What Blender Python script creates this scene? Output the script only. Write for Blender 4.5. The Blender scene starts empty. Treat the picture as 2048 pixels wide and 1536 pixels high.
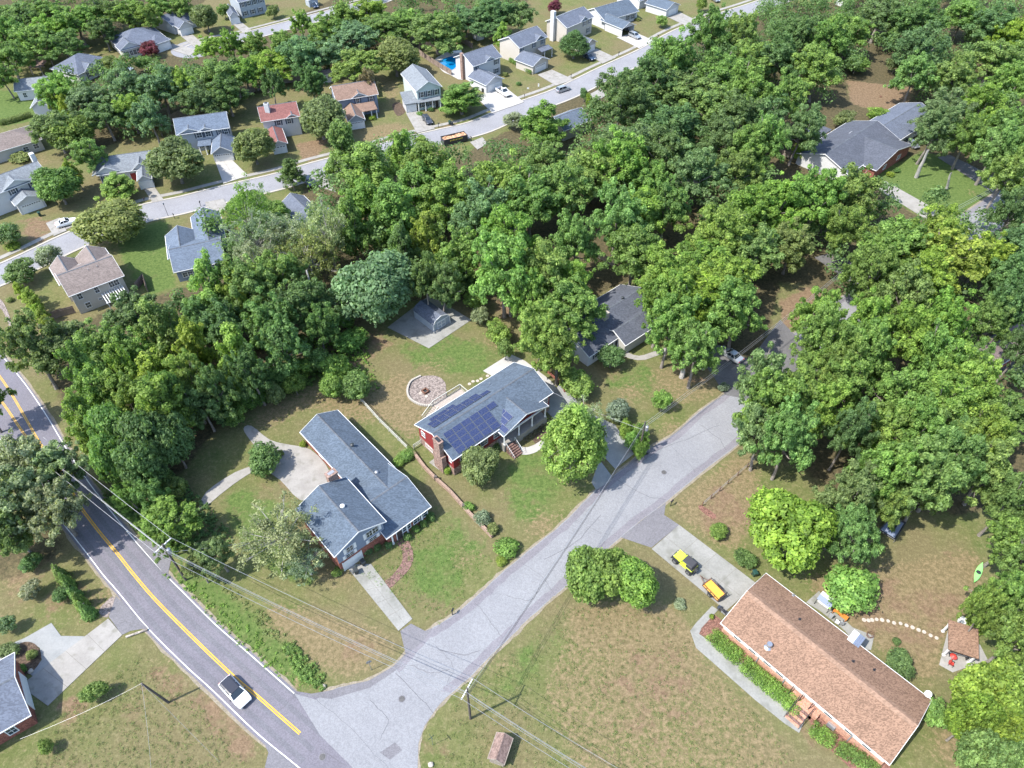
import bpy, bmesh, math, random
import numpy as np
from mathutils import Vector, Matrix
from mathutils.geometry import tessellate_polygon

# ---------------------------------------------------------------- camera, sky, sun, exposure
SC = bpy.context.scene
C = SC.collection
CAM_H, DEP, F = 93.0, math.radians(46.0), 1422.0
cam_d = bpy.data.cameras.new('camera'); cam = bpy.data.objects.new('camera', cam_d); C.objects.link(cam)
cam.location = (0, 0, CAM_H); cam.rotation_euler = (math.radians(90 - 46), 0, 0)
cam_d.sensor_width = 36; cam_d.lens = 36 * F / 2048; cam_d.clip_start = 1; cam_d.clip_end = 6000
SC.camera = cam
SUN_EL, SUN_DIR = math.radians(54.5), math.radians(25)      # shadows fall towards +25 deg from +X
w = bpy.data.worlds.new('World'); SC.world = w; w.use_nodes = True
nt = w.node_tree; bg = nt.nodes['Background']
sky = nt.nodes.new('ShaderNodeTexSky'); sky.sky_type = 'NISHITA'; sky.sun_disc = False
sky.sun_elevation = SUN_EL; sky.sun_rotation = math.radians(180 + 65)   # compass angle of the sun, clockwise from +Y
nt.links.new(sky.outputs[0], bg.inputs[0]); bg.inputs[1].default_value = 0.15
sd = bpy.data.lights.new('sun', 'SUN'); sd.energy = 3.0; sd.angle = math.radians(0.55); sd.color = (1, 0.955, 0.88)
so = bpy.data.objects.new('sun', sd); C.objects.link(so)
ld = Vector((math.cos(SUN_EL) * math.cos(SUN_DIR), math.cos(SUN_EL) * math.sin(SUN_DIR), -math.sin(SUN_EL)))
so.rotation_euler = ld.to_track_quat('-Z', 'Y').to_euler()
SC.view_settings.view_transform = 'Standard'; SC.view_settings.look = 'None'
SC.view_settings.exposure = 1.64; SC.view_settings.gamma = 1
SC.render.resolution_x, SC.render.resolution_y = 1024, 768

# ---------------------------------------------------------------- helpers
def G(px, py, z=0.0):
    """where the line of sight through a photo point meets height z"""
    u = (px - 1024) / F; v = (py - 768) / F
    dy = math.cos(DEP) - v * math.sin(DEP); dz = -math.sin(DEP) - v * math.cos(DEP)
    t = (CAM_H - z) / (-dz)
    return Vector((u * t, dy * t, z))
def depth(p): return p.y * math.cos(DEP) - (p.z - CAM_H) * math.sin(DEP)
def m_per_px(p): return depth(p) / F
def rnd(a, b): return R.uniform(a, b)
R = random.Random(7)

def tag(o, label=None, cat=None, group=None, kind=None):
    if label: o['label'] = label
    if cat: o['category'] = cat
    if group: o['group'] = group
    if kind: o['kind'] = kind
    return o
def empty(name, loc, rz=0.0):
    o = bpy.data.objects.new(name, None); C.objects.link(o); o.location = loc; o.rotation_euler = (0, 0, rz)
    o.empty_display_size = 0.5
    return o

class MB:
    def __init__(s): s.v = []; s.f = []; s.m = []
    def add(s, vs, fs, m=0):
        n = len(s.v); s.v += [tuple(v) for v in vs]; s.f += [tuple(i + n for i in f) for f in fs]; s.m += [m] * len(fs)
        return s
    def obox(s, c, X, Y, Z, hx, hy, hz, m=0):
        c = Vector(c); X = Vector(X) * hx; Y = Vector(Y) * hy; Z = Vector(Z) * hz
        vs = [c + X * a + Y * b + Z * d for d in (-1, 1) for a, b in ((-1, -1), (1, -1), (1, 1), (-1, 1))]
        return s.add(vs, [(3, 2, 1, 0), (4, 5, 6, 7), (0, 1, 5, 4), (1, 2, 6, 5), (2, 3, 7, 6), (3, 0, 4, 7)], m)
    def box(s, x0, x1, y0, y1, z0, z1, m=0):
        return s.obox(((x0 + x1) / 2, (y0 + y1) / 2, (z0 + z1) / 2), (1, 0, 0), (0, 1, 0), (0, 0, 1), (x1 - x0) / 2, (y1 - y0) / 2, (z1 - z0) / 2, m)
    def tube(s, a, b, ra, rb=None, n=8, m=0, cap=True):
        a = Vector(a); b = Vector(b); rb = ra if rb is None else rb
        d = (b - a); 
        if d.length < 1e-6: return s
        d.normalize(); x = d.orthogonal().normalized(); y = d.cross(x)
        vs = []
        for p, r in ((a, ra), (b, rb)):
            for i in range(n):
                t = 2 * math.pi * i / n; vs.append(p + x * math.cos(t) * r + y * math.sin(t) * r)
        fs = [(i, (i + 1) % n, n + (i + 1) % n, n + i) for i in range(n)]
        if cap: fs += [tuple(range(n - 1, -1, -1)), tuple(range(n, 2 * n))]
        return s.add(vs, fs, m)
    def path(s, pts, r, n=5, m=0):
        for a, b in zip(pts, pts[1:]): s.tube(a, b, r, r, n, m, cap=False)
        return s
    def prism(s, pts, z0, z1, m=0):
        """pts: 2-D outline"""
        n = len(pts); a2 = sum(pts[i][0] * pts[(i + 1) % n][1] - pts[(i + 1) % n][0] * pts[i][1] for i in range(n))
        if a2 < 0: pts = pts[::-1]
        tri = tessellate_polygon([[Vector((p[0], p[1], 0)) for p in pts]])
        vs = [(p[0], p[1], z1) for p in pts] + [(p[0], p[1], z0) for p in pts]
        fs = []
        for t in tri:
            a, b, c = [Vector((pts[i][0], pts[i][1])) for i in t]
            t = tuple(t) if (b - a).cross(c - a) > 0 else tuple(reversed(t))
            fs.append(t)
            if z1 - z0 > 0.03: fs.append(tuple(n + i for i in reversed(t)))
        fs += [(i, n + i, n + (i + 1) % n, (i + 1) % n) for i in range(n)]
        return s.add(vs, fs, m)
    def build(s, name, mats, parent=None, off=None, smooth=False):
        off = off if off is not None else (parent['_o'] if parent is not None and '_o' in parent.keys() else (0, 0, 0))
        me = bpy.data.meshes.new(name)
        me.from_pydata([(v[0] - off[0], v[1] - off[1], v[2] - off[2]) for v in s.v], [], s.f)
        mats = mats if isinstance(mats, (list, tuple)) else [mats]
        for m in mats: me.materials.append(m)
        if len(mats) > 1: me.polygons.foreach_set('material_index', s.m)
        if smooth: me.polygons.foreach_set('use_smooth', [True] * len(me.polygons))
        me.update()
        o = bpy.data.objects.new(name, me); C.objects.link(o)
        if parent is not None:
            o.parent = parent
            o['_o'] = list(off)
        return o
ROOTS = []
def root(name, label, cat, at, group=None):
    """an Empty at the base of a thing whose parts are drawn in world coordinates"""
    o = empty(name, at); tag(o, label, cat, group); o['_o'] = list(at); ROOTS.append(o)
    return o
def copy_tree(o, parent=None):
    c = o.copy(); C.objects.link(c)
    if parent is not None: c.parent = parent
    for ch in list(o.children): copy_tree(ch, c)
    return c

def smooth_path(pts, n=6, closed=False):
    P = [Vector(p[:2]) for p in pts]; out = []
    N = len(P); rng = range(N if closed else N - 1)
    for i in rng:
        p0 = P[(i - 1) % N] if closed or i > 0 else P[0] * 2 - P[1]
        p1 = P[i]; p2 = P[(i + 1) % N]
        p3 = P[(i + 2) % N] if closed or i + 2 < N else p2 * 2 - p1
        for k in range(n):
            t = k / n
            out.append(0.5 * ((2 * p1) + (p2 - p0) * t + (2 * p0 - 5 * p1 + 4 * p2 - p3) * t * t + (3 * p1 - p0 - 3 * p2 + p3) * t ** 3))
    if not closed: out.append(P[-1])
    return out
def offset(path, d):
    out = []
    for i, p in enumerate(path):
        a = path[max(i - 1, 0)]; b = path[min(i + 1, len(path) - 1)]
        t = (b - a).normalized(); out.append(p + Vector((-t.y, t.x)) * d)
    return out
def jag(path, a):
    out = []
    for i, p in enumerate(path):
        n = Vector((rnd(-a, a), rnd(-a, a))); out.append(p + n)
    return out
def strip(mb, L, Rr, z0, z1, m=0):
    n = len(L)
    vs = [(p.x, p.y, z1) for p in L] + [(p.x, p.y, z1) for p in Rr] + [(p.x, p.y, z0) for p in L] + [(p.x, p.y, z0) for p in Rr]
    fs = []
    for i in range(n - 1):
        fs += [(i, n + i, n + i + 1, i + 1), (2 * n + i, i, i + 1, 2 * n + i + 1), (n + i, 3 * n + i, 3 * n + i + 1, n + i + 1)]
    fs += [(0, 2 * n, 3 * n, n), (n - 1, 2 * n - 1, 4 * n - 1, 3 * n - 1)]
    return mb.add(vs, fs, m)

# ---------------------------------------------------------------- materials
M = {}
def nodes_mat(name):
    m = bpy.data.materials.new(name); m.use_nodes = True; M[name] = m
    return m, m.node_tree, m.node_tree.nodes['Principled BSDF']
def mat(name, c1, c2=None, scale=1.0, rough=0.85, fine=None, fine_amt=0.25, bump=0.0, bump_scale=20, metallic=0, spec=0.3, stretch=None, cells=None, cell_amt=0.3, wave=None, c3=None, c3_scale=0.3, c3_lo=0.55):
    m, t, b = nodes_mat(name); N = t.nodes; L = t.links
    b.inputs['Roughness'].default_value = rough; b.inputs['Metallic'].default_value = metallic
    b.inputs['Specular IOR Level'].default_value = spec
    c2 = c2 or c1
    geo = N.new('ShaderNodeNewGeometry'); vec = geo.outputs['Position']
    if stretch:
        mp = N.new('ShaderNodeMapping'); mp.inputs['Rotation'].default_value = (0, 0, stretch[0]); mp.inputs['Scale'].default_value = stretch[1]
        L.new(vec, mp.inputs[0]); svec = mp.outputs[0]
    else: svec = vec
    n1 = N.new('ShaderNodeTexNoise'); n1.inputs['Scale'].default_value = scale; n1.inputs['Detail'].default_value = 6; n1.inputs['Roughness'].default_value = 0.62
    L.new(svec, n1.inputs['Vector'])
    rp = N.new('ShaderNodeValToRGB'); rp.color_ramp.elements[0].position = 0.3; rp.color_ramp.elements[1].position = 0.7
    rp.color_ramp.elements[0].color = (*c1, 1); rp.color_ramp.elements[1].color = (*c2, 1)
    L.new(n1.outputs[0], rp.inputs[0]); col = rp.outputs[0]
    if c3:
        n3 = N.new('ShaderNodeTexNoise'); n3.inputs['Scale'].default_value = c3_scale; n3.inputs['Detail'].default_value = 5; L.new(vec, n3.inputs['Vector'])
        mr = N.new('ShaderNodeMapRange'); mr.inputs[1].default_value = c3_lo; mr.inputs[2].default_value = c3_lo + 0.14; L.new(n3.outputs[0], mr.inputs[0])
        mx = N.new('ShaderNodeMix'); mx.data_type = 'RGBA'; L.new(mr.outputs[0], mx.inputs[0]); L.new(col, mx.inputs[6]); mx.inputs[7].default_value = (*c3, 1); col = mx.outputs[2]
    def mul(col, fac_out, amt):
        mr = N.new('ShaderNodeMapRange'); mr.inputs[1].default_value = 0.25; mr.inputs[2].default_value = 0.75
        mr.inputs[3].default_value = 1 - amt; mr.inputs[4].default_value = 1 + amt; L.new(fac_out, mr.inputs[0])
        vm = N.new('ShaderNodeVectorMath'); vm.operation = 'SCALE'; L.new(col, vm.inputs[0]); L.new(mr.outputs[0], vm.inputs['Scale'])
        return vm.outputs[0]
    if fine:
        n2 = N.new('ShaderNodeTexNoise'); n2.inputs['Scale'].default_value = fine; n2.inputs['Detail'].default_value = 3; L.new(svec, n2.inputs['Vector'])
        col = mul(col, n2.outputs[0], fine_amt)
    if cells:
        vo = N.new('ShaderNodeTexVoronoi'); vo.inputs['Scale'].default_value = cells; L.new(svec, vo.inputs['Vector'])
        sx = N.new('ShaderNodeSeparateColor'); L.new(vo.outputs['Color'], sx.inputs[0]); col = mul(col, sx.outputs[0], cell_amt)
    if wave:
        wv = N.new('ShaderNodeTexWave'); wv.wave_type = 'BANDS'; wv.bands_direction = 'Z'; wv.wave_profile = 'SAW'; wv.inputs['Scale'].default_value = wave[0]; L.new(vec, wv.inputs['Vector'])
        col = mul(col, wv.outputs['Fac'], wave[1])
    L.new(col, b.inputs['Base Color'])
    if bump:
        bn = N.new('ShaderNodeTexNoise'); bn.inputs['Scale'].default_value = bump_scale; bn.inputs['Detail'].default_value = 4; L.new(svec, bn.inputs['Vector'])
        bp = N.new('ShaderNodeBump'); bp.inputs['Strength'].default_value = bump; bp.inputs['Distance'].default_value = 0.05; L.new(bn.outputs[0], bp.inputs['Height']); L.new(bp.outputs[0], b.inputs['Normal'])
    return m
def plain(name, c, rough=0.5, metallic=0, spec=0.5, coat=0):
    m = mat(name, tuple(x * 0.93 for x in c), tuple(min(1, x * 1.05) for x in c), 1.5, rough, metallic=metallic, spec=spec, fine=9, fine_amt=0.05)
    if coat: m.node_tree.nodes['Principled BSDF'].inputs['Coat Weight'].default_value = coat
    return m
def asphalt(name, c1, c2, crack=0.0, crack_scale=0.12, aged=(0.2, 0.19, 0.18)):
    """aggregate speckle, broad worn bands and tar-dark crack lines"""
    m = mat(name, c1, c2, 0.16, 0.9, fine=2.2, fine_amt=0.06, cells=9, cell_amt=0.10, bump=0.25, bump_scale=30)
    t = m.node_tree; N = t.nodes; L = t.links; b = N['Principled BSDF']
    src = b.inputs['Base Color'].links[0].from_socket
    if crack:
        geo = N.new('ShaderNodeNewGeometry')
        nz = N.new('ShaderNodeTexNoise'); nz.inputs['Scale'].default_value = 0.5; nz.inputs['Detail'].default_value = 5; L.new(geo.outputs['Position'], nz.inputs['Vector'])
        vm = N.new('ShaderNodeVectorMath'); vm.operation = 'MULTIPLY_ADD'; vm.inputs[1].default_value = (2.4, 2.4, 0); L.new(nz.outputs['Color'], vm.inputs[0]); L.new(geo.outputs['Position'], vm.inputs[2])
        vo = N.new('ShaderNodeTexVoronoi'); vo.feature = 'DISTANCE_TO_EDGE'; vo.inputs['Scale'].default_value = crack_scale; L.new(vm.outputs[0], vo.inputs['Vector'])
        mr = N.new('ShaderNodeMapRange'); mr.inputs[1].default_value = 0.0; mr.inputs[2].default_value = 0.011; mr.inputs[3].default_value = 1 - crack; mr.inputs[4].default_value = 1
        L.new(vo.outputs['Distance'], mr.inputs[0])
        sc = N.new('ShaderNodeVectorMath'); sc.operation = 'SCALE'; L.new(src, sc.inputs[0]); L.new(mr.outputs[0], sc.inputs['Scale']); L.new(sc.outputs[0], b.inputs['Base Color'])
    return m

asphalt('main_asphalt', (0.115, 0.109, 0.127), (0.141, 0.133, 0.152), 0.0)
asphalt('side_asphalt', (0.166, 0.168, 0.178), (0.200, 0.203, 0.212), 0.0)
asphalt('worn_asphalt', (0.100, 0.098, 0.112), (0.124, 0.122, 0.136), 0.0); asphalt('shoulder_asphalt', (0.135, 0.128, 0.142), (0.17, 0.163, 0.177), 0.0); mat('tar', (0.07, 0.07, 0.078), (0.11, 0.108, 0.115), 1.5, 0.8)
asphalt('old_asphalt', (0.116, 0.112, 0.122), (0.148, 0.144, 0.154), 0.15, 0.3)
asphalt('estate_asphalt', (0.180, 0.180, 0.192), (0.216, 0.216, 0.228), 0.06, 0.08)
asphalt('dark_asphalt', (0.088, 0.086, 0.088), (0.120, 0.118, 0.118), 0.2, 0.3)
mat('concrete', (0.205, 0.194, 0.179), (0.266, 0.255, 0.236), 0.5, 0.9, fine=5, fine_amt=0.08, c3=(0.182, 0.175, 0.152), c3_scale=0.8)
mat('aged_concrete', (0.179, 0.179, 0.163), (0.236, 0.232, 0.217), 0.35, 0.9, fine=4, fine_amt=0.12, c3=(0.152, 0.152, 0.133), c3_scale=0.5)
mat('bright_concrete', (0.296, 0.284, 0.268), (0.360, 0.348, 0.328), 0.5, 0.9, fine=5, fine_amt=0.06)
mat('grey_concrete', (0.182, 0.190, 0.190), (0.243, 0.247, 0.243), 0.5, 0.9, fine=5, fine_amt=0.08)
mat('joint', (0.12, 0.11, 0.09), (0.17, 0.16, 0.13), 2, 1)
mat('gravel', (0.150, 0.124, 0.112), (0.225, 0.188, 0.169), 2, 1, cells=5, cell_amt=0.35, bump=0.5)
mat('mulch', (0.12, 0.06, 0.045), (0.19, 0.10, 0.075), 1.5, 1, cells=7, cell_amt=0.3, bump=0.6)
mat('dark_mulch', (0.05, 0.035, 0.025), (0.1, 0.07, 0.05), 1.5, 1, cells=7, cell_amt=0.3, bump=0.6)
mat('white_line', (0.468, 0.468, 0.451), (0.629, 0.629, 0.612), 1.2, 0.7, fine=6, fine_amt=0.15)
mat('yellow_line', (0.475, 0.255, 0.024), (0.627, 0.357, 0.040), 1.0, 0.7, fine=6, fine_amt=0.12)
mat('sandy_edge', (0.152, 0.132, 0.096), (0.232, 0.200, 0.152), 1.2, 1, fine=6, fine_amt=0.3)
mat('red_brick', (0.15, 0.055, 0.04), (0.24, 0.09, 0.065), 3, 0.9, cells=7, cell_amt=0.3, bump=0.3)
mat('chimney_brick', (0.17, 0.11, 0.09), (0.27, 0.19, 0.155), 3, 0.9, cells=7, cell_amt=0.3, bump=0.3)
mat('pink_brick', (0.320, 0.168, 0.112), (0.400, 0.224, 0.160), 2, 0.9, cells=6, cell_amt=0.18, bump=0.3)
mat('path_brick', (0.10, 0.06, 0.05), (0.165, 0.10, 0.085), 2, 0.9, cells=6, cell_amt=0.35, bump=0.4)
mat('cream_panel', (0.442, 0.399, 0.357), (0.510, 0.468, 0.425), 0.8, 0.7, fine=5, fine_amt=0.06)
def siding(name, c): return mat(name, tuple(x * .94 for x in c), c, 0.6, 0.6, fine=4, fine_amt=0.05, wave=(2.6, 0.07))
siding('white_siding', (0.470, 0.470, 0.470)); siding('cream_siding', (0.42, 0.39, 0.345)); siding('grey_siding', (0.29, 0.32, 0.35))
siding('blue_siding', (0.17, 0.205, 0.27)); siding('tan_siding', (0.36, 0.35, 0.32)); siding('green_siding', (0.42, 0.48, 0.46)); siding('red_siding', (0.20, 0.028, 0.03)); siding('brown_siding', (0.22, 0.2, 0.18))
def shingle(name, c, light=1.35, amt=0.16, rot=42, cells=3.4):
    return mat(name, tuple(x * .86 for x in c), tuple(x * 1.08 for x in c), 0.35, 0.92, fine=1.3, fine_amt=0.05, cells=cells, cell_amt=amt, bump=0.35, bump_scale=14, stretch=(math.radians(-rot), (1, 2.2, 2.2)), spec=0.15)
shingle('slate_shingle', (0.076, 0.098, 0.127)); shingle('blue_shingle', (0.098, 0.123, 0.162)); shingle('light_shingle', (0.153, 0.168, 0.183)); shingle('dark_shingle', (0.075, 0.082, 0.10))
shingle('tan_shingle', (0.164, 0.136, 0.124)); shingle('brown_shingle', (0.184, 0.124, 0.096)); shingle('red_shingle', (0.176, 0.080, 0.072)); shingle('mauve_shingle', (0.15, 0.115, 0.115))
shingle('bluegrey_shingle', (0.099, 0.113, 0.144)); shingle('ranch_shingle', (0.188, 0.118, 0.082), amt=0.26, cells=5.2)
shingle('ridge_shingle', (0.215, 0.14, 0.10)); shingle('grey_ridge', (0.09, 0.1, 0.115))
plain('white_paint', (0.612, 0.612, 0.603), 0.5); plain('off_white', (0.6, 0.6, 0.58), 0.6); plain('black_paint', (0.02, 0.02, 0.022), 0.4); plain('shutter_blue', (0.03, 0.045, 0.07), 0.5)
plain('red_door', (0.25, 0.03, 0.03), 0.5); plain('dark_door', (0.05, 0.04, 0.04), 0.5); plain('steel', (0.45, 0.46, 0.48), 0.35, 0.8); plain('dull_metal', (0.3, 0.31, 0.33), 0.5, 0.5)
m, t, b = nodes_mat('glass'); b.inputs['Base Color'].default_value = (0.03, 0.045, 0.06, 1); b.inputs['Roughness'].default_value = 0.06; b.inputs['Specular IOR Level'].default_value = 0.9
m, t, b = nodes_mat('car_glass'); b.inputs['Base Color'].default_value = (0.02, 0.028, 0.035, 1); b.inputs['Roughness'].default_value = 0.04; b.inputs['Specular IOR Level'].default_value = 0.8
m, t, b = nodes_mat('pool_water'); b.inputs['Base Color'].default_value = (0.003, 0.14, 0.32, 1); b.inputs['Roughness'].default_value = 0.05
m, t, b = nodes_mat('solar_cell'); b.inputs['Roughness'].default_value = 0.22; b.inputs['Specular IOR Level'].default_value = 0.45
N = t.nodes; L = t.links; tc = N.new('ShaderNodeUVMap'); br = N.new('ShaderNodeTexBrick'); br.offset = 0; br.inputs['Scale'].default_value = 1; br.inputs['Brick Width'].default_value = 1 / 10; br.inputs['Row Height'].default_value = 1 / 6
br.inputs['Mortar Size'].default_value = 0.008; br.inputs['Color1'].default_value = (0.008, 0.016, 0.062, 1); br.inputs['Color2'].default_value = (0.011, 0.021, 0.078, 1); br.inputs['Mortar'].default_value = (0.10, 0.115, 0.16, 1)
L.new(tc.outputs[0], br.inputs[0]); L.new(br.outputs[0], b.inputs['Base Color'])
plain('panel_frame', (0.2, 0.21, 0.24), 0.4, 0.6)
mat('weathered_wood', (0.17, 0.14, 0.115), (0.27, 0.235, 0.2), 1.5, 0.9, fine=12, fine_amt=0.15)
mat('fence_wood', (0.16, 0.12, 0.10), (0.26, 0.205, 0.17), 1.2, 0.9, fine=10, fine_amt=0.18)
mat('deck_wood', (0.270, 0.232, 0.203), (0.338, 0.300, 0.262), 2, 0.9, fine=10, fine_amt=0.1)
mat('rail_wood', (0.33, 0.33, 0.29), (0.42, 0.42, 0.37), 2, 0.9)
mat('pole_wood', (0.055, 0.045, 0.04), (0.11, 0.095, 0.085), 3, 0.9, fine=9, fine_amt=0.3)
mat('timber', (0.19, 0.13, 0.10), (0.3, 0.215, 0.165), 2.5, 0.95, fine=8, fine_amt=0.2, bump=0.4)
mat('bark', (0.13, 0.11, 0.095), (0.24, 0.215, 0.19), 3, 0.95, fine=12, fine_amt=0.3, bump=0.6)
mat('pale_bark', (0.24, 0.23, 0.21), (0.36, 0.34, 0.32), 3, 0.95, fine=12, fine_amt=0.25, bump=0.5)
mat('brown_roofing', (0.14, 0.095, 0.08), (0.2, 0.14, 0.12), 2, 0.9, cells=5, cell_amt=0.2)
mat('orange_wood', (0.4, 0.13, 0.025), (0.5, 0.18, 0.035), 2, 0.6, fine=8, fine_amt=0.15)
mat('orange_deck', (0.62, 0.27, 0.04), (0.75, 0.36, 0.06), 1.5, 0.7, fine=6, fine_amt=0.12)
plain('lime_paint', (0.55, 0.66, 0.05), 0.3, coat=0.5); plain('soft_top', (0.035, 0.035, 0.04), 0.75); plain('rubber', (0.02, 0.02, 0.02), 0.85)
plain('car_white', (0.75, 0.76, 0.77), 0.3, coat=0.6); plain('car_silver', (0.36, 0.38, 0.40), 0.3, 0.5, coat=0.6); plain('car_charcoal', (0.05, 0.055, 0.065), 0.3, 0.3, coat=0.6); plain('car_blue', (0.02, 0.04, 0.08), 0.3, 0.3, coat=0.6)
plain('car_grey', (0.20, 0.215, 0.235), 0.3, 0.5, coat=0.6); plain('car_roofblack', (0.022, 0.022, 0.028), 0.25, coat=0.6); plain('car_teal', (0.25, 0.32, 0.33), 0.3, 0.4, coat=0.5)
plain('headlight', (0.7, 0.72, 0.75), 0.1); plain('taillight', (0.35, 0.01, 0.01), 0.2); plain('bin_green', (0.012, 0.045, 0.035), 0.5); plain('bin_black', (0.025, 0.03, 0.032), 0.5)
plain('kayak_green', (0.22, 0.62, 0.16), 0.4); plain('red_paint', (0.4, 0.04, 0.03), 0.45); plain('ceramic', (0.25, 0.26, 0.27), 0.3); plain('dish_white', (0.62, 0.68, 0.68), 0.4)
mat('dumpster_load', (0.32, 0.17, 0.09), (0.5, 0.3, 0.18), 3, 0.9, cells=3, cell_amt=0.4, bump=0.8)
plain('dumpster_paint', (0.035, 0.035, 0.04), 0.6); plain('sign_yellow', (0.6, 0.48, 0.08), 0.5); plain('sign_metal', (0.3, 0.31, 0.32), 0.4, 0.6); plain('wire_metal', (0.36, 0.36, 0.37), 0.35, 0.6); plain('cable_black', (0.03, 0.03, 0.032), 0.6)
mat('stone', (0.285, 0.247, 0.210), (0.413, 0.367, 0.315), 3, 0.9, bump=0.3); mat('curb_stone', (0.294, 0.273, 0.238), (0.364, 0.336, 0.294), 1.2, 0.9, fine=5, fine_amt=0.08)
mat('cast_iron', (0.06, 0.06, 0.06), (0.12, 0.115, 0.11), 6, 0.7, metallic=0.3)
mat('rusty', (0.1, 0.05, 0.035), (0.17, 0.09, 0.06), 4, 0.8)
plain('terracotta_roof', (0.38, 0.18, 0.13), 0.8); plain('tarp_black', (0.02, 0.022, 0.03), 0.5); plain('tarp_grey', (0.16, 0.19, 0.26), 0.6)
# ---------------------------------------------------------------- ground
def poly_w(pts): return [G(*p).xy for p in pts]
def sheet(name, pts, z, m, smooth=0, jagged=0.0, thick=None, kind='structure', label=None, parent=None):
    P = poly_w(pts)
    if smooth: P = smooth_path(P, smooth, closed=True)
    if jagged: P = jag(P, jagged)
    o = MB().prism([(p[0], p[1]) for p in P], z - (thick if thick else 0.02), z).build(name, M[m])
    tag(o, label, kind=kind)
    return o

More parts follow.
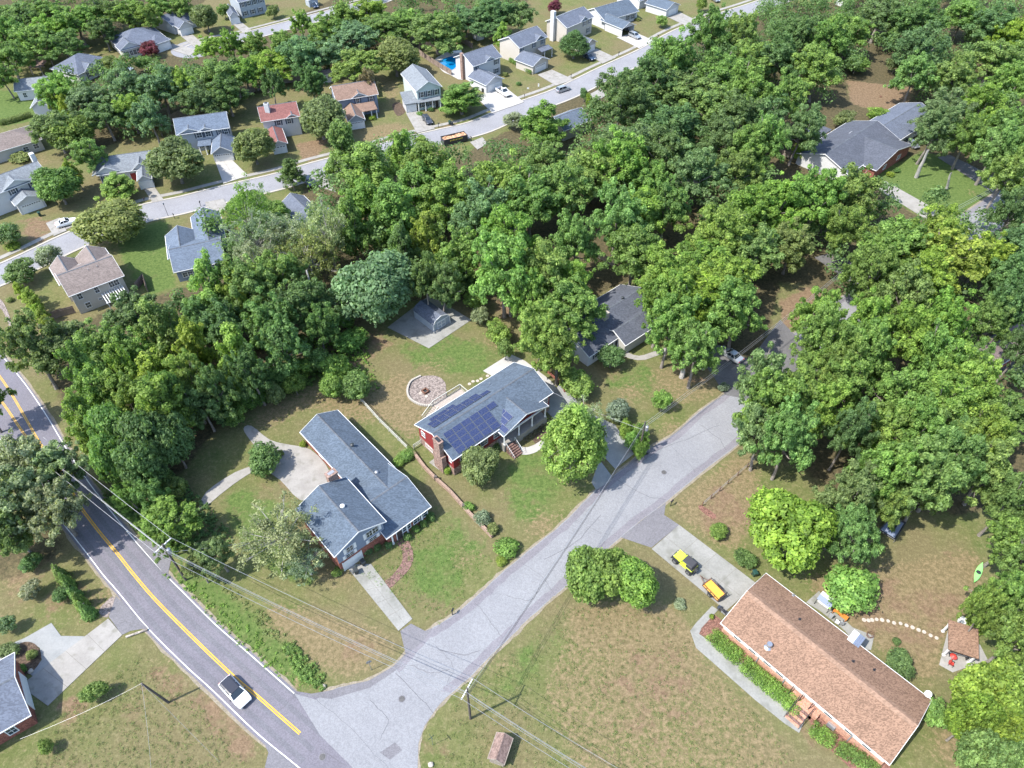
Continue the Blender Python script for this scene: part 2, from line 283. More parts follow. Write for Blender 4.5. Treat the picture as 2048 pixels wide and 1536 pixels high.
def ground():
    x0, x1, y0, y1, st = -225, 225, 12, 320, 1.0
    nx = int((x1 - x0) / st) + 1; ny = int((y1 - y0) / st) + 1
    X, Y = np.meshgrid(np.linspace(x0, x1, nx), np.linspace(y0, y1, ny))
    ch = np.zeros((ny, nx, 4))
    def inpoly(P):
        c = np.zeros(X.shape, bool); n = len(P)
        for i in range(n):
            ax, ay = P[i]; bx, by = P[i - 1]
            k = ((ay > Y) != (by > Y)) & (X < (bx - ax) * (Y - ay) / ((by - ay) + 1e-12) + ax); c ^= k
        return c
    # channels: 0 lush, 1 dry straw, 2 bare clay, 3 leaf litter
    polys = [
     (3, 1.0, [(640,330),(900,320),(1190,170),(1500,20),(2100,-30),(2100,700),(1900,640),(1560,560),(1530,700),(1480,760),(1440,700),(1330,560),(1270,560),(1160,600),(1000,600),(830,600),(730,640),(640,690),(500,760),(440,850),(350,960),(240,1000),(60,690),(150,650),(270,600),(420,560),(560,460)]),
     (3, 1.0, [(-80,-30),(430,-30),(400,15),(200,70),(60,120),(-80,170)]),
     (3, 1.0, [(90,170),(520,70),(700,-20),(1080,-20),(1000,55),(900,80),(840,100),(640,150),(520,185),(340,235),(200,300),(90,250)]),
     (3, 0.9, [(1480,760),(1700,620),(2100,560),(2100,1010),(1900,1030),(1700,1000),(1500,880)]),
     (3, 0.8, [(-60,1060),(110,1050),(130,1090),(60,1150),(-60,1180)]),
     (3, 0.0, [(1690,160),(1830,175),(1810,225),(1700,210)]), (3, 0.0, [(1740,350),(1850,300),(2010,370),(1960,430),(1850,440),(1760,390)]),
     (2, 0.9, [(1690,150),(1830,165),(1820,225),(1700,215)]), (0, 1.0, [(1740,350),(1850,300),(2010,370),(1960,430),(1850,440),(1760,390)]),
     (0, 0.9, [(-60,180),(25,180),(100,215),(90,240),(-60,260)]), (0, 0.8, [(230,460),(340,440),(350,560),(360,570),(300,600),(240,520)]),
     (0, 0.55, [(820,910),(865,1015),(900,1010),(1000,1100),(900,1130),(880,1040),(790,950)]),
     (0, 0.6, [(780,690),(900,660),(1010,700),(960,760),(900,750),(820,730)]), (0, 0.6, [(1020,900),(1090,890),(1140,960),(1100,1040),(1040,1060),(1000,1000)]), (0, 0.6, [(800,1100),(860,1080),(940,1150),(880,1240),(830,1200)]), (0, 0.5, [(1200,740),(1300,720),(1330,760),(1290,810),(1220,800)]),
     (0, 0.75, [(310,1120),(360,1180),(500,1300),(580,1385),(650,1390),(640,1340),(560,1290),(470,1190),(400,1140)]),
     (0, 0.8, [(440,1000),(500,960),(520,1010),(640,1160),(600,1180),(480,1100)]),
     (1, 0.8, [(1120,1210),(1330,1200),(1400,1260),(1380,1320),(1290,1330),(1180,1290)]),
     (1, 0.7, [(1340,1010),(1480,900),(1520,930),(1500,1040),(1480,1100),(1420,1090),(1370,1050)]), (2, 0.55, [(1400,990),(1480,930),(1500,1050),(1450,1090),(1390,1060)]),
     (1, 0.8, [(1600,1150),(1760,1130),(1960,1100),(1960,1200),(1890,1270),(1870,1380),(1760,1300),(1640,1210)]),
     (2, 0.7, [(250,1320),(340,1330),(480,1440),(540,1536),(480,1536),(400,1450),(300,1360)]),
     (2, 0.6, [(105,1400),(160,1375),(200,1410),(150,1440),(115,1470)]), (2, 0.5, [(1140,370),(1250,480),(1230,560),(1150,520)]),
     (1, 0.7, [(700,800),(800,740),(870,790),(830,890),(740,830)]), (2, 0.5, [(640,700),(760,650),(800,690),(700,760),(650,750)]),
     (1, 0.6, [(500,830),(640,760),(730,800),(740,860),(620,820),(500,870)]),
     (1, 0.75, [(540,1200),(760,1260),(800,1300),(700,1360),(600,1310),(520,1230)]),
     (1, 0.8, [(750,250),(800,245),(830,265),(790,285),(700,300)]), (1, 0.6, [(740,140),(800,160),(800,230),(770,200)]),
     (2, 0.8, [(590,285),(660,275),(640,320),(600,325)]), (2, 0.6, [(150,300),(180,320),(200,360),(180,350)]), (2, 0.7, [(40,430),(110,440),(90,500),(40,470)]),
     (1, 0.5, [(1290,740),(1440,700),(1450,790),(1330,830)]), (2, 0.45, [(1340,720),(1440,720),(1420,770),(1350,780)]),
     (1, 0.55, [(1130,1240),(1330,1230),(1480,1380),(1580,1500),(1500,1560),(1150,1560),(1080,1400)]), (2, 0.42, [(1200,1330),(1330,1260),(1380,1300),(1430,1480),(1300,1520),(1150,1420)]), (0, 0.45, [(1020,1290),(1110,1230),(1120,1330),(1020,1400),(960,1400)]),
     (2, 0.55, [(840,1480),(900,1475),(930,1536),(840,1536)]),
     (2, 0.5, [(1590,1150),(1760,1150),(1950,1180),(1900,1270),(1850,1330),(1740,1280),(1640,1210)]),
     (2, 0.9, [(1560,600),(1640,560),(1700,640),(1560,740)]), (2, 0.8, [(1690,870),(1640,960),(1700,1000),(1740,880)]), (2, 0.7, [(1160,410),(1190,400),(1250,560),(1180,540)]),
     (2, 0.7, [(980,560),(1040,560),(1040,640),(990,640)]), (2, 0.5, [(40,1060),(120,1060),(110,1130),(40,1120)]),
    ]
    for c, v, P in polys:
        k = inpoly(poly_w(P))
        if v == 0: ch[..., c][k] = 0
        else: ch[..., c][k] = np.maximum(ch[..., c][k], v)
    rs = np.random.RandomState(3)
    for c, n in ((0, 60), (1, 110), (2, 45)):          # many small irregular blotches
        for _ in range(n):
            px, py = rs.uniform(-50, 2100), rs.uniform(60, 1536) ** 1.0
            g = G(px, py); r = rs.uniform(0.8, 4.5); a = rs.uniform(0.3, 0.8)
            d = ((X - g.x) ** 2 + (Y - g.y) ** 2) / r ** 2
            ch[..., c] = np.maximum(ch[..., c], a * np.exp(-d))
    for it in range(3):
        ch[1:-1, 1:-1] = (ch[1:-1, 1:-1] * 2 + ch[:-2, 1:-1] + ch[2:, 1:-1] + ch[1:-1, :-2] + ch[1:-1, 2:]) / 6
    V = np.stack([X.ravel(), Y.ravel(), np.zeros(X.size)], 1)
    far = 5000.0
    ring = np.array([[x0, y0], [x1, y0], [x1, y1], [x0, y1]]); outer = np.array([[-far, -far], [far, -far], [far, far], [-far, far]])
    V = np.vstack([V, np.c_[ring, np.zeros(4)], np.c_[outer, np.zeros(4)]])
    i = np.arange((ny - 1) * (nx - 1)); r = i // (nx - 1); c = i % (nx - 1); a = r * nx + c
    Fq = np.stack([a, a + 1, a + nx + 1, a + nx], 1); b0 = nx * ny
    Fq = np.vstack([Fq, [[b0 + k, b0 + 4 + k, b0 + 4 + (k + 1) % 4, b0 + (k + 1) % 4] for k in range(4)]])
    me = bpy.data.meshes.new('ground'); me.vertices.add(len(V)); me.vertices.foreach_set('co', V.ravel())
    me.loops.add(Fq.size); me.loops.foreach_set('vertex_index', Fq.ravel().astype(np.int32)); me.polygons.add(len(Fq))
    me.polygons.foreach_set('loop_start', np.arange(0, Fq.size, 4, dtype=np.int32)); me.update(calc_edges=True)
    col = np.zeros((len(V), 4)); col[:nx * ny] = ch.reshape(-1, 4); col[nx * ny:, 3] = 1
    at = me.attributes.new('cover', 'FLOAT_COLOR', 'POINT'); at.data.foreach_set('color', col.ravel())
    o = bpy.data.objects.new('ground', me); C.objects.link(o); tag(o, kind='structure')
    m, t, b = nodes_mat('ground_cover'); N = t.nodes; L = t.links
    b.inputs['Roughness'].default_value = 1; b.inputs['Specular IOR Level'].default_value = 0.1
    geo = N.new('ShaderNodeNewGeometry'); P = geo.outputs['Position']
    att = N.new('ShaderNodeAttribute'); att.attribute_name = 'cover'
    sep = N.new('ShaderNodeSeparateColor'); L.new(att.outputs['Color'], sep.inputs[0])
    def noise(sc, det=5, ro=0.6):
        n = N.new('ShaderNodeTexNoise'); n.inputs['Scale'].default_value = sc; n.inputs['Detail'].default_value = det; n.inputs['Roughness'].default_value = ro; L.new(P, n.inputs['Vector']); return n.outputs[0]
    def maprange(x, a, b_, c=0, d=1):
        n = N.new('ShaderNodeMapRange'); n.inputs[1].default_value = a; n.inputs[2].default_value = b_; n.inputs[3].default_value = c; n.inputs[4].default_value = d; L.new(x, n.inputs[0]); return n.outputs[0]
    def mix(f, a, b_):
        n = N.new('ShaderNodeMix'); n.data_type = 'RGBA'; L.new(f, n.inputs[0])
        for k, v in ((6, a), (7, b_)):
            if isinstance(v, tuple): n.inputs[k].default_value = (*v, 1)
            else: L.new(v, n.inputs[k])
        return n.outputs[2]
    def math_(op, a, b_):
        n = N.new('ShaderNodeMath'); n.operation = op
        for k, v in enumerate((a, b_)):
            if isinstance(v, float): n.inputs[k].default_value = v
            else: L.new(v, n.inputs[k])
        return n.outputs[0]
    n_big = noise(0.06, 4); n_mid = noise(0.35, 6, 0.7); n_sm = noise(1.6, 6, 0.75); n_f = noise(4.6, 4, 0.8)
    base = mix(maprange(n_mid, 0.35, 0.65), (0.080, 0.100, 0.032), (0.122, 0.124, 0.050))
    base = mix(maprange(n_big, 0.42, 0.6), base, (0.125, 0.108, 0.055))
    straw = mix(maprange(n_sm, 0.52, 0.68), base, (0.15, 0.132, 0.07))
    lushc = mix(maprange(n_sm, 0.35, 0.65), (0.055, 0.092, 0.024), (0.098, 0.132, 0.040))
    dryc = mix(maprange(n_sm, 0.35, 0.62), (0.11, 0.092, 0.045), (0.178, 0.138, 0.078))
    clay = mix(maprange(n_sm, 0.35, 0.65), (0.12, 0.082, 0.05), (0.178, 0.126, 0.08))
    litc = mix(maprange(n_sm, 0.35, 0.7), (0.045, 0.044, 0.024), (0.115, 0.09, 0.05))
    def mask(s, k):        # noise eats into the soft mask so borders come out ragged
        return maprange(math_('ADD', s, math_('MULTIPLY', math_('SUBTRACT', n_mid if k else n_sm, 0.5), 1.7)), 0.34, 0.62)
    col = straw
    col = mix(mask(sep.outputs[0], 1), col, lushc)
    col = mix(mask(sep.outputs[1], 0), col, dryc)
    col = mix(mask(sep.outputs[2], 1), col, clay)
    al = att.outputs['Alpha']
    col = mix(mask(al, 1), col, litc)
    fine = maprange(n_f, 0.25, 0.75, 0.66, 1.34)
    sm = maprange(n_sm, 0.3, 0.7, 0.82, 1.16)
    sc = N.new('ShaderNodeVectorMath'); sc.operation = 'SCALE'; L.new(col, sc.inputs[0]); L.new(math_('MULTIPLY', fine, sm), sc.inputs['Scale'])
    L.new(sc.outputs[0], b.inputs['Base Color'])
    bp = N.new('ShaderNodeBump'); bp.inputs['Strength'].default_value = 0.7; bp.inputs['Distance'].default_value = 0.08
    L.new(math_('ADD', n_f, n_sm), bp.inputs['Height']); L.new(bp.outputs[0], b.inputs['Normal'])
    me.materials.append(m)
ground()

# ---------------------------------------------------------------- main road
LEFT = [(-160,720),(-60,810),(0,880),(40,930),(80,985),(122,1043),(150,1078),(185,1123),(207,1152),(235,1184),(295,1257),(370,1332),(425,1382),(512,1466),(597,1536),(720,1640)]
RIGHT = [(-100,600),(-40,655),(0,705),(51,768),(92,828),(125,883),(170,953),(217,1015),(270,1080),(335,1152),(367,1184),(430,1247),(490,1299),(540,1343),(589,1386)]
Lw = smooth_path(poly_w(LEFT), 4); Rw = smooth_path(poly_w(RIGHT), 4)
FAR = [G(700,1470).xy, G(900,1620).xy]
outline = offset(Lw, -0.35) + [Vector((G(900,1700)).xy)] + list(reversed(offset(Rw, 0.35) + FAR))
def road(name, P, z, m, lab=None):
    o = MB().prism([(p[0], p[1]) for p in P], z - 0.05, z).build(name, M[m]); tag(o, lab, kind='structure'); return o
outline = jag(offset(Lw, -0.32), 0.05) + [G(760,1700).xy, G(1000,1700).xy] + [G(835,1560).xy, G(834,1536).xy, G(835,1487).xy, G(847,1452).xy, G(700,1400).xy] + list(reversed(jag(offset(Rw, 0.30), 0.05)))
main = road('main_road', outline, 0.030, 'main_asphalt', 'two lane main road with yellow centre lines crossing the lower left')
def line(name, path, wdt, z, m):
    o = strip(MB(), offset(path, wdt / 2), offset(path, -wdt / 2), z - 0.004, z).build(name, M[m], parent=main); return o
main['_o'] = [0, 0, 0]
line('edge_line', offset(Lw, 0.06), 0.13, 0.038, 'white_line'); line('edge_line', offset(Rw, -0.06), 0.13, 0.038, 'white_line')
YC = smooth_path(poly_w([(146,992),(160,1013),(198,1063),(237,1110),(270,1152),(317,1206),(405,1294),(475,1360),(512,1390),(560,1432),(600,1467)]), 5)
for s in (-1, 1): line('centre_line', offset(YC, s * 0.13), 0.15, 0.038, 'yellow_line')
for pts in ([(-40,745),(10,812),(52,873),(100,930),(140,985)], [(-40,700),(17,778),(78,883),(118,938),(147,985)]):
    p = smooth_path(poly_w(pts), 5)
    for s in (-1, 1): line('gore_line', offset(p, s * 0.11), 0.12, 0.038, 'yellow_line')
MB().prism([tuple(G(*p).xy) for p in [(139,975),(146,972),(152,990),(146,992)]], 0.034, 0.0385).build('gore_tip', M['yellow_line'], parent=main)

# ---------------------------------------------------------------- side street
SL = [(600,1391),(630,1400),(662,1380),(697,1371),(737,1361),(787,1333),(812,1307),(838,1275),(870,1253),(912,1227),(962,1184),(997,1152),(1056,1103),(1124,1048),(1164,1008),(1206,968),(1262,925),(1316,886),(1346,870),(1399,823),(1449,788),(1490,752),(1560,690),(1640,625),(1740,555),(1860,472),(1960,405),(2120,300)]
SR = [(834,1560),(834,1536),(835,1487),(847,1452),(869,1420),(902,1387),(947,1347),(987,1305),(1024,1272),(1051,1244),(1099,1200),(1124,1180),(1180,1128),(1241,1075),(1290,1036),(1331,1005),(1399,948),(1476,889),(1520,850),(1590,785),(1660,715),(1760,635),(1880,545),(1990,462),(2150,350)]
a = jag(smooth_path(poly_w(SL), 4), 0.07); b_ = jag(smooth_path(poly_w(SR), 4), 0.07)
side = road('side_street', a + list(reversed(b_)) + [G(700,1660).xy, G(600,1536).xy, G(520,1430).xy, G(560,1385).xy][:0] + [], 0.036, 'side_asphalt', 'narrow side street joining the main road and running up to the right')
# throat of the junction between the two roads
for path_, s_ in ((offset(smooth_path(poly_w(SL), 4), .1), 1), (offset(smooth_path(poly_w(SR), 4), -.1), -1), (offset(Rw, .35), 1), (offset(Lw, -.35), -1)):
    k_ = strip(MB(), jag(offset(path_, s_ * .28), .12), jag(offset(path_, -s_ * .45), .02), 0.0, .024); o_ = k_.build('road_edge', M['sandy_edge']); tag(o_, kind='structure')
road('junction', [tuple(G(*p).xy) for p in [(589,1387),(640,1402),(700,1376),(760,1370),(900,1385),(872,1418),(849,1452),(837,1487),(835,1540),(838,1600),(760,1600),(700,1530),(640,1470)]], 0.0445, 'side_asphalt')
for nm, pts in (('apron', [(662,1381),(600,1391),(664,1398),(740,1375),(800,1335),(812,1307),(787,1333),(737,1361),(697,1371)]),
                ('apron', [(812,1310),(800,1262),(822,1248),(850,1262),(866,1256),(846,1283),(835,1292)]),
                ('apron', [(1186,990),(1199,972),(1218,960),(1246,940),(1276,908),(1300,905),(1316,886),(1262,928),(1206,972)]),
                ('apron', [(1241,1075),(1290,1036),(1331,1005),(1328,1030),(1358,1050),(1303,1096),(1275,1086)]),
                ('apron', [(232,1192),(295,1256),(262,1262),(245,1270),(217,1234)]), ('apron', [(270,1080),(335,1155),(345,1110),(320,1090),(300,1078)]),
                ('apron', [(525,1478),(600,1542),(560,1560),(530,1536),(537,1505)])):
    sheet(nm, pts, 0.0490, 'old_asphalt', jagged=0.05)
sheet('asphalt_patch', [(760,1505),(790,1485),(805,1500),(780,1520)], 0.0490, 'old_asphalt')
for k, p in enumerate([(1328,945),(804,1398),(645,1514)]):
    g = G(*p); r = root('manhole_cover', ['round iron manhole cover on the side street beside the driveway apron', 'round iron manhole cover in the mouth of the junction', 'round iron manhole cover on the main road at the bottom edge'][k], 'manhole cover', (g.x, g.y, 0.04), 'iron manhole covers')
    MB().tube((g.x, g.y, 0.03), (g.x, g.y, 0.053), 0.46, n=24).build('rim', M['old_asphalt'], r)
    MB().tube((g.x, g.y, 0.03), (g.x, g.y, 0.057), 0.36, n=24).build('cover', M['cast_iron'], r)

# wear: wheel paths, weathered shoulders and tar filled cracks
mid = smooth_path(poly_w([(122,1043),(185,1123),(295,1257),(425,1382),(597,1536)]), 6)
for d_ in (.9, 2.4, 4.3, 5.8):
    p_ = offset(mid, d_); strip(MB(), jag(offset(p_, .33), .03), jag(offset(p_, -.33), .03), 0.030, 0.0345).build('wheel_track', M['worn_asphalt'], parent=main)
for path_, s_ in ((smooth_path(poly_w(SL), 4)[20:], -1), (smooth_path(poly_w(SR), 4)[16:], 1)):
    o_ = strip(MB(), jag(offset(path_, s_ * .12), .04), jag(offset(path_, s_ * 1.15), .13), 0.036, 0.0403).build('weathered_shoulder', M['shoulder_asphalt']); tag(o_, kind='structure')
rc = random.Random(4)
def crack(pts, w_=.035, z=.0535):
    p_ = smooth_path(poly_w(pts), 5); p_ = [q + Vector((rc.uniform(-.12, .12), rc.uniform(-.12, .12))) for q in p_]
    o_ = strip(MB(), offset(p_, w_ / 2), offset(p_, -w_ / 2), z - .003, z).build('tar_crack', M['tar'], parent=main)
for pts in ([(625,1392),(700,1455),(760,1520),(800,1560)], [(790,1345),(840,1395),(866,1425)], [(870,1290),(905,1330),(895,1370)], [(950,1205),(990,1255),(1005,1275)], [(1045,1125),(1080,1150),(1108,1185)], [(1010,1190),(1060,1200),(1080,1170)], [(1150,1040),(1200,1065),(1236,1072)],
            [(1235,960),(1290,990),(1330,1000)], [(1340,890),(1380,930),(1390,945)], [(1300,905),(1370,880),(1440,850)], [(740,1400),(775,1440),(760,1480)], [(820,1330),(860,1345),(900,1340)], [(1090,1120),(1150,1085),(1200,1030)], [(880,1300),(930,1310),(960,1300)], [(1400,850),(1440,880),(1450,900)]): crack(pts, rc.choice((.03, .045, .06)))
crack([(560,1420),(590,1395)], .04); crack([(640,1500),(690,1530)], .04)
# ---------------------------------------------------------------- estate streets, kerbs, pavements
EST = [(-120,600),(-60,573),(0,550),(60,523),(150,480),(274,431),(365,410),(450,388),(560,362),(636,339),(740,312),(800,293),(870,276),(950,257),(1000,237),(1060,212),(1130,186),(1220,142),(1300,105),(1365,68),(1450,35),(1520,12),(1650,-35)]
ew = smooth_path(poly_w(EST), 4)
def street(path, hw, name, z=0.03, walk=True, lab=None):
    o = strip(MB(), offset(path, hw), offset(path, -hw), z - 0.05, z).build(name, M['estate_asphalt']); tag(o, lab, kind='structure')
    for s in (-1, 1):
        k = strip(MB(), offset(path, s * hw + (0.55 if s > 0 else 0)), offset(path, s * hw - (0 if s > 0 else 0.55)), -0.05, 0.12).build('kerb', M['curb_stone']); tag(k, kind='structure')
    if walk:
        k = strip(MB(), offset(path, hw + 3.1), offset(path, hw + 1.8), -0.05, 0.07).build('pavement', M['concrete']); tag(k, kind='structure')
street(ew, 3.9, 'estate_street', lab='pale grey estate street curving across the upper part')
e2 = smooth_path(poly_w([(385,100),(400,94),(430,86),(480,76),(512,68),(580,50),(665,27),(760,0),(860,-40)]), 4)
street(e2, 3.6, 'cul_de_sac', lab='short estate street ending in a turning circle at upper left')
g = G(392, 97); MB().tube((g.x, g.y, -0.02), (g.x, g.y, 0.034), 8, n=32).build('turning_circle', M['estate_asphalt'])['kind'] = 'structure'

# ---------------------------------------------------------------- driveways and paths
def drive(label, q, nu, nv, m='concrete', z=0.07, base=True, gap=0.04, name='driveway'):
    """q: four corners (photo points); a grid of cast slabs, each one a part"""
    q = [G(*p).xy if not isinstance(p, Vector) else p for p in q]
    bl = lambda u, v: q[0] * (1 - u) * (1 - v) + q[1] * u * (1 - v) + q[2] * u * v + q[3] * (1 - u) * v
    c = bl(.5, .5); bm = MB().prism([tuple(p) for p in q], 0, z - 0.015)
    o = bm.build(name, M['joint']); o['_o'] = [0, 0, 0]; tag(o, label, kind='structure')
    lu = (q[1] - q[0]).length; lv = (q[3] - q[0]).length; gu, gv = gap / lu / 2, gap / lv / 2
    for i in range(nu):
        for j in range(nv):
            P = [bl(i / nu + gu, j / nv + gv), bl((i + 1) / nu - gu, j / nv + gv), bl((i + 1) / nu - gu, (j + 1) / nv - gv), bl(i / nu + gu, (j + 1) / nv - gv)]
            MB().prism([tuple(p) for p in P], z - 0.02, z + rnd(-0.004, 0.006)).build('slab', M[m], o)
    return o
drive('concrete driveway with the lime off-roader and orange trailer', [(1303,1098),(1358,1050),(1514,1168),(1452,1222)], 2, 4, 'aged_concrete')
drive('narrow concrete driveway below the split level house', [(690,1130),(742,1128),(825,1238),(797,1262)], 2, 5, 'aged_concrete')
sheet('driveway', [(1125,760),(1165,820),(1230,850),(1268,908),(1230,938),(1200,905),(1150,880),(1085,815)], 0.07, 'grey_concrete', label='concrete driveway right of the solar house')
sheet('driveway', [(1199,920),(1223,952),(1223,962),(1192,980),(1183,965)], 0.075, 'grey_concrete')
drive('wide pale concrete driveway at lower left', [(33,1380),(62,1342),(217,1237),(245,1270)][:0] or [(40,1372),(217,1237),(245,1270),(96,1412)], 4, 1, 'concrete')
sheet('driveway', [(175,1273),(122,1272),(103,1246),(50,1276),(-30,1310),(-30,1345),(0,1320),(38,1290),(60,1284),(80,1296),(84,1320),(60,1348),(70,1355)], 0.050, 'grey_concrete', label='curved turning bay beside the lower left driveway')
sheet('driveway', [(487,858),(503,852),(540,880),(580,890),(622,900),(660,945),(650,1000),(600,1000),(560,960),(520,940),(480,960),(440,990),(400,1022),(412,985),(470,945),(520,925),(515,900),(500,880)], 0.066, 'concrete', smooth=3, label='pale parking court and drive behind the L shaped house')
sheet('slab_path', [(1003,885),(1018,897),(1033,905),(1052,910),(1075,903),(1090,888),(1088,878),(1070,889),(1052,895),(1035,890),(1022,882),(1012,874)], 0.06, 'bright_concrete', smooth=3)
sheet('rear_terrace', [(966,742),(1020,708),(1050,722),(1100,760),(1128,795),(1120,810),(1060,745),(1030,727),(985,753)], 0.06, 'bright_concrete')
drive('square grey concrete pad under the gambrel shed', [(775,655),(860,590),(943,640),(858,697)], 4, 2, 'aged_concrete')
sheet('garden_path', [(1380,1262),(1392,1246),(1424,1212),(1436,1220),(1403,1256),(1398,1268),(1420,1283),(1480,1325),(1540,1373),(1598,1423),(1612,1435),(1598,1466),(1570,1448),(1510,1400),(1440,1338),(1392,1296)], 0.055, 'aged_concrete', label='concrete path bordering the planted bed of the ranch house')
sheet('planting_bed', [(1388,1262),(1400,1248),(1424,1226),(1449,1244),(1540,1322),(1640,1410),(1620,1440),(1600,1420),(1560,1385),(1480,1322),(1420,1280)], 0.03, 'mulch')
sheet('planting_bed', [(1612,1430),(1640,1412),(1780,1530),(1780,1550),(1700,1536),(1640,1480)], 0.03, 'mulch')
sheet('patio', [(1612,1205),(1638,1182),(1660,1212),(1705,1255),(1748,1272),(1742,1300),(1722,1300),(1690,1262),(1640,1222)], 0.05, 'aged_concrete', label='concrete patio behind the ranch house')
sheet('brick_path', [(786,1066),(800,1066),(813,1077),(822,1092),(827,1112),(823,1130),(812,1147),(795,1163),(780,1176),(766,1168),(783,1152),(797,1136),(805,1120),(804,1104),(797,1090),(784,1080)], 0.05, 'path_brick', smooth=3, label='curved red brick path at the split level house')
sheet('path', [(-20,600),(0,598),(12,615),(22,640),(30,660),(24,668),(14,640),(2,618),(-20,608)], 0.05, 'gravel', smooth=3)
sheet('garden_path', [(1228,690),(1242,708),(1262,718),(1290,720),(1330,705),(1345,700),(1330,696),(1300,706),(1278,712),(1258,706),(1246,692)], 0.055, 'concrete', smooth=2)
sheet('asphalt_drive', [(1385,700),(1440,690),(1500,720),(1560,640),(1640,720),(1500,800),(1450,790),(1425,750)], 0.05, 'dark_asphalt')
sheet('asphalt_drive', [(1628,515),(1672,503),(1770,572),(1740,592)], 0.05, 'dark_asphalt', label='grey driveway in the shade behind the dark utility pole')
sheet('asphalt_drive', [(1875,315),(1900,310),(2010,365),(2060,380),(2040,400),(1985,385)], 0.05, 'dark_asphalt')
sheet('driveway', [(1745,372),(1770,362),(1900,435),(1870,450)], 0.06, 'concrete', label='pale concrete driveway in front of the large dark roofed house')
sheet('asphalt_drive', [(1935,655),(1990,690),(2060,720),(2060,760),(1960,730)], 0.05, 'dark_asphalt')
for lab, q in (('two car concrete driveway of the white garage', [(430,322),(462,318),(497,352),(447,368)]), ('concrete driveway of the grey two storey house with dark car', [(812,227),(838,223),(870,258),(834,267)]),
          ('wide white driveway with the white pickup', [(950,193),(1012,176),(1048,205),(985,227)]), ('concrete driveway beside the clipped hedge', [(1075,150),(1104,140),(1148,160),(1112,172)]),
          ('concrete driveway behind the tall conical tree', [(1172,105),(1193,98),(1232,116),(1205,128)]), ('white driveway with the silver estate car', [(1233,75),(1272,66),(1308,82),(1278,97)]),
          ('concrete driveway at the top right of the estate', [(1336,35),(1360,25),(1398,44),(1376,54)]), ('concrete driveway of the low house with parked pale car', [(283,372),(303,366),(328,400),(305,405)]),
          ('light driveway beside the tan roofed house', [(92,447),(120,436),(134,462),(108,473)]), ('drive beside the red maple', [(318,92),(345,88),(395,100),(380,112)]),
          ('narrow driveway at the top left cul-de-sac', [(362,73),(386,70),(410,92),(395,100)]), ('driveway by the blue grey shuttered house', [(465,48),(482,44),(505,62),(488,68)]),
          ('short pale driveway beside the sparse brown tree', [(940,285),(965,275),(975,288),(955,300)]), ('short pale driveway beneath the oak wood', [(1168,195),(1200,178),(1215,190),(1190,205)]), ('pale driveway above the blue grey roof', [(410,405),(448,398),(458,420),(420,430)]), ('pale driveway above the grey L roof', [(605,362),(650,352),(672,385),(640,375)])):
    drive(lab, q, 2, 2, 'bright_concrete' if 'white' in lab else 'concrete', z=0.14)
sheet('mulch_bed', [(30,1295),(50,1284),(70,1288),(82,1305),(80,1325),(62,1345),(35,1350),(20,1320)], 0.072, 'dark_mulch', smooth=3)
sheet('mulch_bed', [(1065,880),(1080,858),(1092,850),(1095,868),(1075,892)], 0.02, 'dark_mulch'); sheet('mulch_bed', [(784,210),(800,205),(812,222),(795,232)], 0.02, 'dark_mulch', smooth=3)
sheet('mulch_bed', [(1400,965),(1370,993),(1376,997),(1480,912)][:0] or [(1402,1010),(1432,1030),(1425,1038),(1398,1018)], 0.02, 'mulch', smooth=2)
sheet('gravel_patch', [(205,1210),(228,1190),(232,1196),(215,1235),(198,1225)], 0.02, 'gravel', smooth=2)
# round gravel fire pit area behind the solar house
g = G(855, 782)
sheet('fire_pit_gravel', [(815,790),(820,765),(842,753),(872,752),(888,762),(892,775),(890,800),(870,812),(845,810),(825,803)], 0.03, 'gravel', smooth=4)
